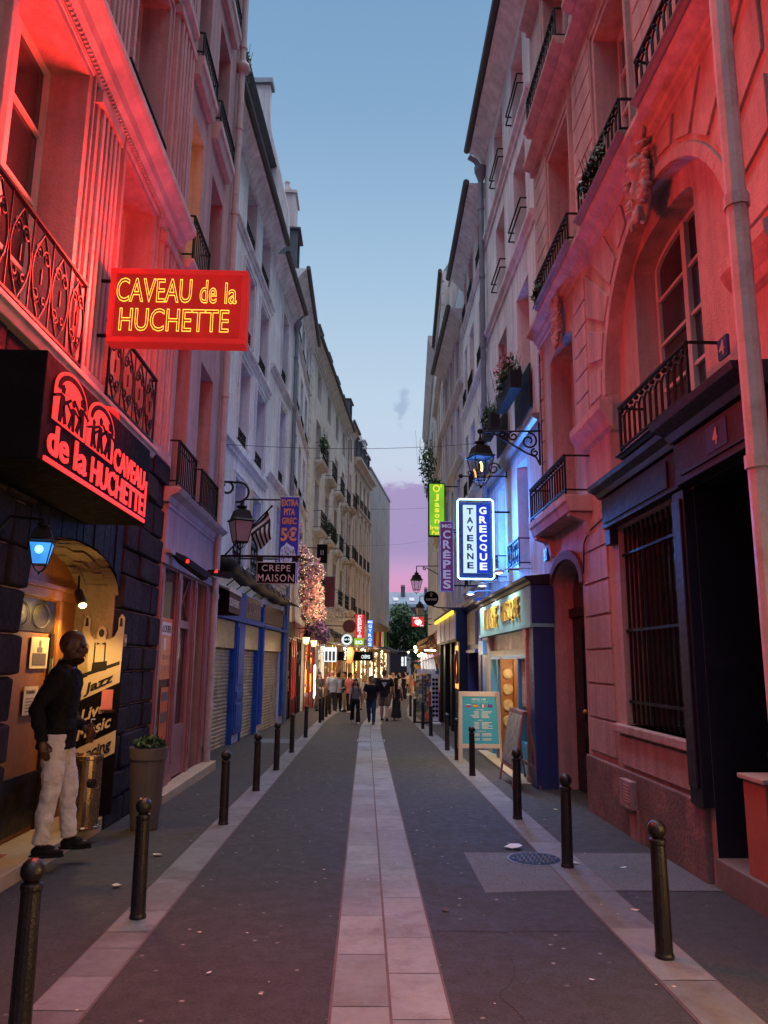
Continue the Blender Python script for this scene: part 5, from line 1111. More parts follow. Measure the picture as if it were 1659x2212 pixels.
def lantern(name, label, c, s, glass='lantern_glass', bulb=None, ang=0.4, group=None, cat='street lamp'):
    """four sided lantern; c = middle of the shoulders, s = shoulder width"""
    t = thing(name, label, cat, c, group); C0 = Vector(c); h = s * 1.02
    def ring(w, z): return [C0 + Vector((w * 0.7071 * math.cos(ang + math.pi / 4 + k * math.pi / 2), w * 0.7071 * math.sin(ang + math.pi / 4 + k * math.pi / 2), z)) for k in range(4)]
    q = MB(); A, B_ = ring(s * 0.92, -0.01), ring(s * 0.56, -h)
    for k in range(4): q.tube([A[k], B_[k]], s * 0.028, 4, world=True); q.tube([A[k], A[(k + 1) % 4]], s * 0.028, 4, world=True); q.tube([B_[k], B_[(k + 1) % 4]], s * 0.03, 4, world=True)
    e = C0 + Vector((0, 0, -h * 1.3))
    for k in range(4): q.tube([B_[k], B_[k].lerp(e, 0.55) + Vector((0, 0, -s * 0.1)), e], s * 0.022, 4, world=True)
    q.ball(tuple(e + Vector((0, 0, -s * 0.05))), s * 0.06, 8, 5); q.build('frame', M['iron'], t)
    q = MB(); r = [ring(s * 1.12, 0.0), ring(s * 1.0, s * 0.06), ring(s * 0.86, s * 0.1), ring(s * 0.62, s * 0.5), ring(s * 0.4, s * 0.56), ring(s * 0.3, s * 0.6)]
    for a, b in zip(r, r[1:]):
        for k in range(4): q.add([a[k], a[(k + 1) % 4], b[(k + 1) % 4], b[k]], [(0, 1, 2, 3)], raw=True)
    q.add(r[0], [(0, 1, 2, 3)], raw=True); q.add(r[-1], [(0, 1, 2, 3)], raw=True)
    q.lathe([(s * 0.12, s * 0.6), (s * 0.25, s * 0.66), (s * 0.27, s * 0.72), (s * 0.1, s * 0.78), (s * 0.06, s * 0.95)], c, 10); q.build('cap', M['iron'], t)
    q = MB(); A, B_ = ring(s * 0.9, -0.02), ring(s * 0.55, -h + 0.01)
    for k in range(4): q.add([A[k], A[(k + 1) % 4], B_[(k + 1) % 4], B_[k]], [(0, 1, 2, 3)], raw=True)
    q.build('glass', M[glass], t)
    if bulb: q = MB(); q.tube([C0 + Vector((0, 0, -h * 0.2)), C0 + Vector((s * 0.06, 0, -h * 0.35)), C0 + Vector((s * 0.05, 0, -h * 0.62))], s * 0.045, 6, world=True); q.build('bulb', M[bulb], t)
    return t
def bracket(t, tubes, r=0.02):
    q = MB()
    for pts in tubes: q.tube(pts, r, 6, world=True)
    q.build('bracket', M['iron'], t)
def spir(cx, cz, y, r, turns, a0, sg=1, k=22, inner=0.75): return [Vector((cx + r * (1 - inner * i / k) * math.cos(a0 + sg * turns * 6.2832 * i / k), y, cz + r * (1 - inner * i / k) * math.sin(a0 + sg * turns * 6.2832 * i / k))) for i in range(k + 1)]

def left_lamp():
    y = 14.6; t = lantern('street_lamp', 'unlit black iron street lamp with brownish panes on a scrolled bracket, beside the left drainpipe', (-2.40, y, 4.35), 0.40, 'frosted', None, 0.5)
    arc = [Vector((-3.3, y, 5.12)), Vector((-2.62, y, 5.12))] + [Vector((-2.47 + 0.27 * math.sin(a), y, 4.86 + 0.26 * math.cos(a))) for a in [-0.5 + 0.3 * i for i in range(1, 14)]]
    hook = spir(-2.47, 4.9, y, 0.15, 0.8, 2.6, -1, 16, 0.2)
    bracket(t, [[Vector((-3.3, y, 5.12)), Vector((-2.6, y, 5.12))], [Vector((-2.6, y, 5.12))] + [Vector((-2.5 + 0.22 * math.cos(a), y, 4.92 + 0.2 * math.sin(a))) for a in [1.9 - 0.3 * i for i in range(0, 13)]], spir(-2.7, 5.0, y, 0.12, 0.9, 1.5, -1, 16, 0.3), [Vector((-2.40, y, 4.73)), Vector((-2.40, y, 4.62))], [Vector((-2.44, y, 4.72)), Vector((-2.36, y, 4.72))]], 0.022)
left_lamp()
def right_lamp():
    y = 12.42; t = lantern('street_lamp', 'black street lamp with clear panes and glowing filament, hung from an ornate bracket', (1.90, y, 5.10), 0.37, 'lantern_glass', 'filament', 0.25)
    sc = [spir(2.72, 5.40, y, 0.15, 1.4, 1.6, -1), spir(2.46, 5.48, y, 0.085, 1.3, 1.6, 1), spir(2.27, 5.51, y, 0.06, 1.3, 1.6, -1), spir(2.82, 5.2, y, 0.07, 1.2, 1.6, 1)]
    bracket(t, [[Vector((2.95, y, 5.58)), Vector((1.9, y, 5.55))], [Vector((1.9, y, 5.55)), Vector((1.9, y, 5.36))], [Vector((2.12, y, 5.53)), Vector((2.4, y, 5.36)), Vector((2.66, y, 5.2)), Vector((2.84, y, 5.12)), Vector((2.9, y, 5.0))], [Vector((2.9, y, 4.98)), Vector((2.9, y, 5.72))]] + sc, 0.016)
    q = MB(); q.ball((1.9, y, 5.555), 0.05, 8, 5); q.build('knuckle', M['iron'], t)
right_lamp()
def far_lamp(y, xw, x, z, s, lab, glass='lantern_glass'):
    t = lantern('street_lamp', lab, (x, y, z), s, glass, None, 0.3); bracket(t, [[Vector((xw, y, z + 0.62)), Vector((x, y, z + 0.6))], [Vector((x, y, z + 0.6)), Vector((x, y, z + 0.4))], spir(x + 0.35, z + 0.5, y, 0.08, 1.2, 1.6), [Vector((xw, y, z + 0.25)), Vector((x + 0.4, y, z + 0.55))]], 0.02)
far_lamp(33, 3.15, 2.21, 5.2, 0.42, 'black street lamp outlined against the pink sky, above the round pub sign'); far_lamp(40, 3.45, 2.85, 4.5, 0.40, 'small street lamp right above the red bar sign', 'frosted')
def wall_lamp():
    t = lantern('wall_lantern', 'small black lantern with blue glowing panes on the dark stone by the entrance', (-2.36, 5.6, 2.56), 0.17, 'blue_glow', None, 0.3, cat='wall lamp')
    bracket(t, [[Vector((-2.8, 5.6, 2.5)), Vector((-2.6, 5.6, 2.74)), Vector((-2.36, 5.6, 2.72))]], 0.012); q = MB(); q.ball((-2.345, 5.53, 2.49), 0.03, 8, 5); q.build('bulb', M['blue_bulb'], t)
wall_lamp()
def twin_lanterns():
    for x, y, z, l in ((-2.15, 28.9, 2.6, 'nearer lit lantern under the blossom decoration'), (-2.0, 31.0, 2.55, 'farther lit lantern under the blossom, before the maroon door')):
        t = lantern('wall_lantern', l, (x, y, z), 0.26, 'warm_glass', None, 0.2, 'lit lanterns of the restaurant', 'wall lamp'); bracket(t, [[Vector((-2.67, y, z + 0.3)), Vector((x, y, z + 0.32)), Vector((x, y, z + 0.2))]], 0.015)
twin_lanterns()

# ------------------------------------------------------------------ signs
M['neon_red_panel'] = emit('red lit sign face', (1.0, 0.02, 0.016), 0.42, var=0.25, scale=2.2); M['neon_yellow'] = emit('yellow neon tube', (1.0, 0.47, 0.055), 2.3); M['red_case'] = emit('lit red acrylic sign case', (1.0, 0.03, 0.03), 0.28, base=(0.45, 0.04, 0.04))
M['red_letter'] = emit('red backlit letter', (1.0, 0.035, 0.03), 1.7); M['black_gloss'] = surf('black sign face', (0.007, 0.006, 0.008), 0.8, 0.3, 3, 0.0, spec=0.08)
M['neon_blue'] = emit('pale blue neon tube', (0.25, 0.62, 1.0), 9.0); M['lit_white'] = emit('white lit sign face', (0.62, 0.86, 1.0), 1.0); M['lit_blue'] = emit('blue lit sign face', (0.012, 0.05, 0.75), 0.75); M['lit_letter'] = emit('white lit letter', (0.85, 0.95, 1.0), 1.2); M['blue_ink'] = surf('blue letter', (0.01, 0.03, 0.25), 0.4, 0.1, 3, 0.0)
M['lit_green'] = emit('green lit sign face', (0.22, 0.62, 0.03), 0.85, var=0.15, scale=3); M['lit_yellow'] = emit('yellow lit letter', (1.0, 0.85, 0.06), 1.0); M['purple_face'] = emit('dim purple sign face', (0.20, 0.015, 0.12), 0.36); M['lilac_letter'] = emit('lilac letter', (0.50, 0.44, 0.78), 0.5)
M['lit_red'] = emit('red lit sign face', (0.9, 0.03, 0.03), 0.85); M['lit_lime'] = emit('lime lit sign face', (0.35, 0.62, 0.02), 0.9); M['lit_azure'] = emit('azure lit sign face', (0.03, 0.20, 0.95), 1.0); M['navy_face'] = surf('deep blue sign face', (0.025, 0.03, 0.25), 0.4, 0.1, 3, 0.0); M['orange_letter'] = surf('orange letter', (0.90, 0.26, 0.09), 0.5, 0.1, 3, 0.0); M['alu'] = surf('aluminium edge', (0.45, 0.45, 0.48), 0.35, 0.1, 3, 0.0, metal=0.5)

def sign(name, label, x0, x1, z0, z1, y, t=0.14, face='black_gloss', edge='alu', arms=(), wallx=None, border=0.02, cat='sign'):
    """double sided sign hung square to the facade, front face towards -y"""
    r = thing(name, label, cat, ((x0 + x1) / 2, y, z0)); q = MB(); q.box(x0, x1, y - t / 2, y + t / 2, z0, z1); q.build('case', M[edge], r, bevel=min(0.01, t / 5))
    b = border; q = MB()
    for s in (-1, 1): q.quad((x0 + b, y + s * (t / 2 + 0.003), z0 + b), (x1 - b, y + s * (t / 2 + 0.003), z0 + b), (x1 - b, y + s * (t / 2 + 0.003), z1 - b), (x0 + b, y + s * (t / 2 + 0.003), z1 - b))
    q.build('face', M[face], r)
    if wallx is not None:
        q = MB(); e = x0 if wallx < x0 else x1
        for z in arms: q.tube([(wallx, y, z), (e + (0.03 if wallx < x0 else -0.03), y, z)], 0.02, 6)
        q.build('bracket', M['iron'], r)
    return r
def front_text(r, y, t, items, mat, depth=0.012, name='lettering', **k):
    q = MB()
    for body, x0, x1, z0, z1 in items: q.text(body, (x0, y - t / 2 - 0.004, z0), EX, EZ, x1 - x0, z1 - z0, depth, **k)
    return q.build(name, M[mat], r)
def column(body, xc, w, ztop, zbot, gap=0.22):
    n = len(body); h = (ztop - zbot) / n; out = []
    for i, ch in enumerate(body):
        ww = w * (0.28 if ch in 'I1|' else 1.0)
        if ch != ' ': out.append((ch, xc - ww / 2, xc + ww / 2, ztop - (i + 1) * h + h * gap / 2, ztop - i * h - h * gap / 2))
    return out

def neon_sign():
    y, t = 7.4, 0.16; x0, x1, z0, z1 = -2.63, -1.26, 4.86, 5.64
    r = sign('neon_sign', 'large red neon sign with yellow outlined letters over the cellar', x0, x1, z0, z1, y, t, 'neon_red_panel', 'red_case', (5.55, 4.95), -2.85, 0.05)
    w = x1 - x0; h = z1 - z0
    f = lambda body, a, b, c, d: (body, x0 + a * w, x0 + b * w, z0 + c * h, z0 + d * h)
    q = MB()
    for body, a, b, c, d in (f('CAVEAU', 0.045, 0.60, 0.53, 0.87), f('de', 0.66, 0.785, 0.53, 0.86), f('la', 0.845, 0.935, 0.53, 0.83), f('HUCHETTE', 0.08, 0.885, 0.13, 0.45)):
        q.text(body, (a, y - t / 2 - 0.02, c), EX, EZ, b - a, d - c, outline=0.014, bold=0.012)
    q.build('neon_letters', M['neon_yellow'], r)
    q = MB()
    for (a, b, c, d) in ((x0 - 0.012, x1 + 0.012, z1 - 0.045, z1 + 0.012), (x0 - 0.012, x1 + 0.012, z0 - 0.012, z0 + 0.045), (x0 - 0.012, x0 + 0.035, z0 + 0.046, z1 - 0.046), (x1 - 0.035, x1 + 0.012, z0 + 0.046, z1 - 0.046)): q.box(a, b, y - t / 2 - 0.012, y + t / 2 + 0.012, c, d)
    q.build('rim', M['red_case'], r, bevel=0.006)
    for s in (-1, 1):
        l = bpy.data.lights.new('neon_glow', 'AREA'); l.shape = 'RECTANGLE'; l.size = w * 0.92; l.size_y = h * 0.85; l.energy = 420 if s < 0 else 62; l.color = (1.0, 0.045, 0.035); o = bpy.data.objects.new('neon_glow', l); COL.objects.link(o)
        o.location = ((x0 + x1) / 2, y + s * (t / 2 + 0.10), (z0 + z1) / 2); o.rotation_euler = (R(-90), 0, 0) if s < 0 else (R(90), 0, 0); o.parent = r; o.location = Vector(o.location) - Vector(r.location)
    def glow(loc, rot, sx, sy, e):
        l = bpy.data.lights.new('neon_glow', 'AREA'); l.shape = 'RECTANGLE'; l.size = sx; l.size_y = sy; l.energy = e; l.color = (1.0, 0.045, 0.035); o = bpy.data.objects.new('neon_glow', l); COL.objects.link(o); o.parent = r; o.location = Vector(loc) - Vector(r.location); o.rotation_euler = rot
    glow((x1 + 0.03, y, (z0 + z1) / 2), (0, R(-90), 0), 0.6, 0.12, 75); glow(((x0 + x1) / 2, y, z1 + 0.03), (R(180), 0, 0), 1.1, 0.12, 80); glow(((x0 + x1) / 2, y, z0 - 0.03), (0, 0, 0), 1.1, 0.12, 10)
neon_sign()

def cellar_box():
    X = -2.2; r = thing('box_sign', 'black box sign with red backlit letters and dancer arches above the entrance', 'sign', (X, 6.3, 3.03)); y0, y1, z0, z1 = 5.02, 7.60, 3.03, 3.80
    q = MB(); q.box(-2.79, X, y0, y1, z0, z1); q.build('case', M['black_gloss'], r, bevel=0.008)
    w = y1 - y0; h = z1 - z0; V = lambda a, c: Vector((X + 0.004, y0 + a * w, z0 + c * h)); EY = Vector((0, 1, 0))
    q = MB()
    for body, a, b, c, d in (('CAVEAU', 0.575, 0.935, 0.40, 0.66), ('de', 0.045, 0.19, 0.10, 0.39), ('la', 0.235, 0.335, 0.10, 0.39), ('HUCHETTE', 0.375, 0.935, 0.09, 0.36)): q.text(body, V(a, c), EY, EZ, (b - a) * w, (d - c) * h, 0.012, bold=0.015)
    q.build('lettering', M['red_letter'], r)
    q = MB()
    def plate(pts, t0=0.004, t1=0.014): q.add([V(a, c) + Vector((t0 - 0.004, 0, 0)) for a, c in pts] + [V(a, c) + Vector((t1, 0, 0)) for a, c in pts], [tuple(range(len(pts))), tuple(range(len(pts), 2 * len(pts)))] + [(i, (i + 1) % len(pts), len(pts) + (i + 1) % len(pts), len(pts) + i) for i in range(len(pts))])
    plate([(0.03, 0.015), (0.965, 0.015), (0.965, 0.055), (0.03, 0.055)]); plate([(0.955, 0.09), (0.965, 0.09), (0.965, 0.55), (0.955, 0.55)]); q.build('underline', M['red_letter'], r)
    q = MB()
    def arch(a0, a1, c0, cs, ct):
        m, k = (a0 + a1) / 2, (a1 - a0) / 2; P = [(a0, c0), (a1, c0)] + [(m + k * math.cos(math.pi * i / 14), cs + (ct - cs) * math.sin(math.pi * i / 14)) for i in range(15)]; plate(P, 0.004, 0.010)
    arch(0.06, 0.30, 0.43, 0.74, 0.98); arch(0.315, 0.555, 0.43, 0.74, 0.98); q.build('dancer_arches', M['red_letter'], r)
    q = MB()
    def ring(a0, a1, c0, cs, ct, g):
        m, k = (a0 + a1) / 2, (a1 - a0) / 2
        for i in range(14):
            A = [(m + (k - g[0]) * math.cos(math.pi * j / 14), cs + (ct - cs - g[1]) * math.sin(math.pi * j / 14)) for j in (i, i + 1)]; B_ = [(m + (k - g[0] - 0.02) * math.cos(math.pi * j / 14), cs + (ct - cs - g[1] - 0.05) * math.sin(math.pi * j / 14)) for j in (i, i + 1)]; plate([A[0], A[1], B_[1], B_[0]], 0.004, 0.016)
    ring(0.06, 0.30, 0.43, 0.74, 0.98, (0.012, 0.03)); ring(0.315, 0.555, 0.43, 0.74, 0.98, (0.012, 0.03))
    def dancer(a, c, s, fl):
        for pts in ([(-.018, .0), (.0, .0), (.006, .1), (.016, .16), (.012, .24), (-.012, .25), (-.016, .14)], [(.016, .0), (.034, .02), (.022, .1), (.012, .18), (.0, .14)], [(.01, .2), (.05, .27), (.056, .25), (.016, .17)], [(-.012, .22), (-.045, .18), (-.05, .2), (-.014, .25)], [(-.008, .26), (.008, .26), (.012, .31), (.0, .34), (-.012, .31)]): plate([(a + fl * x * s, c + z * s * 0.95) for x, z in pts], 0.004, 0.016)
    for a, c, s, fl in ((0.11, 0.44, 1.15, 1), (0.19, 0.44, 0.95, -1), (0.255, 0.45, 1.2, -1), (0.36, 0.44, 0.95, 1), (0.42, 0.44, 1.2, 1), (0.505, 0.45, 1.25, -1)): dancer(a, c, s, fl)
    q.build('dancer_silhouettes', M['black_gloss'], r)
cellar_box()
def floodlight():
    t = thing('floodlight', 'small floodlight on top of the black box sign below the scrolled railing', 'floodlight', (-2.5, 7.15, 3.81)); q = MB(); q.ball((-2.5, 7.15, 3.98), (0.12, 0.14, 0.13), 10, 6); q.tube([(-2.5, 7.15, 3.8), (-2.5, 7.15, 3.9)], 0.03, 6); q.build('housing', M['red_case'], t, smooth=True)
    q = MB(); q.tube([(-2.5, 7.05, 3.81)] + [(-2.55 - 0.1 * math.sin(i * 0.5), 7.0 - 0.12 * i, 3.82 + 0.28 * math.sin(i * 0.52)) for i in range(1, 6)], 0.008, 5); q.build('cable', M['ink'], t)
floodlight()

def tavern_sign():
    y, t = 15.5, 0.2; r = sign('neon_sign', 'tall blue and white lit sign in a pale blue neon frame over the Greek tavern', 1.98, 2.52, 3.50, 4.90, y, t, 'lit_white', 'alu', (4.78,), 2.97, 0.0)
    q = MB(); q.quad((2.25, y - t / 2 - 0.006, 3.5), (2.52, y - t / 2 - 0.006, 3.5), (2.52, y - t / 2 - 0.006, 4.9), (2.25, y - t / 2 - 0.006, 4.9)); q.build('blue_half', M['lit_blue'], r)
    front_text(r, y, t + 0.012, column('TAVERNE', 2.12, 0.13, 4.86, 3.56, 0.3), 'blue_ink', bold=0.03); front_text(r, y, t + 0.016, column('GRECQUE', 2.385, 0.15, 4.88, 3.54, 0.22), 'lit_letter', bold=0.03)
    q = MB(); a, b, c, d = 1.87, 2.60, 3.38, 5.02; k = 0.04
    q.tube([(a + k, y - 0.1, c), (b - k, y - 0.1, c), (b, y - 0.1, c + k), (b, y - 0.1, d - k), (b - k, y - 0.1, d), (a + k, y - 0.1, d), (a, y - 0.1, d - k), (a, y - 0.1, c + k)], 0.016, 8, closed=True); q.build('neon_frame', M['neon_blue'], r)
    q = MB(); q.box(1.93, 2.57, y - 0.03, y + 0.06, 3.43, 4.97); q.build('back_plate', M['navy_side'], r)
    for s in (-1, 1):
        l = bpy.data.lights.new('neon_glow', 'AREA'); l.shape = 'RECTANGLE'; l.size = 0.6; l.size_y = 1.4; l.energy = 150; l.color = (0.06, 0.26, 1.0); o = bpy.data.objects.new('neon_glow', l); COL.objects.link(o); o.parent = r
        o.location = Vector((2.25, y + s * 0.2, 4.2)) - Vector(r.location); o.rotation_euler = (R(-90), 0, 0) if s < 0 else (R(90), 0, 0)
tavern_sign()
def other_signs():
    y, t = 19.0, 0.16; r = sign('hanging_sign', 'narrow purple sign with a column of lilac letters, left of the blue neon sign', 1.85, 2.19, 3.44, 5.2, y, t, 'purple_face', 'lilac_panel', (3.6, 5.0), 2.97, 0.015)
    front_text(r, y, t, [('MG', 1.90, 2.14, 5.03, 5.13)] + column('CRÊPES', 2.02, 0.19, 4.99, 3.49, 0.16), 'lilac_letter', bold=0.03)
    y = 25.0; r = sign('hanging_sign', 'bright green lit pub sign with yellow letters at the top of the right hand signs', 2.06, 2.61, 5.80, 7.59, y, 0.2, 'lit_green', 'black_gloss', (7.5, 5.95), 3.05, 0.03)
    front_text(r, y, 0.2, [('O\'', 2.2, 2.5, 7.28, 7.54), ('J', 2.24, 2.4, 6.97, 7.22)] + column('ason', 2.34, 0.16, 6.94, 6.2, 0.28) + [('Irish', 2.12, 2.5, 6.02, 6.15), ('Pub', 2.17, 2.45, 5.85, 5.98)], 'lit_yellow', bold=0.025)
    y = 23.0; r = thing('hanging_sign', 'round black pub sign with pale lettering and a small golden harp', 'sign', (1.98, y, 3.38)); c = (1.98, y, 3.60)
    q = MB(); q.tube([(c[0], y - 0.05, c[2]), (c[0], y + 0.05, c[2])], 0.21, 32); q.build('disc', M['black_gloss'], r); q = MB(); q.tube([(c[0] + 0.212 * math.cos(i * 0.19635), y, c[2] + 0.212 * math.sin(i * 0.19635)) for i in range(32)], 0.012, 5, closed=True); q.build('rim', M['iron'], r)
    q = MB(); q.text('GUINNESS', (1.815, y - 0.052, 3.535), EX, EZ, 0.33, 0.065, 0.006, bold=0.01); q.build('lettering', M['cream_paint'], r); q = MB(); q.tube([(1.955, y - 0.055, 3.66), (1.95, y - 0.055, 3.75), (1.985, y - 0.055, 3.765), (2.01, y - 0.055, 3.74), (1.975, y - 0.055, 3.65), (1.955, y - 0.055, 3.66)], 0.006, 4)
    for i in range(3): q.tube([(1.963 + 0.013 * i, y - 0.055, 3.67), (1.963 + 0.013 * i, y - 0.055, 3.75)], 0.002, 3)
    q.build('harp', M['gold'], r); q = MB(); q.tube([(3.0, y, 3.3), (2.2, y, 3.33), (2.0, y, 3.38)], 0.02, 6); q.tube([(2.98, y, 3.1), (2.6, y, 3.12), (2.3, y, 3.3)], 0.015, 6); q.build('bracket', M['iron'], r)
    y = 41.0; r = sign('hanging_sign', 'small red lit bar sign with a white animal figure, low on the right', 2.50, 3.15, 3.58, 4.09, y, 0.14, 'lit_red', 'red_case', (3.7, 4.0), 3.55, 0.02)
    front_text(r, y, 0.14, [('GRAND', 2.56, 2.86, 3.99, 4.07), ('BAR', 2.92, 3.12, 3.60, 3.67)], 'lit_letter', bold=0.02)
    q = MB(); q.add([(2.82 + a * 0.3, y - 0.08, 3.83 + c * 0.3) for a, c in ((-.6, .1), (-.55, -.3), (-.2, -.55), (0.05, -.7), (.2, -.5), (.5, -.45), (.75, -.1), (.5, .25), (.3, .5), (.0, .3), (-.3, .35))], [tuple(range(11))]); q.build('figure', M['lit_letter'], r)
    y = 19.0; r = sign('hanging_sign', 'tall dark blue sign with orange letters and a picture of a filled pita', -2.17, -1.66, 3.6, 5.78, y, 0.1, 'navy_face', 'alu', (5.7, 4.2), -3.1, 0.02)
    front_text(r, y, 0.1, [('EXTRA', -2.12, -1.70, 5.53, 5.70), ('PITA', -2.06, -1.78, 5.30, 5.47), ('GREC', -2.10, -1.74, 5.07, 5.24), ('5€', -2.12, -1.72, 4.64, 5.0)], 'orange_letter', bold=0.035)
    rnd = random.Random(2); q = MB(); P = [(-2.12, 4.35), (-2.1, 4.48), (-2.0, 4.56), (-1.97, 4.62), (-1.92, 4.57), (-1.84, 4.52), (-1.78, 4.5), (-1.76, 4.38), (-1.71, 4.25), (-1.74, 4.0), (-1.8, 3.62), (-2.0, 3.62), (-2.1, 4.0)]; q.add([(x, y - 0.056, z) for x, z in P], [tuple(range(len(P)))]); q.build('pita_outline', M['white_letter'], r)
    q = MB(); q.mi = 0
    for i in range(90):
        x, z = rnd.uniform(-2.09, -1.75), rnd.uniform(3.66, 4.56)
        if z > 4.5 - abs(x + 1.94) * 0.6: continue
        q.mi = rnd.choice((0, 0, 1, 2)) if z > 4.12 else rnd.choice((2, 2, 0)); a = rnd.uniform(1.1, 2.0); l = rnd.uniform(0.03, 0.08); w = rnd.uniform(0.012, 0.03); y2 = y - 0.058 - 0.0002 * i
        q.quad((x, y2, z), (x + w, y2, z), (x + w + l * math.cos(a), y2, z + l * math.sin(a)), (x + l * math.cos(a), y2, z + l * math.sin(a)))
    q.build('pita_picture', [M['meat'], M['salad'], M['paper']], r)
    y = 14.8; r = sign('hanging_sign', 'black hanging sign with white thin capitals reading crepe maison, edged in white', -2.09, -1.33, 3.17, 3.59, y, 0.08, 'black_gloss', 'white_letter', (), None, 0.012)
    front_text(r, y, 0.08, [('CREPE', -1.99, -1.44, 3.41, 3.53), ('MAISON', -2.06, -1.37, 3.21, 3.35)], 'white_letter', space=1.15); q = MB(); q.box(-3.3, -1.27, y - 0.02, y + 0.02, 3.68, 3.72); q.box(-2.1, -1.98, y - 0.03, y + 0.03, 3.6, 3.68); q.box(-1.42, -1.3, y - 0.03, y + 0.03, 3.6, 3.68); q.build('bracket', M['iron'], r)
    y = 44.0; r = sign('hanging_sign', 'red lit column sign reading creperie above a lime green box, on the left', -0.54, 0.0, 3.03, 4.36, y, 0.2, 'lit_red', 'red_case', (4.2,), -1.7, 0.02); front_text(r, y, 0.2, column('CREPERIE', -0.27, 0.24, 4.33, 3.05, 0.14), 'lit_letter', bold=0.025)
    q = MB(); q.box(-0.58, -0.02, y - 0.1, y + 0.1, 2.64, 3.02); q.build('lime_box', M['lit_lime'], r); front_text(r, y, 0.2, [('BIO', -0.5, -0.1, 2.69, 2.9)], 'lit_letter', bold=0.025)
    y = 51.0; r = sign('hanging_sign', 'blue lit column sign reading gyros, beside the red creperie sign', 0.18, 0.56, 2.67, 4.43, y, 0.2, 'lit_azure', 'navy_side', (4.2,), -0.95, 0.02); front_text(r, y, 0.2, [('MG', 0.22, 0.52, 4.2, 4.38)] + column('GYROS', 0.37, 0.22, 4.15, 2.7, 0.25), 'lit_letter', bold=0.03)
    y = 38.0; r = thing('hanging_sign', 'round white lit bar sign with a black centre', 'sign', (-0.85, y, 2.5)); q = MB(); q.tube([(-0.85, y - 0.06, 2.77), (-0.85, y + 0.06, 2.77)], 0.265, 28); q.build('disc', M['lit_letter'], r); q = MB(); q.tube([(-0.85, y - 0.068, 2.77), (-0.85, y - 0.0605, 2.77)], 0.17, 24); q.tube([(-0.85 + 0.235 * math.cos(i * 0.2244), y - 0.062, 2.77 + 0.235 * math.sin(i * 0.2244)) for i in range(28)], 0.008, 4, closed=True); q.build('emblem', M['black_gloss'], r)
    q = MB(); q.text('Sarah Bar', (-1.06, y - 0.075, 2.735), EX, EZ, 0.42, 0.11, 0.004, bold=0.02); q.build('lettering', M['lit_letter'], r); q = MB(); q.tube([(-2.3, y, 2.9), (-1.1, y, 2.85)], 0.025, 6); q.build('bracket', M['iron'], r)
    y = 37.0; r = thing('hanging_sign', 'dark round cogwheel shaped sign above the white round one', 'sign', (-0.72, y, 3.05)); q = MB(); q.tube([(-0.72, y - 0.08, 3.37), (-0.72, y + 0.08, 3.37)], 0.29, 28); q.build('disc', M['maroon'], r); q = MB()
    for i in range(28): a = i * 0.2244; q.box(-0.72 + 0.3 * math.cos(a) - 0.02, -0.72 + 0.3 * math.cos(a) + 0.02, y - 0.06, y + 0.06, 3.37 + 0.3 * math.sin(a) - 0.02, 3.37 + 0.3 * math.sin(a) + 0.02)
    q.build('teeth', M['iron'], r); q = MB(); q.tube([(-2.3, y, 3.4), (-1.0, y, 3.38)], 0.025, 6); q.build('bracket', M['iron'], r)
    y = 44.5; r = sign('shop_awning', 'black shop canopy reading crepes in white below the creperie sign', -1.5, 0.50, 1.78, 2.28, y, 0.3, 'black_gloss', 'black_canvas', (), None, 0.02, 'awning'); front_text(r, y, 0.3, [('CRÊPES', -0.15, 0.34, 1.9, 2.14)], 'lit_letter', bold=0.02)
    y = 30.0; r = sign('hanging_sign', 'black square sign with the number 11 above the blossom decoration', -1.91, -1.50, 5.5, 6.24, y, 0.1, 'black_gloss', 'black_gloss', (6.1,), -2.67, 0.01); front_text(r, y, 0.1, [('11', -1.76, -1.66, 5.82, 6.0)], 'white_letter')
    y = 33.0; r = sign('banner', 'long maroon banner hanging beside the blossom decoration', -1.72, -1.30, 4.0, 5.3, y, 0.05, 'maroon', 'maroon', (5.2, 4.1), -2.67, 0.005, 'banner')
    y = 36.0; r = thing('lattice_panel', 'grey openwork metal panel hanging above the brown shop pillar', 'panel', (-1.3, y, 3.5)); q = MB()
    for i in range(6): q.box(-1.68 + i * 0.15, -1.65 + i * 0.15, y - 0.01, y + 0.01, 3.53, 4.17)
    for i in range(5): q.box(-1.68, -0.9, y - 0.012, y + 0.012, 3.53 + i * 0.15, 3.56 + i * 0.15)
    q.tube([(-2.4, y, 4.1), (-1.6, y, 4.1)], 0.02, 5); q.build('lattice', M['pipe'], r)
    y = 40.5; r = thing('hanging_sign', 'brown paper bag shaped sign with a dark edge, before the crepes canopy', 'sign', (-0.72, y, 1.6)); q = MB(); q.plate([(-0.9, 1.62), (-0.6, 1.6), (-0.5, 2.2), (-0.56, 2.5), (-0.86, 2.45)], y - 0.12, y + 0.12)
    q.build('bag', M['orange_wood'], r, bevel=0.03); q = MB(); q.plate([(-1.06, 1.76), (-0.92, 1.74), (-0.88, 2.36), (-1.02, 2.38)], y - 0.1, y + 0.1); q.build('dark_edge', M['black_gloss'], r); front_text(r, y, 0.21, column('YOUE', -0.97, 0.07, 2.34, 1.8, 0.2), 'white_letter'); q = MB(); q.tube([(-2.0, y, 2.6), (-0.8, y, 2.6), (-0.8, y, 2.45)], 0.02, 5); q.build('bracket', M['iron'], r)
M['meat'] = surf('roast meat print', (0.28, 0.09, 0.08), 0.5, 0.4, 8, 0.0); M['salad'] = surf('salad print', (0.30, 0.34, 0.20), 0.5, 0.3, 8, 0.0)
other_signs()

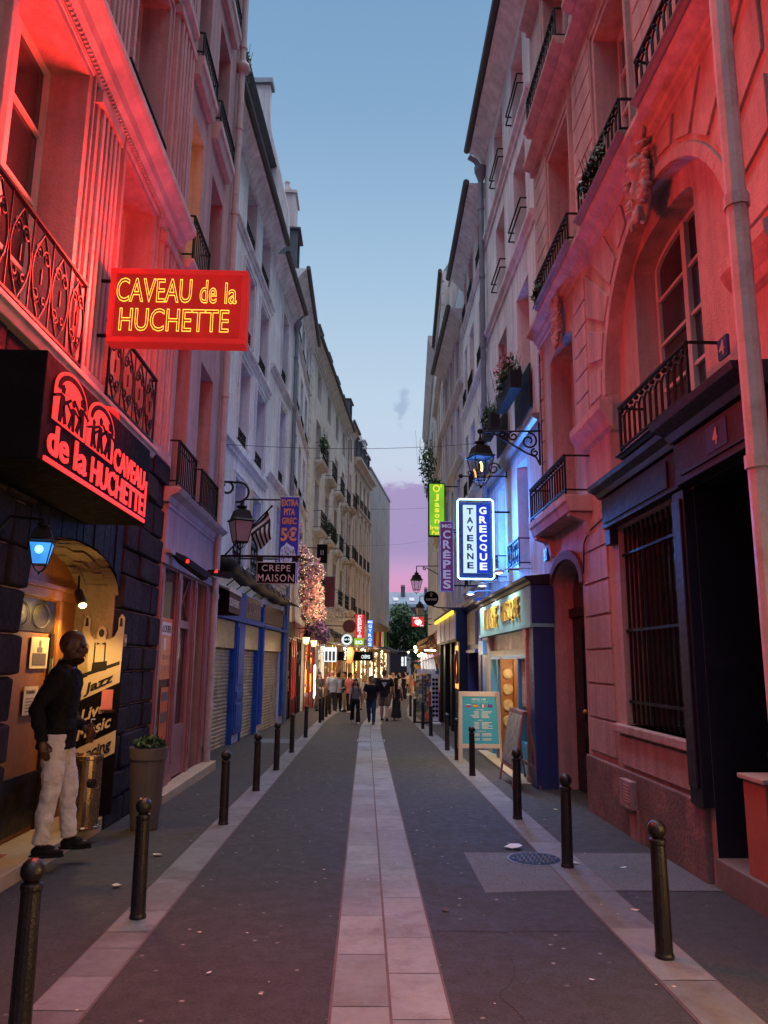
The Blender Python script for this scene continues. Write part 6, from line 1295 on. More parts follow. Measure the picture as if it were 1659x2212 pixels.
def small_bracket():
    t = thing('wall_bracket', 'ornate iron bracket with a ball tip reaching out just above the blue neon sign', 'bracket', (2.96, 15.7, 5.55)); y = 15.7; bracket(t, [[Vector((2.97, y, 5.59)), Vector((2.0, y, 5.58))], [Vector((2.95, y, 5.55)), Vector((2.95, y, 5.95))], spir(2.68, 5.75, y, 0.14, 1.4, 0), spir(2.38, 5.68, y, 0.08, 1.2, 0), spir(2.18, 5.66, y, 0.06, 1.2, 0, -1)], 0.014); q = MB(); q.ball((1.98, y, 5.58), 0.05, 8, 5); q.build('ball_tip', M['iron'], t)
small_bracket()
for i, (y, z, l) in enumerate(((13.5, 3.30, 'nearest white shaded lamp on an arm over the tavern sign board'), (15.45, 3.26, 'middle white shaded lamp over the tavern sign board'), (17.2, 3.24, 'farthest white shaded lamp over the tavern sign board'))):
    t = thing('sign_lamp', l, 'lamp', (2.36, y, z), 'arm lamps over the tavern sign board'); q = MB(); q.tube([(2.96, y, z + 0.08), (2.5, y, z + 0.06), (2.4, y, z + 0.02)], 0.012, 6); q.build('arm', M['lamp_shade'], t); q = MB()
    q.add([(2.36 + 0.10 * math.cos(k * 0.5236) * f, y + 0.16 * math.sin(k * 0.5236) * f, z + h) for f, h in ((0.35, 0.06), (0.8, 0.03), (1.0, -0.02)) for k in range(12)], [(j * 12 + k, j * 12 + (k + 1) % 12, j * 12 + 12 + (k + 1) % 12, j * 12 + 12 + k) for j in range(2) for k in range(12)] + [tuple(range(12))]); q.build('shade', M['lamp_shade'], t)
    q = MB(); q.ball((2.36, y, z - 0.01), (0.06, 0.1, 0.015), 10, 4); q.build('bulb', M['tube_white'], t); l_ = bpy.data.lights.new('lamp_light', 'SPOT'); l_.energy = 110; l_.color = (1.0, 0.86, 0.62); l_.spot_size = R(140); l_.spot_blend = 0.8; l_.shadow_soft_size = 0.06; o = bpy.data.objects.new('lamp_light', l_); COL.objects.link(o); o.parent = t; o.location = (-0.04, 0, -0.05); o.rotation_euler = (0, R(-25), 0)

# ------------------------------------------------------------------ cellar entrance things
def lamp(kind, loc, energy, col, parent, size=0.05, **k):
    l = bpy.data.lights.new('lamp_light', kind); l.energy = energy; l.color = col; l.shadow_soft_size = size
    for a, v in k.items(): setattr(l, a, v)
    o = bpy.data.objects.new('lamp_light', l); COL.objects.link(o); o.parent = parent; o.location = Vector(loc) - kids_loc(parent); return o
def entrance():
    y = 8.80
    t = thing('poster_board', 'black and cream jazz board with a cut out singer raising both arms, inside the entrance', 'poster', (-2.97, y, 0.06))
    q = MB(); q.add([(-3.2, y, 0.08), (-2.70, y, 0.08), (-2.70, y, 1.70), (-3.2, y, 1.52), (-3.2, y + 0.03, 0.08), (-2.70, y + 0.03, 0.08), (-2.70, y + 0.03, 1.70), (-3.2, y + 0.03, 1.52)], [(0, 1, 2, 3), (4, 5, 6, 7), (0, 1, 5, 4), (1, 2, 6, 5), (2, 3, 7, 6), (3, 0, 4, 7)]); q.build('board', M['black_gloss'], t)
    q = MB()
    def pl(pts, d): q.add([(x, y - d, z) for x, z in pts], [tuple(range(len(pts)))])
    pl([(-3.18, 1.24), (-2.705, 1.47), (-2.705, 1.68), (-3.18, 1.48)], 0.003); q.build('cream_band', M['paper'], t); q = MB(); pl([(-3.19, 0.47), (-2.705, 0.72), (-2.705, 0.96), (-3.19, 0.72)], 0.003); q.build('cream_band', M['paper'], t)
    def body(g):
        P = [(-3.06, 1.50), (-3.08, 1.72), (-3.07, 1.86), (-3.12, 1.92), (-3.16, 2.02), (-3.15, 2.14), (-3.12, 2.21), (-3.075, 2.16), (-3.08, 2.05), (-3.06, 1.98), (-3.02, 1.935), (-2.99, 1.94), (-3.0, 2.0), (-2.985, 2.06), (-2.945, 2.085), (-2.905, 2.06), (-2.89, 2.0), (-2.90, 1.94), (-2.86, 1.935), (-2.80, 1.97), (-2.765, 2.05), (-2.765, 2.17), (-2.735, 2.22), (-2.70, 2.18), (-2.705, 1.50)]
        return P
    q2 = MB(); q2.add([(x, y - 0.004, z) for x, z in body(0)] + [(x, y + 0.01, z) for x, z in body(0)], [tuple(range(25)), tuple(range(25, 50))] + [(i, (i + 1) % 25, 25 + (i + 1) % 25, 25 + i) for i in range(25)]); q2.build('singer_cutout', M['paper'], t)
    pass
    q = MB()
    pl([(-2.945 + 0.031 * math.cos(i * 0.5236), 2.005 + 0.046 * math.sin(i * 0.5236)) for i in range(12)], 0.006)
    pl([(-2.99, 1.905), (-2.945, 1.885), (-2.9, 1.905), (-2.9, 1.875), (-2.945, 1.885), (-2.99, 1.875)], 0.006); pl([(-3.03, 1.56), (-2.86, 1.6), (-2.86, 1.70), (-3.02, 1.68)], 0.006)
    for a, b in ((-3.015, -3.0), (-2.9, -2.885)): pl([(a, 1.68), (b, 1.68), (b, 1.9), (a, 1.9)], 0.006)
    for c in (-3.115, -2.735): pl([(c - 0.02, 2.08), (c + 0.02, 2.08), (c + 0.012, 2.17), (c - 0.012, 2.18)], 0.006)
    pl([(-3.2, 1.53), (-2.72, 1.70), (-2.72, 1.66), (-3.2, 1.49)], 0.005)
    q.build('singer_drawing', M['ink'], t)
    X = Vector((0.475, 0, 0.215)).normalized(); Yv = Vector((0.12, 0, 1)).normalized()
    q = MB(); q.text('Jazz', (-3.09, y - 0.006, 1.30), X, Yv, 0.33, 0.15, 0.004, bold=0.025); q.text('Dancing', (-3.17, y - 0.006, 0.54), X, Yv, 0.45, 0.16, 0.004, bold=0.025); q.build('black_lettering', M['ink'], t)
    q = MB(); q.text('Live', (-3.10, y - 0.006, 1.03), X, Yv, 0.28, 0.14, 0.004, bold=0.025); q.text('Music', (-3.13, y - 0.006, 0.83), X, Yv, 0.39, 0.14, 0.004, bold=0.025); q.build('cream_lettering', M['paper'], t)
    t = thing('leaflet_holder', 'clear holder of pink leaflets fixed on the jazz board', 'leaflet holder', (-2.82, y - 0.03, 1.2)); q = MB(); q.box(-2.88, -2.76, y - 0.035, y - 0.02, 1.17, 1.39); q.build('leaflet', M['pink_paper'], t); q = MB(); q.box(-2.9, -2.73, y - 0.04, y - 0.012, 1.14, 1.18); q.build('tray', M['lantern_glass'], t)
    xw = -2.85 - 0.43 + 0.016
    def pf(*a): pass
    for nm, lab, ya, yb, za, zb in (('poster', 'cream poster with a portrait photograph on the orange door', 7.72, 8.14, 1.62, 1.93), ('notice', 'paper notice of opening hours low on the orange door', 7.66, 7.98, 1.18, 1.45)):
        t = thing(nm, lab, nm, (xw, (ya + yb) / 2, za)); q = MB(); q.box(xw, xw + 0.006, ya, yb, za, zb); q.build('sheet', M['paper'], t); q = MB(); X0 = xw + 0.0065
        if nm == 'poster':
            q.box(X0, X0 + 0.003, ya + 0.05, yb - 0.05, za + 0.03, za + 0.15); q.ball((X0, (ya + yb) / 2, za + 0.245), (0.003, 0.035, 0.04), 8, 5); q.box(X0, X0 + 0.003, (ya + yb) / 2 - 0.06, (ya + yb) / 2 + 0.06, za + 0.16, za + 0.21); q.build('print', M['grey_ink'], t)
        else:
            for i in range(5): q.box(X0, X0 + 0.002, ya + 0.05, yb - 0.06 - 0.03 * (i % 2), za + 0.03 + 0.03 * i, za + 0.038 + 0.03 * i)
            q.text('HORAIRES', (X0 + 0.001, ya + 0.05, za + 0.2), Vector((0, 1, 0)), EZ, 0.2, 0.035, 0.002); q.build('print', M['grey_ink'], t)
    t = thing('spotlight', 'black spotlight with a glowing lens under the vault', 'spotlight', (-2.98, 8.3, 2.33)); q = MB(); a = Vector((-3.06, 8.3, 2.42)); b = Vector((-2.96, 8.18, 2.27)); q.tube([a, b], [0.045, 0.05], 12, world=True); q.tube([a, Vector((-3.08, 8.34, 2.6))], 0.012, 6, world=True); q.build('housing', M['ink'], t)
    q = MB(); q.ball(tuple(b), (0.04, 0.04, 0.03), 10, 6); q.build('lens', M['bulb_warm'], t)
    lamp('POINT', b + Vector((-0.03, -0.05, -0.08)), 4.5, (1.0, 0.58, 0.16), t, 0.04); o = lamp('SPOT', b + Vector((-0.02, -0.05, -0.08)), 46, (1.0, 0.58, 0.16), t, 0.04, spot_size=R(155), spot_blend=0.5); o.rotation_euler = Vector((-0.12, 0.0, -1.0)).to_track_quat('-Z', 'Y').to_euler()
    t = thing('switch_box', 'small orange lit box on the stone beside the singer poster', 'switch box', (-2.74, 8.93, 1.9)); q = MB(); q.box(-2.77, -2.72, 8.87, 9.0, 1.86, 2.0); q.build('case', M['orange_wood'], t, bevel=0.006); q = MB(); q.tube([(-2.72, 8.935, 1.93), (-2.712, 8.935, 1.93)], 0.03, 10); q.build('button', M['paper'], t)
    t = thing('waste_bin', 'polished brass cylindrical waste bin on the doorstep', 'bin', (-2.80, 8.25, 0.056)); q = MB(); q.lathe([(0.15, 0), (0.155, 0.015), (0.145, 0.03), (0.145, 0.66), (0.155, 0.67), (0.155, 0.7), (0.13, 0.71), (0.12, 0.66)], (-2.80, 8.25, 0.056), 28); q.build('body', M['brass'], t, smooth=False)
    q = MB(); q.tube([(-2.72, 8.13, 0.5), (-2.68, 8.11, 0.5)], 0.045, 10); q.build('opening', M['ink'], t)
M['pink_paper'] = surf('pink leaflet', (0.70, 0.22, 0.25), 0.6, 0.1, 4, 0.0); M['brass'] = surf('brushed brass', (0.42, 0.30, 0.17), 0.28, 0.08, 1.2, 0.0, 60, metal=0.95)
entrance()

def tuft(q, c, r, n, size, rnd, flat=1.0):
    for _ in range(n):
        v = Vector((rnd.gauss(0, 1), rnd.gauss(0, 1), rnd.gauss(0, 1))).normalized() * rnd.uniform(0.3, 1.0)
        p = Vector((c[0] + v.x * r[0], c[1] + v.y * r[1], c[2] + v.z * r[2])); a = Vector((rnd.gauss(0, 1), rnd.gauss(0, 1), rnd.gauss(0, 1) * flat)).normalized(); b = a.orthogonal().normalized(); s = size * rnd.uniform(0.6, 1.3)
        q.add([p - a * s, p + b * s * 0.45, p + a * s, p - b * s * 0.45], [(0, 1, 2, 3)], raw=True)
def planter():
    c = (-2.37, 8.94, gz(8.94)); t = thing('planter', 'tall grey tapered planter with a low leafy plant, between the entrance and the rose shopfront', 'planter', c); q = MB(); q.lathe([(0.145, 0), (0.15, 0.02), (0.19, 0.72), (0.205, 0.74), (0.21, 0.86), (0.195, 0.86), (0.18, 0.8)], c, 24); q.build('pot', M['planter'], t, smooth=False)
    q = MB(); tuft(q, (c[0], c[1], c[2] + 0.9), (0.17, 0.17, 0.09), 420, 0.035, random.Random(3)); q.build('plant', M['leaf'], t)
M['planter'] = surf('mauve grey plastic pot', (0.11, 0.092, 0.09), 0.5, 0.12, 3, 0.05)
planter()
def shop_posters():
    x = -2.8 - 0.015 + 0.010; EY = Vector((0, 1, 0))
    t = thing('poster', 'orange red letting poster headed by a white to let strip in the vacant shop window', 'poster', (x, 11.1, 1.45)); q = MB(); q.box(x - 0.004, x, 10.74, 11.42, 1.45, 2.3); q.build('sheet', M['orange_print'], t); q = MB(); q.box(x, x + 0.003, 10.72, 11.36, 2.06, 2.24); q.box(x, x + 0.003, 10.98, 11.1, 1.86, 2.02); q.build('strip', M['white_letter'], t)
    q = MB(); q.text('A LOUER', (x + 0.0035, 10.76, 2.10), EY, EZ, 0.56, 0.1, 0.003, bold=0.01); q.build('lettering', M['ink'], t); q = MB(); q.text('SHOPS', (x + 0.001, 10.95, 1.72), EY, EZ, 0.38, 0.07, 0.003); q.text('24 36 01 20', (x + 0.001, 10.78, 1.56), EY, EZ, 0.58, 0.09, 0.003); q.build('small_print', M['pale_print'], t)
    t = thing('poster', 'narrow red poster low in the vacant shop window', 'poster', (x, 11.2, 0.6)); q = MB(); q.box(x - 0.004, x, 11.0, 11.42, 0.62, 1.34); q.build('sheet', M['orange_print'], t); q = MB(); q.box(x, x + 0.002, 11.05, 11.38, 0.85, 1.0); q.box(x, x + 0.002, 11.05, 11.38, 1.15, 1.27); q.build('print', M['grey_ink'], t)
    for i, (z0, z1, m, l) in enumerate(((1.55, 1.95, 'white_letter', 'creased white sheet'), (1.0, 1.2, 'paper', 'pale sticker with dark print'), (0.72, 0.9, 'white_letter', 'small white square sticker'))):
        q = MB(); q.box(-2.868, -2.864, 11.88 + 0.05 * i, 12.15, z0, z1); tag(q.build('sticker', M[m], loc=(-2.866, 12.0, z0)), l + ' on the glass door of the vacant shop', 'sticker')
    for y, dy, dz, l in ((11.05, 0.5, -0.1, 'black wall heater tilted down over the vacant shop window, red light glowing'), (13.2, 0.32, 0.02, 'second black wall heater held level near the shop corner')):
        t = thing('heater', l, 'heater', (-2.5, y, 3.05), 'wall heaters over the vacant shop'); q = MB(); a = Vector((-2.72, y - dy * 0.6, 3.2)); b = Vector((-2.34, y + dy * 0.6, 3.12 + dz * 2)); d = (b - a); q.tube([a, a.lerp(b, 0.3), b], [(0.03, 0.03), (0.075, 0.05), (0.08, 0.055)], 4, world=True); q.tube([Vector((-2.8, y - dy * 0.6, 3.25)), a], 0.02, 5, world=True); q.build('housing', M['ink'], t)
        q = MB(); p = a.lerp(b, 0.45); q.box(p.x - 0.025, p.x + 0.035, p.y - 0.085, p.y - 0.06, p.z - 0.0, p.z + 0.05); q.build('indicator', M['red_letter'], t)
M['orange_print'] = surf('orange red print', (0.62, 0.13, 0.05), 0.4, 0.15, 3, 0.0); M['pale_print'] = surf('pale print', (0.62, 0.34, 0.25), 0.5, 0.1, 4, 0.0)
shop_posters()

def left_shop_things():
    t = thing('awning', 'short plum awning with white souvenir lettering at the near end of the blue shop', 'awning', (-2.9, 15.1, 2.6)); q = MB(); q.add([(-3.25, 14.3, 3.3), (-3.2, 15.6, 3.3), (-2.5, 15.6, 2.98), (-2.5, 14.3, 2.98), (-2.5, 15.6, 2.6), (-2.5, 14.3, 2.6), (-3.2, 15.6, 2.6)], [(0, 1, 2, 3), (3, 2, 4, 5), (1, 2, 4, 6)]); q.build('cloth', M['plum_canvas'], t); q = MB(); q.box(-2.51, -2.485, 14.28, 15.62, 2.98, 3.06); q.build('edge', M['white_letter'], t)
    q = MB(); q.text('SOUVENIRS', (-2.495, 14.3, 2.72), Vector((0, 1, 0)), EZ, 1.1, 0.15, 0.004); q.build('lettering', M['white_letter'], t)
    t = thing('awning', 'long rolled black awning sagging over both roller shutters', 'awning', (-2.7, 19, 3.4)); q = MB(); pts = [Vector((-2.85 + 0.012 * i, 15.4 + 0.62 * i, 3.62 + 0.035 * math.sin(i * 1.3))) for i in range(17)]; q.tube(pts, [0.17 + 0.03 * math.sin(i * 2.1) for i in range(17)], 9, world=True); q.build('roll', M['black_canvas'], t, smooth=True)
    q = MB()
    for i in range(9): y = 16.0 + i * 1.15; q.tube([(-3.1 + 0.02 * i, y, 3.35), (-2.62 + 0.02 * i, y, 3.75), (-2.5 + 0.02 * i, y + 0.1, 3.5)], 0.014, 5)
    q.build('arm', M['iron'], t)
    t = thing('awning', 'short dark curved awning at the far end of the shutters, under the blossom', 'awning', (-2.4, 26.2, 2.9)); q = MB(); q.add([(-2.66 + 0.9 * math.sin(i * 0.26), yy, 2.7 + 0.95 * math.cos(i * 0.26)) for i in range(6) for yy in (25.6, 27.6)], [(2 * i, 2 * i + 1, 2 * i + 3, 2 * i + 2) for i in range(5)]); q.build('cloth', M['black_canvas'], t)
    t = thing('flag', 'black and white striped flag hanging from a slanted pole over the shutters', 'flag', (-2.1, 16.6, 4.9)); q = MB(); q.tube([(-3.1, 16.9, 4.0), (-2.06, 16.4, 5.0)], 0.018, 6); q.ball((-2.05, 16.395, 5.01), 0.03, 6, 4); q.build('pole', M['iron'], t)
    q = MB(); A, B_ = Vector((-2.14, 16.44, 4.92)), Vector((-2.52, 16.62, 4.55)); n = 9
    def pt(u, v): p = A.lerp(B_, u); s = Vector((0.12 * v + 0.02 * math.sin(v * 5 + u * 4), 0.06 * math.sin(v * 6 + u * 3), -0.62 * v + 0.10 * u * v)); return p + s
    for i in range(n):
        for j in range(8): q.mi = (i % 2) if j > 2 else (j % 2); q.add([pt(i / n, j / 8), pt((i + 1) / n, j / 8), pt((i + 1) / n, (j + 1) / 8), pt(i / n, (j + 1) / 8)], [(0, 1, 2, 3)], raw=True)
    q.build('cloth', [M['ink'], M['white_letter']], t)
    for x, y, z0, l in ((-3.13, 15.5, 0.95, 'yellow glass fronted menu case on the first blue pilaster'), (-3.13, 15.5, 1.42, 'small grey paper on the first blue pilaster')):
        q = MB(); q.box(x + 0.11, x + 0.14, 15.25, 15.75, z0, z0 + 0.4); tag(q.build('notice', M['china'] if z0 < 1 else M['grey_ink'], loc=(x, y, z0)), l, 'notice')
left_shop_things()

def blossom():
    rnd = random.Random(21); t = thing('blossom_decoration', 'big wall cascade of artificial pink blossom and leaves threaded with fairy lights', 'decoration', (-2.1, 29, 2.6))
    P, V, Lf, Bu = MB(), MB(), MB(), MB()
    lumps = [((-2.05, 28.6, 5.0), (0.55, 1.2, 0.62)), ((-2.0, 29.0, 4.1), (0.5, 1.4, 0.7)), ((-1.95, 29.4, 3.5), (0.5, 1.3, 0.5)), ((-2.3, 28.2, 5.55), (0.25, 0.5, 0.4)), ((-2.45, 28.0, 6.3), (0.08, 0.15, 0.6))]
    for c, r in lumps:
        k = int(900 * (r[0] * r[1] * r[2]) ** 0.5) + 30; tuft(P, c, r, int(k * 1.9), 0.085, rnd); tuft(Lf, c, [a * 0.85 for a in r], int(k * 0.9), 0.08, rnd)
        for _ in range(int(k * 0.26)):
            v = Vector((rnd.gauss(0, 1), rnd.gauss(0, 1), rnd.gauss(0, 1))).normalized() * rnd.uniform(0.75, 1.06); Bu.ball((c[0] + v.x * r[0], c[1] + v.y * r[1], c[2] + v.z * r[2]), 0.0095, 5, 4)
    for c, r in (((-1.85, 29.6, 2.95), (0.42, 1.2, 0.5)), ((-1.6, 30.2, 2.75), (0.25, 0.9, 0.4))): tuft(V, c, r, 520, 0.08, rnd); tuft(P, c, r, 300, 0.075, rnd); tuft(Lf, c, r, 260, 0.08, rnd)
    P.build('pink_blossom', M['petal_cherry'], t); V.build('mauve_blossom', M['petal_mauve'], t); Lf.build('leaves', M['leaf'], t); tag(Bu.build('fairy_lights', M['fairy'], t), kind='stuff')
    for z in (4.3, 3.5): lamp('POINT', (-1.55, 28.3, z), 26, (1.0, 0.62, 0.3), t, 0.35)
M['petal_cherry'] = surf('artificial cherry petals', (0.85, 0.46, 0.46), 0.7, 0.3, 4, 0.0); M['petal_mauve'] = surf('mauve petals', (0.22, 0.12, 0.34), 0.7, 0.3, 4, 0.0); M['fairy'] = emit('fairy light', (1.0, 0.70, 0.36), 5.5)
blossom()

# ------------------------------------------------------------------ right side things
def menu_board():
    y0 = 15.2; x0, x1 = 1.86, 2.66; t = thing('menu_board', 'blue restaurant menu on a whitish wooden A frame with four small flags', 'menu board', ((x0 + x1) / 2, y0, gz(y0)))
    zg = gz(y0); H = 1.33; lean = 0.22
    def pt(u, v, d=0.0): return Vector((x0 + (x1 - x0) * (0.5 + (u - 0.5) * (1.1 - 0.1 * v)) , y0 + lean * v - d, zg + H * v))
    def slab(q, u0, u1, v0, v1, d0, d1): q.add([pt(a, b, d) for d in (d0, d1) for a, b in ((u0, v0), (u1, v0), (u1, v1), (u0, v1))], [(0, 1, 2, 3), (4, 5, 6, 7), (0, 1, 5, 4), (1, 2, 6, 5), (2, 3, 7, 6), (3, 0, 4, 7)], raw=True)
    q = MB(); slab(q, 0, 0.09, 0, 1, 0, 0.03); slab(q, 0.91, 1, 0, 1, 0, 0.03); slab(q, 0.09, 0.91, 0.93, 1, 0.001, 0.029); slab(q, 0.09, 0.91, 0.21, 0.27, 0.001, 0.029)
    for a in (0.03, 0.93): q.add([pt(a, 0.97, -0.01), pt(a + 0.05, 0.97, -0.01)] + [Vector((pt(a + k, 0).x, y0 + 0.5, zg)) for k in (0.05, 0.0)] + [pt(a, 0.97, -0.04), pt(a + 0.05, 0.97, -0.04)] + [Vector((pt(a + k, 0).x, y0 + 0.54, zg)) for k in (0.05, 0.0)], [(0, 1, 2, 3), (4, 5, 6, 7), (0, 1, 5, 4), (1, 2, 6, 5), (2, 3, 7, 6), (3, 0, 4, 7)], raw=True)
    q.build('frame', M['frame_cream'], t, bevel=0.004); q = MB(); slab(q, 0.09, 0.91, 0.27, 0.93, 0.005, 0.02); q.build('panel', M['menu_blue'], t)
    X = (pt(1, 0.5) - pt(0, 0.5)).normalized(); Y = (pt(0.5, 1) - pt(0.5, 0)).normalized(); q = MB()
    def tx(b, u0, u1, v0, v1): q.text(b, pt(u0, v0, 0.0215), X, Y, (pt(u1, v0) - pt(u0, v0)).length, H * (v1 - v0) * 1.01, 0.002, bold=0.01)
    tx('MENU 14€', 0.32, 0.66, 0.875, 0.905); tx('1 Entrée + 1 Plat + 1 Dessert', 0.3, 0.7, 0.847, 0.859); tx('ENTRÉES', 0.42, 0.6, 0.735, 0.752); tx('PLATS', 0.46, 0.58, 0.585, 0.602); tx('DESSERTS', 0.42, 0.62, 0.433, 0.45)
    rnd = random.Random(8)
    for v, n in ((0.715, 6), (0.565, 6), (0.413, 3), (0.34, 2)):
        for i in range(n):
            vv = v - i * 0.0165; w = rnd.uniform(0.1, 0.2); slab(q, 0.48 - w, 0.48, vv - 0.004, vv + 0.004, 0.0205, 0.022); w = rnd.uniform(0.12, 0.26); slab(q, 0.54, 0.54 + w, vv - 0.004, vv + 0.004, 0.0205, 0.022)
    q.build('menu_text', M['white_letter'], t); q = MB()
    def fl(u0, parts):
        for (a, b, c, d, m) in parts: q.mi = m; slab(q, u0 + 0.11 * a, u0 + 0.11 * b, 0.775 + 0.045 * c, 0.775 + 0.045 * d, 0.0205, 0.0225 + 0.0004 * m)
    fl(0.18, [(0, 1, 0.67, 1, 0), (0, 1, 0.33, 0.67, 1), (0, 1, 0, 0.33, 2)]); fl(0.355, [(0, 1, 0.75, 1, 2), (0, 1, 0.25, 0.75, 3), (0, 1, 0, 0.25, 2), (0.2, 0.36, 0.4, 0.62, 2)]); fl(0.53, [(0, 0.33, 0, 1, 4), (0.33, 0.67, 0, 1, 0), (0.67, 1, 0, 1, 2)])
    fl(0.70, [(0, 1, 0, 1, 1), (0, 1, 0.38, 0.62, 0), (0.42, 0.58, 0, 1, 0), (0, 1, 0.44, 0.56, 2), (0.46, 0.54, 0, 1, 2)]); q.build('flags', [M['white_letter'], M['blue_ink'], M['flag_red'], M['flag_yellow'], M['flag_green']], t)
M['frame_cream'] = surf('whitened timber frame', (0.52, 0.45, 0.40), 0.55, 0.12, 3, 0.1); M['menu_blue'] = surf('turquoise blue menu print', (0.05, 0.36, 0.50), 0.35, 0.08, 3, 0.0); M['flag_red'] = surf('flag red', (0.50, 0.03, 0.03), 0.6, 0.1, 4, 0.0); M['flag_yellow'] = surf('flag yellow', (0.65, 0.40, 0.03), 0.6, 0.1, 4, 0.0); M['flag_green'] = surf('flag green', (0.03, 0.25, 0.06), 0.6, 0.1, 4, 0.0)
menu_board()
def side_board():
    yc = 12.6; z = gz(yc); t = thing('menu_board', 'menu A board seen edge on, with shiny plastic cover, by the tavern window', 'menu board', (2.5, yc, z))
    q = MB()
    def leaf(xb, xt, m, d):
        for (ya, yb) in ((12.02, 12.09), (13.1, 13.17)): q.add([(xb, ya, z), (xb, yb, z), (xt, yb - 0.02, z + 1.13), (xt, ya + 0.02, z + 1.13), (xb + d, ya, z), (xb + d, yb, z), (xt + d, yb - 0.02, z + 1.13), (xt + d, ya + 0.02, z + 1.13)], [(0, 1, 2, 3), (4, 5, 6, 7), (0, 1, 5, 4), (1, 2, 6, 5), (2, 3, 7, 6), (3, 0, 4, 7)])
        for v0, v1 in ((0.22, 0.28), (0.95, 1.0)): q.add([(xb + (xt - xb) * v + e, yy, z + 1.13 * v) for e in (0.002, d - 0.002) for v, yy in ((v0, 12.09), (v0, 13.1), (v1, 13.1), (v1, 12.09))], [(0, 1, 2, 3), (4, 5, 6, 7), (0, 1, 5, 4), (1, 2, 6, 5), (2, 3, 7, 6), (3, 0, 4, 7)])
    leaf(2.24, 2.44, 0, 0.03); leaf(2.66, 2.49, 0, 0.03); q.build('frame', M['rose_paint'], t, bevel=0.004); q = MB(); q.add([(2.24 + 0.2 * v - 0.004, yy, z + 1.13 * v) for v, yy in ((0.28, 12.08), (0.28, 13.11), (0.95, 13.1), (0.95, 12.09))], [(0, 1, 2, 3)]); q.build('panel', M['gloss_grey'], t)
M['gloss_grey'] = surf('wrinkled plastic cover', (0.22, 0.21, 0.22), 0.12, 0.3, 6, 0.6, 9, spec=0.8)
side_board()
def cabinet():
    t = thing('utility_cabinet', 'small orange lit utility cabinet with a lid at the right edge, on the doorstep', 'cabinet', (3.06, 6.05, 0.155)); q = MB(); q.box(2.96, 3.2, 5.86, 6.2, 0.16, 0.86); q.build('body', M['cab_red'], t, bevel=0.008); q = MB(); q.box(2.93, 3.22, 5.83, 6.23, 0.862, 0.9); q.build('lid', M['frame_cream'], t, bevel=0.008); q = MB(); q.box(3.0, 3.1, 5.85, 5.862, 0.55, 0.58); q.build('slot', M['ink'], t)
M['cab_red'] = surf('brick red painted metal', (0.42, 0.14, 0.10), 0.5, 0.15, 3, 0.1)
cabinet()
def manhole():
    y = 7.62; t = thing('manhole_cover', 'round iron manhole cover with a gridded face in the grey patch', 'manhole cover', (1.62, y, gz(y))); z = gz(y) + 0.0135; q = MB(); q.tube([(1.62, y, z - 0.01), (1.62, y, z)], 0.26, 28); q.build('rim', M['trim_dark'], t); q = MB(); q.tube([(1.62, y, z), (1.62, y, z + 0.002)], 0.235, 28); q.build('plate', M['iron'], t); q = MB()
    for i in range(-4, 5):
        for j in range(-4, 5):
            if (i * i + j * j) < 17: a, b = (0.02, 0.007) if (i + j) % 2 else (0.007, 0.02); q.box(1.62 + i * 0.05 - a, 1.62 + i * 0.05 + a, y + j * 0.05 - b, y + j * 0.05 + b, z + 0.0021, z + 0.007)
    q.build('tread', M['trim_dark'], t)
    y = 19.7; t = thing('drain_grate', 'narrow slotted drain grate across the pale gutter slabs', 'drain grate', (0.19, y, gz(y))); z = gz(y) + 0.0145; q = MB(); q.quad((-0.15, y - 0.25, z - 0.001), (0.53, y - 0.25, z - 0.001), (0.53, y + 0.25, z - 0.006), (-0.15, y + 0.25, z - 0.006)); q.build('pit', M['ink'], t); q = MB()
    for i in range(15): x = -0.14 + i * 0.047; q.box(x, x + 0.022, y - 0.24, y + 0.24, z - 0.006, z + 0.012)
    q.build('bars', M['alu'], t)
manhole()
def litter():
    rnd = random.Random(5)
    for i, (x, y, s, m, l) in enumerate(((1.5, 8.05, 0.09, 'white_letter', 'crumpled white paper beside the manhole cover'), (1.95, 7.45, 0.05, 'white_letter', 'white paper scrap at the foot of the second right bollard'), (0.62, 6.05, 0.035, 'bark', 'dry brown leaf alone on the dark road'), (1.32, 4.75, 0.018, 'white_letter', 'small white scrap on the road at the lower right'), (-0.86, 4.85, 0.018, 'white_letter', 'small white scrap on the road at the lower left'), (2.02, 6.05, 0.03, 'paper', 'pale leaf lying on the right granite strip'), (-1.9, 7.7, 0.04, 'paper', 'cream paper scrap on the pavement left of the strip'), (-1.95, 6.65, 0.04, 'paper', 'cream paper strip on the pavement by the doorstep'), (2.45, 10.2, 0.03, 'paper', 'pale leaf on the pavement before the dark street door'), (2.35, 7.3, 0.03, 'white_letter', 'thin white scrap on the grey pavement patch'))):
        q = MB(); z = gz(y) + 0.014; n = 7
        q.add([(x + s * rnd.uniform(0.6, 1.3) * math.cos(k * 0.9), y + s * rnd.uniform(0.6, 1.3) * math.sin(k * 0.9) * 0.8, z + rnd.uniform(0, s * 0.35)) for k in range(n)] + [(x, y, z + s * 0.3)], [(k, (k + 1) % n, n) for k in range(n)]); tag(q.build('dry_leaf' if m == 'bark' else 'paper_scrap', M[m], loc=(x, y, z)), l, 'litter')
    for i in range(60):
        x, y = rnd.uniform(-2.4, 2.6), rnd.uniform(4, 14); s = rnd.uniform(0.004, 0.011); q = MB(); z = gz(y) + 0.0135
        if i == 0: base = None
        q.add([(x + s * math.cos(k * 1.2566) * 1.6, y + s * math.sin(k * 1.2566), z + 0.002 * (k % 2)) for k in range(5)], [(0, 1, 2, 3, 4)]); tag(q.build('fallen_petal', M['paper'], loc=(x, y, z)), 'tiny dry petal scattered on the asphalt', 'litter', 'petals scattered on the ground')
litter()

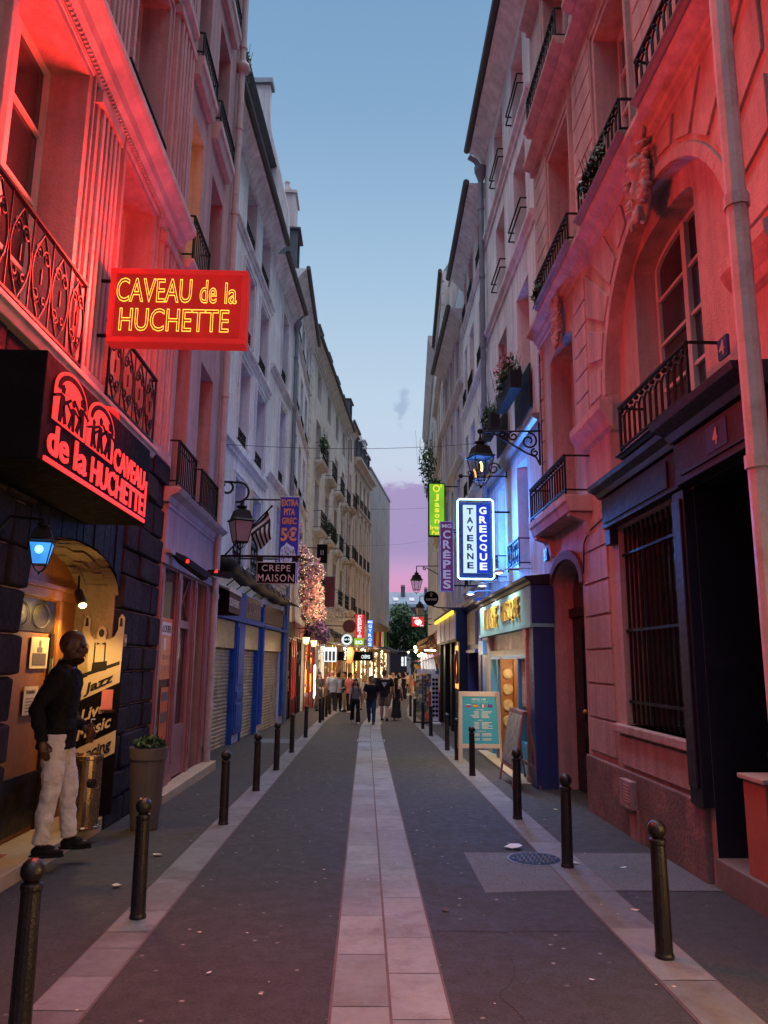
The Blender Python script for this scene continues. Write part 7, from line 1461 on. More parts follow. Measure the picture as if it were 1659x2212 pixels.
def pot_plants():
    rnd = random.Random(31)
    for nm, lab, c, r, n, fl in (('flower_box', 'flower box full of leaves and red geraniums on the screened balcony above the tavern', (2.62, 13.6, 6.95), (0.22, 0.75, 0.34), 520, 'petal_red'), ('flower_box', 'dark leafy balcony box farther along, above the street lamp', (2.66, 15.9, 6.95), (0.18, 0.6, 0.28), 380, None), ('flower_box', 'white flowers on the second floor balcony over the round arch', (2.68, 8.3, 7.58), (0.08, 0.5, 0.16), 160, 'petal_white'), ('flower_box', 'small white flowers at the far end of the rose stone balcony', (2.68, 11.3, 7.5), (0.08, 0.25, 0.16), 120, 'petal_white'), ('window_plant', 'red flowers on the roof ledge beside the left drainpipe', (-2.95, 15.4, 15.2), (0.15, 0.6, 0.3), 160, 'petal_red'),
                              ('ledge_plant', 'wispy bush growing on the ledge above the green pub sign', (2.55, 31.5, 10.0), (0.4, 0.9, 1.1), 420, None), ('ledge_plant', 'spiky plant right at the top of the green pub sign', (2.6, 28.5, 8.1), (0.4, 0.8, 0.5), 300, None), ('window_plant', 'tall spiky plant on the cream building balcony', (-2.1, 35.9, 12.0), (0.2, 0.6, 0.5), 260, None), ('window_plant', 'trailing plants on the cream building balconies farther along', (-1.75, 42.6, 8.5), (0.2, 0.8, 0.4), 260, None), ('window_plant', 'leafy plants on the middle balcony of the cream building', (-1.95, 39.4, 8.5), (0.2, 0.8, 0.4), 260, None)):
        t = thing(nm, lab, 'plant', c); q = MB(); tuft(q, c, r, n, 0.06 if c[1] < 25 else 0.1, rnd)
        for _ in range(14): a = Vector((c[0] + rnd.uniform(-r[0], r[0]), c[1] + rnd.uniform(-r[1], r[1]), c[2])); q.tube([a, a + Vector((rnd.uniform(-0.1, 0.1), rnd.uniform(-0.1, 0.1), r[2] * rnd.uniform(0.8, 1.7)))], 0.006, 3, world=True)
        q.build('leaves', M['leaf'], t)
        if fl: q = MB(); tuft(q, (c[0] - 0.03, c[1], c[2] + r[2] * 0.6), (r[0], r[1] * 0.8, r[2] * 0.6), n // 3, 0.045, rnd); q.build('petals', M[fl], t)
        if nm == 'flower_box' and c[2] < 7 and c[1] > 13: q = MB(); q.box(c[0] - 0.1, c[0] + 0.1, c[1] - r[1], c[1] + r[1], c[2] - r[2] - 0.1, c[2] - r[2] * 0.3); q.build('trough', M['black_canvas'], t, bevel=0.01)
pot_plants()

def racks():
    y = 26.6; z = gz(y); rnd = random.Random(14)
    t = thing('postcard_rack', 'tall rotating rack packed with small cards before the right hand souvenir shop', 'display rack', (2.0, y, z)); q = MB(); q.tube([(1.98, y, z), (1.98, y, z + 1.6)], 0.02, 6); q.tube([(1.98, y, z + 0.02), (1.98, y, z + 0.05)], 0.25, 14)
    for k in range(4): a = 0.4 + k * 1.5708; q.tube([(1.98 + 0.24 * math.cos(a), y + 0.24 * math.sin(a), z + 0.3), (1.98 + 0.24 * math.cos(a), y + 0.24 * math.sin(a), z + 1.6)], 0.008, 4)
    q.build('stand', M['iron'], t); q = MB()
    for k in range(10):
        for j in range(10):
            a = k * 0.628; q.mi = rnd.randrange(4); c = Vector((1.98 + 0.22 * math.cos(a), y + 0.22 * math.sin(a), z + 0.36 + j * 0.122)); d = Vector((-math.sin(a), math.cos(a), 0)) * 0.055; n = Vector((math.cos(a), math.sin(a), 0)) * 0.012
            q.add([c - d, c + d, c + d + EZ * 0.1 - n, c - d + EZ * 0.1 - n], [(0, 1, 2, 3)], raw=True)
    q.build('cards', [M['paper'], M['card_blue'], M['grey_ink'], M['card_green']], t)
    y = 26.2; t = thing('sunglasses_stand', 'white stand with a column of dark sunglasses beside the postcard rack', 'display rack', (2.36, y, z)); q = MB(); q.box(2.26, 2.5, y + 0.02, y + 0.05, z + 0.1, z + 1.62); q.box(2.2, 2.55, y - 0.2, y + 0.25, z, z + 0.05); q.build('stand', M['bright_card'], t)
    for i in range(9):
        q = MB()
        for s in (-1, 1): q.tube([(2.38 + s * 0.055, y - 0.01, z + 0.28 + i * 0.145), (2.38 + s * 0.055, y - 0.035, z + 0.28 + i * 0.145)], 0.048, 10)
        q.box(2.345, 2.415, y - 0.035, y - 0.02, z + 0.285 + i * 0.145, z + 0.295 + i * 0.145); q.build('sunglasses', M['black_gloss'], t)
    t = thing('card_rack', 'lit upper card display on top of the postcard rack', 'display rack', (1.98, 26.7, z + 1.6)); q = MB()
    for i in range(4): q.box(1.80 + i * 0.16, 1.94 + i * 0.16, 26.5, 26.52, z + 1.62, z + 1.78)
    q.build('cards', M['bright_card'], t)
    t = thing('souvenir_stall', 'cluttered red souvenir stall with hanging scarves and glowing bulbs, beyond the racks', 'stall', (2.5, 29, gz(29))); q = MB(); q.box(2.3, 3.0, 27.6, 31.5, gz(29), 0.7); q.add([(3.0, 27.4, 2.1), (3.0, 31.6, 2.1), (1.95, 31.6, 1.75), (1.95, 27.4, 1.75)], [(0, 1, 2, 3)]); q.build('stall_body', M['red_panel'], t); q = MB()
    for i in range(70): q.mi = rnd.randrange(4); a, b, c = rnd.uniform(2.05, 2.6), rnd.uniform(27.5, 31.4), rnd.uniform(0.7, 1.7); s = rnd.uniform(0.05, 0.14); q.box(a - s, a + s, b - s, b + s, c - s, c + s)
    q.build('goods', [M['card_blue'], M['flag_red'], M['bright_card'], M['flag_yellow']], t); q = MB()
    for i in range(5): x = 1.98 + 0.1 * i; q.add([(x, 27.5 + 0.05 * i, 2.0), (x + 0.07, 27.5 + 0.05 * i, 2.0), (x + 0.09 + 0.02 * i, 27.45, 1.45), (x + 0.02, 27.4, 1.4)], [(0, 1, 2, 3)])
    q.build('scarves', M['white_letter'], t); q = MB()
    for p in ((1.92, 29.4, 2.28), (1.95, 29.6, 2.12), (2.1, 28.4, 2.02), (2.2, 28.2, 1.98), (2.02, 28.6, 1.97)): q.ball(p, 0.05, 8, 5)
    q.build('bulbs', M['bulb_warm'], t); q = MB(); q.box(2.1, 2.5, 27.2, 27.24, 2.12, 2.15); q.build('light_tube', M['tube_white'], t); lamp('POINT', (1.7, 28.6, 2.0), 30, (1.0, 0.66, 0.34), t, 0.15); lamp('POINT', (2.0, 26.9, 1.9), 20, (1.0, 0.9, 0.78), t, 0.15)
M['card_blue'] = surf('blue print', (0.10, 0.16, 0.30), 0.5, 0.3, 8, 0.0); M['card_green'] = surf('olive print', (0.22, 0.24, 0.12), 0.5, 0.3, 8, 0.0); M['bright_card'] = surf('white card', (0.8, 0.78, 0.72), 0.5, 0.1, 6, 0.0)
racks()

def far_things():
    t = thing('awning', 'wide beige awning with hanging flags and shirts at the foot of the blank grey house', 'awning', (1.2, 64, 4.0)); q = MB(); q.add([(0.95, 61, 4.75), (2.1, 72.5, 4.75), (2.9, 72.4, 4.25), (1.9, 60.9, 4.25)], [(0, 1, 2, 3)]); q.add([(0.95, 61, 2.75), (2.1, 72.5, 2.75), (2.9, 72.4, 2.5), (1.9, 60.9, 2.5)], [(0, 1, 2, 3)]); q.build('cloth', M['awning_beige'], t)
    for i, (m, l) in enumerate((('flag_red', 'red flag'), ('flag_yellow', 'yellow flag'), ('flag_red', 'dark red flag'), ('bright_card', 'pale flag'), ('flag_green', 'green flag'), ('ink', 'black shirt'))):
        x = 0.75 + 0.2 * i; q = MB(); q.add([(x + 0.18 * a, 61.5 + 0.05 * math.sin(a * 6 + b * 4 + i), 4.05 - 1.15 * b) for b in (0, 0.33, 0.66, 1) for a in (0, 0.33, 0.66, 1)], [(4 * j + k, 4 * j + k + 1, 4 * j + k + 5, 4 * j + k + 4) for j in range(3) for k in range(3)]); tag(q.build('hanging_flag', M[m], loc=(x, 61.5, 2.9)), l + (' hanging third' if i == 2 else ' hanging') + ' in the row under the beige awning', 'flag', 'flags under the beige awning')
    t = thing('kiosk', 'dark blue kiosk with two lit white windows at the end of the street', 'kiosk', (3.95, 88, gz(88))); q = MB(); q.box(2.95, 4.85, 88, 91, gz(88), 2.75); q.box(2.85, 4.95, 87.9, 91.1, 2.75, 2.92); q.build('body', M['navy_paint'], t, bevel=0.05); q = MB(); q.box(4.2, 4.45, 87.97, 87.99, 1.75, 2.3); q.box(4.2, 4.45, 87.97, 87.99, 1.3, 1.7); q.box(4.6, 4.76, 87.97, 87.99, 1.3, 2.35); q.build('window', M['lit_letter'], t)
    for x, y, z, l in ((-1.15, 33.5, 1.2, 'nearer bright vertical light tube by the maroon restaurant front'), (-1.25, 35.5, 1.2, 'farther bright vertical light tube by the maroon restaurant front')): q = MB(); q.tube([(x - 0.95, y, 0.2), (x - 0.95, y, 1.55)], 0.02, 6); tag(q.build('light_tube', M['tube_white'], loc=(x, y, z)), l, 'light')
    t = thing('display_case', 'bright white lit menu case on the brown shop wall behind the two blue shirts', 'menu case', (-1.95, 38.3, 1.6)); q = MB(); q.box(-1.95, -1.35, 38.2, 38.3, 1.7, 2.4); q.build('case', M['lit_letter'], t); q = MB()
    for i in range(3): q.box(-1.9 + 0.18 * i, -1.78 + 0.18 * i, 38.18, 38.199, 1.76, 2.2)
    q.build('sheets', M['grey_ink'], t)
    for (x, y, z, e, c) in ((-1.0, 40, 2.4, 130, (1.0, 0.86, 0.62)), (-0.1, 47.5, 2.5, 70, (1.0, 0.72, 0.4)), (1.3, 57, 2.5, 80, (1.0, 0.8, 0.55)), (3.2, 48, 2.5, 70, (1.0, 0.6, 0.3)), (3.4, 60, 2.5, 80, (1.0, 0.85, 0.65)), (-1.7, 32.0, 2.3, 75, (1.0, 0.62, 0.3))):
        t = thing('shop_lamp', 'shop lamp over the lit fronts, %s' % {40: 'beside the crepes canopy', 47.5: 'below the red creperie sign', 57: 'below the gyros sign', 48: 'on the far right shop row', 60: 'last on the far right', 32.0: 'over the maroon restaurant door'}[y], 'lamp', (x, y, z)); q = MB(); q.lathe([(0.03, 0.12), (0.12, 0.0)], (x, y, z), 10); q.tube([(x, y, z + 0.12), (x + (-1.2 if x < 2 else 1.2), y, z + 0.35)], 0.015, 5); q.build('shade', M['lamp_shade'], t); q = MB(); q.ball((x, y, z - 0.02), 0.06, 8, 5); q.build('bulb', M['bulb_warm'], t); lamp('POINT', (x, y, z - 0.15), e, c, t, 0.1)
    for (a, b, l) in (((-3.0, 15.2, 6.05), (2.95, 18.9, 7.25), 'thin wire crossing the sky above the lamps'), ((-2.2, 38, 9.4), (3.3, 38, 9.4), 'thin wire crossing the pink part of the sky'), ((-1, 50, 9.2), (4, 50, 9.6), 'low thin wire crossing the sky near the far roofs')):
        A, B_ = Vector(a), Vector(b); q = MB(); q.tube([A.lerp(B_, i / 12) - EZ * (0.5 * (i / 12) * (1 - i / 12)) for i in range(13)], 0.006, 4, world=True); tag(q.build('overhead_wire', M['iron'], loc=a), l, 'wire')
far_things()

# ------------------------------------------------------------------ people
def cloth(name, col, **k): M[name] = surf(name.replace('_', ' '), col, 0.85, k.pop('var', 0.2), 5, 0.5, 14, spec=0.15, **k); return name
for n_, c_ in (('skin_dark', (0.085, 0.040, 0.026)), ('skin_tan', (0.34, 0.18, 0.12)), ('skin_fair', (0.48, 0.28, 0.21))): M[n_] = surf(n_.replace('_', ' '), c_, 0.45 if n_ == 'skin_dark' else 0.55, 0.1, 8, 0.05, 60, spec=0.5)
for n_, c_ in (('black_cloth', (0.012, 0.012, 0.014)), ('white_chino', (0.74, 0.69, 0.66)), ('denim', (0.03, 0.045, 0.09)), ('khaki', (0.16, 0.12, 0.08)), ('grey_top', (0.20, 0.16, 0.15)), ('pale_blue', (0.36, 0.45, 0.55)), ('charcoal', (0.04, 0.045, 0.055)), ('navy_tee', (0.02, 0.025, 0.05)), ('white_top', (0.60, 0.55, 0.50)), ('peach', (0.62, 0.40, 0.30)), ('brown_skirt', (0.10, 0.075, 0.065)), ('beige', (0.30, 0.24, 0.17)), ('shoe_black', (0.012, 0.011, 0.011)), ('shoe_white', (0.62, 0.60, 0.58)), ('hair_black', (0.012, 0.010, 0.010)), ('hair_auburn', (0.07, 0.022, 0.014)), ('hair_brown', (0.07, 0.04, 0.02)), ('hair_blond', (0.36, 0.24, 0.11)), ('hair_grey', (0.35, 0.30, 0.26)), ('eye_dark', (0.01, 0.01, 0.01)), ('beard_dark', (0.028, 0.015, 0.011)), ('lip', (0.22, 0.09, 0.08))): cloth(n_, c_)
def stripes():
    m, nt, b, N, Lk = _new('red striped jersey'); g = N('ShaderNodeNewGeometry'); w = N('ShaderNodeTexWave'); w.bands_direction = 'Z'; w.inputs['Scale'].default_value = 9; w.inputs['Distortion'].default_value = 0.6; Lk(g.outputs['Position'], w.inputs['Vector']); r = N('ShaderNodeValToRGB'); r.color_ramp.interpolation = 'CONSTANT'; r.color_ramp.elements[0].color = (0.36, 0.03, 0.035, 1); r.color_ramp.elements[1].position = 0.82; r.color_ramp.elements[1].color = (0.55, 0.42, 0.38, 1); Lk(w.outputs[0], r.inputs[0]); Lk(r.outputs[0], b.inputs['Base Color']); b.inputs['Roughness'].default_value = 0.85; M['red_stripe'] = m
stripes()

class Fig:
    """a posed figure; local axes: x to its right, y forward, z up, unit = body height"""
    def __init__(s, H, loc, ang, lean=0.0, twist=0.0):
        s.H = H; s.loc = Vector(loc); s.m = Matrix.Rotation(ang, 3, 'Z'); s.lean = lean; s.J = {}
    def W(s, p): return s.loc + s.m @ (Vector(p) * s.H)
    def tube(s, q, pts, r, n=10): q.tube([s.W(p) for p in pts], [(a * s.H) if not isinstance(a, tuple) else (a[0] * s.H, a[1] * s.H) for a in (r if isinstance(r, list) else [r] * len(pts))], n, world=True)
    def rings(s, q, rows, n=18):
        """rows: (cx,cy,z,rx,ry) stacked sections"""
        vs = [s.W((cx + rx * math.cos(6.28318 * k / n), cy + ry * math.sin(6.28318 * k / n), z)) for cx, cy, z, rx, ry in rows for k in range(n)]
        fs = [(j * n + k, j * n + (k + 1) % n, (j + 1) * n + (k + 1) % n, (j + 1) * n + k) for j in range(len(rows) - 1) for k in range(n)] + [tuple(range(n))[::-1], tuple((len(rows) - 1) * n + k for k in range(n))]
        q.add(vs, fs, raw=True)
    def ball(s, q, c, r, seg=12, rg=8):
        t = MB(); t.ball((0, 0, 0), r, seg, rg); q.add([s.W(Vector(c) + v) for v in t.v], t.f, raw=True)
    def headball(s, q, c, r, seg=12, rg=8):
        t = MB(); t.ball((0, 0, 0), r, seg, rg); q.add([s.W(s.hc + s.hm @ (Vector(c) + v)) for v in t.v], t.f, raw=True)

def voxel(o, size, smooth=2):
    m = o.modifiers.new('remesh', 'REMESH'); m.mode = 'VOXEL'; m.voxel_size = size; m.use_smooth_shade = True
    k = o.modifiers.new('smooth', 'SMOOTH'); k.iterations = smooth; k.factor = 0.5; return o

def person(label, loc, H, ang, top='tee', topm='black_cloth', bot='trousers', botm='denim', hair='short', hairm='hair_black', skin='skin_tan', shoe='shoe_black', female=False, legs=((12, 8), (-14, 22)), arms=((-12, 12), (14, 14)), armout=0.10, headturn=0.0, headnod=0.0, vox=0.012, lean=0.0, feet=None, group=None, bulk=1.0, hs=1.0, collar=False, beard=False):
    F = Fig(H, loc, ang); t = thing('person', label, 'person', loc, group)
    g = 0.92 if female else 1.0; g *= bulk
    sh = (0.098 if female else 0.115) * (0.5 + 0.5 * bulk); hip = 0.052
    ly = lambda z: lean * (z - 0.5)
    # legs
    L = []
    for i, sx in enumerate((-1, 1)):
        h = Vector((sx * hip, 0, 0.515)); a, k = (math.radians(v) for v in legs[i])
        kn = h + Vector((sx * 0.006, math.sin(a) * 0.24, -math.cos(a) * 0.24)); an = kn + Vector((0, math.sin(a - k) * 0.235, -math.cos(a - k) * 0.235))
        if feet: an = Vector(feet[i]); mid = (h + an) / 2; kn = mid + Vector((0.0, 0.018, 0.01))
        L.append((h, kn, an, a - k))
    low = min(l[2].z for l in L) - 0.04; dz = Vector((0, 0, -low)); F.loc = F.loc + Vector((0, 0, -low * H))
    # arms
    A = []
    for i, sx in enumerate((-1, 1)):
        s0 = Vector((sx * sh, ly(0.8) - 0.004, 0.798)); a, e = (math.radians(v) for v in arms[i][:2]); o = arms[i][2] if len(arms[i]) > 2 else armout
        d1 = Vector((sx * o, math.sin(a), -math.cos(a))).normalized(); el = s0 + d1 * 0.175
        inw = arms[i][3] if len(arms[i]) > 3 else 0.0
        d2 = Vector((sx * (o * 0.4 - inw), math.sin(a + e), -math.cos(a + e))).normalized(); wr = el + d2 * 0.145; A.append((s0, el, wr, d2, sx))
    neck = Vector((0, ly(0.84) - 0.004, 0.835)); F.hc = Vector((0, ly(0.92) + 0.012 + 0.03 * math.sin(headnod), 0.925)); F.hm = Matrix.Rotation(headturn, 3, 'Z') @ Matrix.Rotation(-headnod, 3, 'X')
    torso = [(0, ly(z), z, rx * g, ry * g) for z, rx, ry in ((0.455, 0.075, 0.062), (0.50, 0.090, 0.070), (0.54, 0.088, 0.068), (0.60, 0.074 if female else 0.080, 0.058), (0.66, 0.080 if female else 0.088, 0.062), (0.73, 0.090 if female else 0.099, 0.068), (0.78, 0.096, 0.062), (0.815, 0.080, 0.048), (0.84, 0.045, 0.036))]
    q = MB(); F.rings(q, torso)
    F.tube(q, [neck - Vector((0, 0, 0.03)), neck + Vector((0, 0.004, 0.02)), F.hc - Vector((0, 0.008, 0.03))], [0.036 * g, 0.029 * g, 0.030 * g])
    hb = lambda q, c, r, *k: F.headball(q, [v * hs for v in c], [v * hs for v in r], *k); hb(q, (0, -0.006, 0.012), (0.045, 0.056, 0.056)); hb(q, (0, 0.010, -0.022), (0.038, 0.042, 0.050)); hb(q, (0, 0.024, -0.048), (0.024, 0.024, 0.022)); hb(q, (0, 0.040, 0.014), (0.034, 0.014, 0.010)); hb(q, (0, 0.054, -0.012), (0.008, 0.013, 0.016)); hb(q, (0, 0.047, -0.034), (0.016, 0.008, 0.008))
    for sx in (-1, 1): hb(q, (sx * 0.046, -0.006, -0.006), (0.008, 0.013, 0.018), 8, 6); hb(q, (sx * 0.024, 0.036, -0.012), (0.014, 0.012, 0.010))
    for s0, el, wr, d2, sx in A:
        F.tube(q, [s0, s0.lerp(el, 0.3), el, el.lerp(wr, 0.3), wr], [0.030 * g, 0.028 * g, 0.021 * g, 0.022 * g, 0.015 * g])
        c = wr + d2 * 0.028; side = Vector((0, -d2.z, d2.y)); side = side.normalized() if side.length > 0.1 else Vector((0, 1, 0)); pn = d2.cross(side)
        F.tube(q, [wr, c, wr + d2 * 0.052], [(0.015, 0.013), (0.022, 0.012), (0.021, 0.010)], 8)
        for k, (off, ln) in enumerate(((-0.016, 0.042), (-0.0055, 0.049), (0.005, 0.046), (0.0155, 0.036))):
            b0 = wr + d2 * 0.048 + side * off * -1; b1 = b0 + d2 * ln * 0.5 + pn * sx * -0.003; b2 = b1 + d2 * ln * 0.45 - pn * sx * 0.010; F.tube(q, [b0, b1, b2], [0.0052, 0.005, 0.004], 6)
        th = wr + d2 * 0.018 + side * 0.018; F.tube(q, [th, th + d2 * 0.022 + side * 0.014, th + d2 * 0.042 + side * 0.012], [0.0065, 0.0062, 0.0045], 6)
    for h, kn, an, b in L: F.tube(q, [h + Vector((0, 0, 0.0)), h.lerp(kn, 0.4), kn, kn.lerp(an, 0.35) + Vector((0, -0.008, 0)), an], [0.055 * g, 0.050 * g, 0.033 * g, 0.036 * g, 0.022 * g])
    for h, kn, an, b in L: F.ball(q, an + Vector((0, 0.035, -0.022)), (0.024, 0.062, 0.018))
    voxel(q.build('body', M[skin], t), vox * 0.8, 2)
    # eyes and mouth
    q = MB()
    for sx in (-1, 1): hb(q, (sx * 0.019, 0.0475, 0.002), (0.0085, 0.004, 0.0045), 8, 5)
    q.build('eyes', M['eye_dark'], t, smooth=True)
    q = MB(); hb(q, (0, 0.0555, -0.034), (0.013, 0.003, 0.0035), 8, 5); q.build('mouth', M['lip'], t, smooth=True)
    if beard: q = MB(); hb(q, (0, 0.020, -0.052), (0.031, 0.034, 0.024)); hb(q, (0, 0.046, -0.052), (0.017, 0.011, 0.012)); voxel(q.build('beard', M['beard_dark'], t), vox * 0.6, 1)
    # upper garment
    rnd = random.Random(int(abs(loc[0]) * 100 + loc[1] * 10)); jit = lambda a: a * rnd.uniform(0.94, 1.08)
    e = 0.010
    if top:
        q = MB(); z0 = {'tee': 0.475, 'polo': 0.475, 'jacket': 0.46, 'tank': 0.50, 'crop': 0.555, 'dress': 0.50}[top]
        rows = [r for r in torso if r[2] >= z0 - 0.001 and r[2] <= (0.79 if top in ('tank', 'dress') else 0.83)]
        if top == 'dress': rows = [r for r in rows if r[2] <= 0.75]
        rows = [(cx, cy, z, rx + e * (1.5 if z < 0.7 and top != 'tank' else 0.8), ry + e * 1.1) for cx, cy, z, rx, ry in rows]
        rows = [(0, ly(z0), z0, rows[0][3] + 0.004, rows[0][4] + 0.006)] + [r for r in rows if r[2] > z0 + 0.005]
        F.rings(q, rows, 22)
        if top in ('tee', 'polo'):
            for s0, el, wr, d2, sx in A: F.tube(q, [s0 + Vector((-sx * 0.03, 0, 0.012)), s0, s0.lerp(el, 0.4), s0.lerp(el, 0.72)], [0.036 * g, 0.039 * g, 0.038 * g, 0.037 * g], 12)
        elif top == 'jacket':
            for s0, el, wr, d2, sx in A: F.tube(q, [s0 + Vector((-sx * 0.03, 0, 0.012)), s0, s0.lerp(el, 0.35), s0.lerp(el, 0.7), el, el.lerp(wr, 0.35), el.lerp(wr, 0.7), wr + d2 * 0.006], [0.038 * g, 0.041 * g, jit(0.039 * g), jit(0.036 * g), 0.033 * g, jit(0.031 * g), jit(0.028 * g), 0.025 * g], 14)
        if collar: F.tube(q, [neck - Vector((0, 0, 0.012)), neck + Vector((0, 0.004, 0.026))], [0.050, 0.041], 14)
        if top == 'polo':
            F.tube(q, [neck - Vector((0, 0, 0.01)), neck + Vector((0, 0.002, 0.012))], [0.046, 0.039], 14)
        voxel(q.build({'tee': 't_shirt', 'polo': 'polo_shirt', 'jacket': 'jacket', 'tank': 'top', 'crop': 'top', 'dress': 'bodice'}[top], M[topm], t), vox, 2)
        if top in ('tank', 'dress') and top == 'tank':
            q = MB()
            for sx in (-1, 1): F.tube(q, [Vector((sx * 0.05, 0.06, 0.77)), Vector((sx * 0.055, 0.0, 0.828)), Vector((sx * 0.05, -0.06, 0.77))], 0.009, 6)
            q.build('strap', M[topm], t)
    # lower garment
    if bot:
        q = MB(); pel = [(cx, cy, z, rx + 0.007, ry + 0.008) for cx, cy, z, rx, ry in torso if z <= (0.61 if top in ('crop', 'tank') else 0.55)]
        if bot in ('trousers', 'wide', 'shorts'):
            F.rings(q, pel, 22)
            for h, kn, an, b in L:
                if bot == 'shorts': F.tube(q, [h + Vector((0, 0, 0.01)), h.lerp(kn, 0.5), h.lerp(kn, 0.92)], [0.064 * g, 0.062 * g, 0.056 * g], 14)
                else:
                    wl = (0.060, 0.054, 0.046, 0.050, 0.054, 0.056) if bot == 'wide' else (0.060, 0.054, 0.043, 0.041, 0.036, 0.035)
                    pts = [h + Vector((0, 0, 0.01)), h.lerp(kn, 0.45), kn, kn.lerp(an, 0.35) + Vector((0, -0.006, 0)), kn.lerp(an, 0.75), kn.lerp(an, 0.97)]; P2 = []; W2 = []
                    for (p0, p1, w0, w1) in zip(pts, pts[1:], wl, wl[1:]):
                        for k in range(4): P2.append(p0.lerp(p1, k / 4)); W2.append((w0 + (w1 - w0) * k / 4) * g * rnd.uniform(0.94, 1.06))
                    F.tube(q, P2 + [pts[-1]], W2 + [wl[-1] * g], 16)
            nm = 'shorts' if bot == 'shorts' else 'trousers'
        else:
            zb = 0.075 if bot == 'long' else 0.30; f = 0.5 * (L[0][2].y + L[1][2].y); sp = abs(L[0][2].y - L[1][2].y) * 0.5
            rows = [(0, f * k, z, 0.096 * g + k * 0.034 + 0.008 * math.sin(k * 9), 0.078 * g + k * (0.03 + sp)) for k, z in ((1, zb), (0.8, zb + (0.5 - zb) * 0.2), (0.55, zb + (0.5 - zb) * 0.45), (0.25, zb + (0.5 - zb) * 0.75), (0, 0.5))] + [r for r in pel if r[2] > 0.51]
            F.rings(q, rows, 24); nm = 'skirt'
        voxel(q.build(nm, M[botm], t), vox, 2)
    # shoes
    for h, kn, an, b in L:
        q = MB(); tip = math.sin(b) * 0.5
        def sp_(y, z): return an + Vector((0, y, z - y * max(-0.5, min(0.6, -tip)) * 0.9 if False else z))
        F.ball(q, sp_(0.0, -0.020), (0.027, 0.036, 0.024)); F.ball(q, sp_(0.05, -0.026), (0.029, 0.056, 0.018)); F.ball(q, sp_(0.03, -0.012), (0.024, 0.040, 0.020)); F.rings(q, [(an.x, an.y + 0.033, an.z - 0.045, 0.030, 0.075), (an.x, an.y + 0.033, an.z - 0.036, 0.031, 0.076)], 16)
        voxel(q.build('shoe', M[shoe], t), max(0.006, vox * 0.6), 1)
    # hair
    if hair:
        q = MB()
        if hair == 'short': hb(q, (0, -0.014, 0.024), (0.050, 0.056, 0.054)); hb(q, (0, -0.034, -0.008), (0.044, 0.034, 0.040)); hb(q, (0, 0.024, 0.052), (0.036, 0.026, 0.020))
        else:
            hb(q, (0, -0.012, 0.024), (0.052, 0.060, 0.055)); hb(q, (0, -0.034, -0.02), (0.052, 0.036, 0.055)); ln = {'long': 0.70, 'bob': 0.84, 'pony': 0.66}[hair]
            if hair == 'pony': F.tube(q, [F.hc + Vector((0, -0.05, 0.0)), Vector((0, ly(0.8) - 0.075, 0.83)), Vector((0, ly(0.72) - 0.078, 0.74)), Vector((0, ly(0.66) - 0.072, ln))], [0.034, 0.040, 0.034, 0.012], 10)
            else:
                for sx in (-1, 0, 1): F.tube(q, [F.hc + Vector((sx * 0.036, -0.026 if sx else -0.044, 0.0)), Vector((sx * 0.052, ly(0.85) - 0.022 if sx else ly(0.85) - 0.05, 0.85)), Vector((sx * 0.05, ly(0.78) + (0.03 if sx else -0.075), max(ln, 0.78))), Vector((sx * 0.045, ly(0.72) + (0.06 if sx else -0.078), ln))], [0.028, 0.031, 0.028, 0.010], 10)
        voxel(q.build('hair', M[hairm], t), vox * 0.8, 1)
    return t, F, A

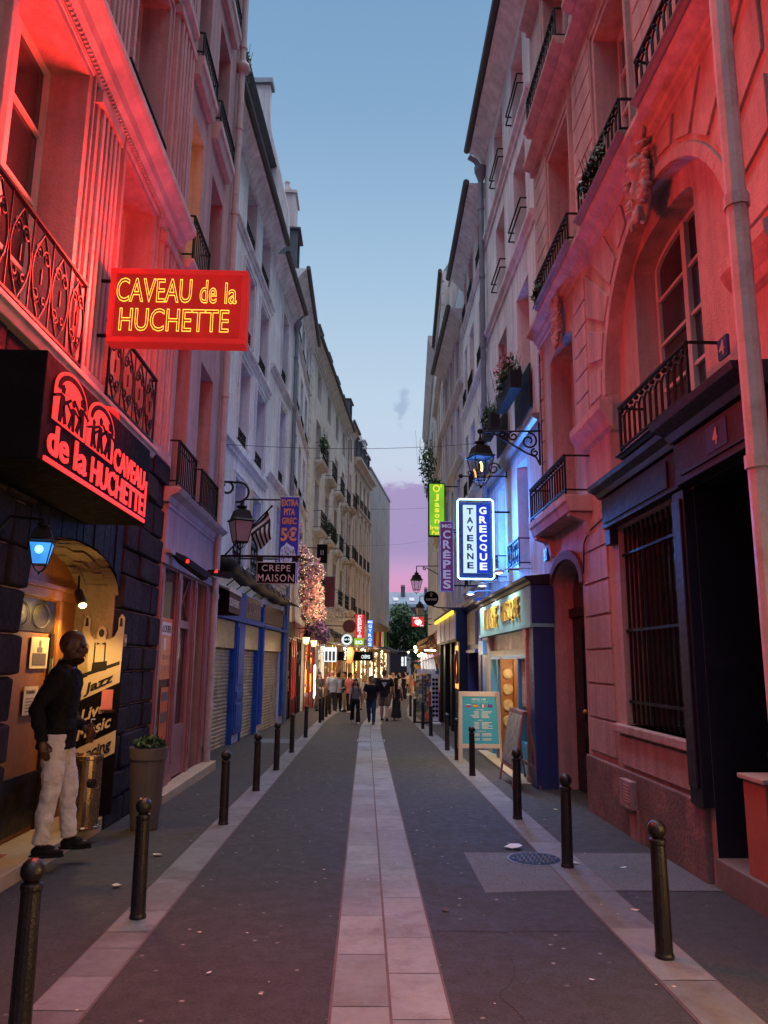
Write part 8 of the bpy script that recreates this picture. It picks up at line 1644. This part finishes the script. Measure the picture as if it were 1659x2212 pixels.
def crowd():
    P = math.pi; gy = lambda x, y: (x, y, gz(y) + 0.006)
    # doorman on the step
    t, F, A = person('tall bald man in a black jacket and white trousers standing sideways in the cellar doorway', (-2.745, 7.24, 0.056), 1.93, -P / 2 + 0.15, 'jacket', 'black_cloth', 'trousers', 'white_chino', None, None, 'skin_dark', 'shoe_black', arms=((-6, 62, 0.04, 0.5), (-28, 42, 0.12, 0.10)), feet=((-0.085, 0.07, 0.045), (0.07, -0.02, 0.045)), vox=0.011, headnod=0.12, lean=0.05, collar=True, hs=1.13, beard=True, headturn=-0.12)
    tx = bpy.data.textures.new('cloth folds', 'CLOUDS'); tx.noise_scale = 0.07
    for ch in t.children:
        if ch.name.startswith(('trousers', 'jacket')): m = ch.modifiers.new('folds', 'DISPLACE'); m.texture = tx; m.strength = 0.03; m.mid_level = 0.5; m.texture_coords = 'LOCAL'
    s0, el, wr, d2, sx = A[0]; c = F.W(wr + d2 * 0.05); b = thing('bottle', 'small amber pump bottle held at the waist by the man in the doorway', 'bottle', c); q = MB(); q.lathe([(0.03, -0.09), (0.033, -0.08), (0.033, 0.03), (0.014, 0.05), (0.014, 0.07), (0.02, 0.075), (0.02, 0.09)], tuple(c), 12); q.build('flask', M['amber'], b); q = MB(); q.tube([c + Vector((0, 0, 0.09)), c + Vector((0, 0, 0.115)), c + Vector((0.035, 0, 0.115))], 0.006, 6, world=True); q.build('pump', M['white_letter'], b)
    person('woman with long auburn hair, grey sleeveless top and wide black trousers, walking towards the camera', gy(-0.26, 25.9), 1.45, P + 0.1, 'crop', 'grey_top', 'wide', 'black_cloth', 'long', 'hair_auburn', 'skin_fair', 'shoe_white', True, ((14, 6), (-12, 24)), ((-14, 10), (12, 10)), 0.2)
    person('man in a black polo shirt and dark jeans walking down the middle, head turned aside', gy(0.26, 25.7), 1.56, P - 0.1, 'polo', 'black_cloth', 'trousers', 'denim', 'short', 'hair_black', 'skin_tan', 'shoe_black', False, ((16, 6), (-13, 24)), ((-15, 12), (13, 14)), 0.22, headturn=0.5)
    t, F, A = person('burly man seen from behind in a black printed T shirt and khaki shorts', gy(0.74, 27.6), 1.74, -0.1, 'tee', 'black_cloth', 'shorts', 'khaki', 'short', 'hair_brown', 'skin_fair', 'shoe_black', False, ((10, 6), (-8, 12)), ((-10, 14), (10, 14)), 0.3, bulk=1.16, headturn=-0.4)
    q = MB(); q.add([F.W((a, -0.098 - 0.004 * abs(c - 0.7), c)) for a, c in ((-0.055, 0.755), (0.055, 0.755), (0.0, 0.655))] + [F.W((a, -0.078, c)) for a, c in ((-0.055, 0.755), (0.055, 0.755), (0.0, 0.655))], [(0, 1, 2), (3, 4, 5), (0, 1, 4, 3), (1, 2, 5, 4), (2, 0, 3, 5)]); q.build('shirt_print', M['alu'], t)
    person('woman seen from behind in a long strapless black dress with a dark ponytail', gy(1.17, 27.9), 1.47, -0.15, 'dress', 'black_cloth', 'long', 'black_cloth', 'pony', 'hair_black', 'skin_fair', 'shoe_white', True, ((6, 4), (-10, 26)), ((6, 30, 0.2), (4, 30, 0.2)), 0.2, headturn=-0.9)
    person('woman with long brown hair, dark jacket and long skirt standing at the left bollards', gy(-1.91, 34.0), 1.62, P + 0.5, 'jacket', 'brown_skirt', 'long', 'brown_skirt', 'long', 'hair_brown', 'skin_fair', 'shoe_black', True, ((2, 2), (-2, 2)), ((14, 62, 0.06, 0.2), (14, 62, 0.06, 0.2)), vox=0.014)
    person('balding man in a pale blue T shirt and dark trousers seen from behind', gy(-1.30, 32.5), 1.71, 0.5, 'tee', 'pale_blue', 'trousers', 'charcoal', None, None, 'skin_fair', 'shoe_white', False, ((3, 4), (-3, 4)), ((-2, 34), (0, 30)), 0.16, vox=0.014, headturn=0.4)
    person('dark haired man in a pale blue shirt and black trousers beside the balding man', gy(-1.08, 33.6), 1.60, 0.2, 'tee', 'pale_blue', 'trousers', 'black_cloth', 'short', 'hair_black', 'skin_tan', 'shoe_black', False, ((2, 4), (-3, 4)), ((4, 30), (8, 40)), 0.14, vox=0.014)
    person('man in a navy T shirt and beige trousers turned towards the striped shirt', gy(-0.80, 33.4), 1.64, P - 1.2, 'tee', 'navy_tee', 'trousers', 'beige', 'short', 'hair_black', 'skin_tan', 'shoe_black', False, ((3, 4), (-3, 4)), ((8, 60, 0.1), (4, 20)), vox=0.014)
    person('man in a red and white striped shirt and black trousers seen from behind', gy(-0.55, 32.4), 1.62, -0.5, 'tee', 'red_stripe', 'trousers', 'black_cloth', 'short', 'hair_black', 'skin_tan', 'shoe_white', False, ((4, 4), (-5, 6)), ((4, 40), (0, 20)), 0.14, vox=0.014, headturn=-0.7)
    person('man in a white shirt standing just behind the striped shirt', gy(-0.40, 38.6), 1.62, P, 'tee', 'white_top', 'trousers', 'charcoal', 'short', 'hair_black', 'skin_tan', 'shoe_black', vox=0.016)
    person('blond woman in a loose white top behind the man in the black polo shirt', gy(0.03, 34.8), 1.48, 0.3, 'tee', 'white_top', 'shorts', 'beige', 'long', 'hair_blond', 'skin_fair', 'shoe_black', True, vox=0.014)
    person('woman in a long black dress farther away on the right', gy(2.35, 46.5), 1.60, 0.1, 'tank', 'black_cloth', 'long', 'black_cloth', 'bob', 'hair_black', 'skin_fair', 'shoe_black', True, vox=0.018)
    person('blond woman in a peach top and shorts standing near the postcard rack', gy(2.72, 44.5), 1.50, -0.6, 'tee', 'peach', 'shorts', 'peach', 'long', 'hair_blond', 'skin_fair', 'shoe_white', True, vox=0.018)
    person('man in a peach shirt half hidden behind the burly man', gy(1.62, 43.5), 1.66, P, 'tee', 'peach', 'trousers', 'beige', 'short', 'hair_brown', 'skin_fair', 'shoe_black', vox=0.018)
    person('person in a white top with a dark shoulder bag farther up the street', gy(2.0, 45.7), 1.5, 0, 'tee', 'white_top', 'trousers', 'charcoal', 'bob', 'hair_black', 'skin_fair', 'shoe_black', True, vox=0.018)
    person('dark clothed person seen left of the burly man, farther off', gy(0.85, 45.4), 1.6, P, 'jacket', 'charcoal', 'trousers', 'charcoal', 'short', 'hair_black', 'skin_tan', 'shoe_black', vox=0.018)
    rnd = random.Random(77); cols = ('white_top', 'black_cloth', 'peach', 'navy_tee', 'pale_blue', 'grey_top')
    for i, (x, y) in enumerate(((1.9, 54), (2.6, 57), (3.3, 59), (4.0, 62), (2.9, 66), (3.7, 70), (4.8, 74), (5.4, 79), (4.4, 83), (6.2, 86), (5.2, 92), (6.6, 96))):
        c = cols[i % 6]; person('one of the small distant strollers crowding the far end of the street', gy(x, y), rnd.uniform(1.55, 1.75), rnd.uniform(-0.4, 0.4) + (P if i % 2 else 0), 'tee', c, 'trousers' if i % 3 else 'long', ('charcoal', 'beige', 'black_cloth')[i % 3], 'short' if i % 3 else 'bob', 'hair_brown' if i % 2 else 'hair_black', 'skin_fair', 'shoe_black', i % 3 == 0, vox=0.024, group='distant strollers at the end of the street')
M['amber'] = surf('amber bottle', (0.14, 0.05, 0.015), 0.2, 0.1, 5, 0.0)
crowd()
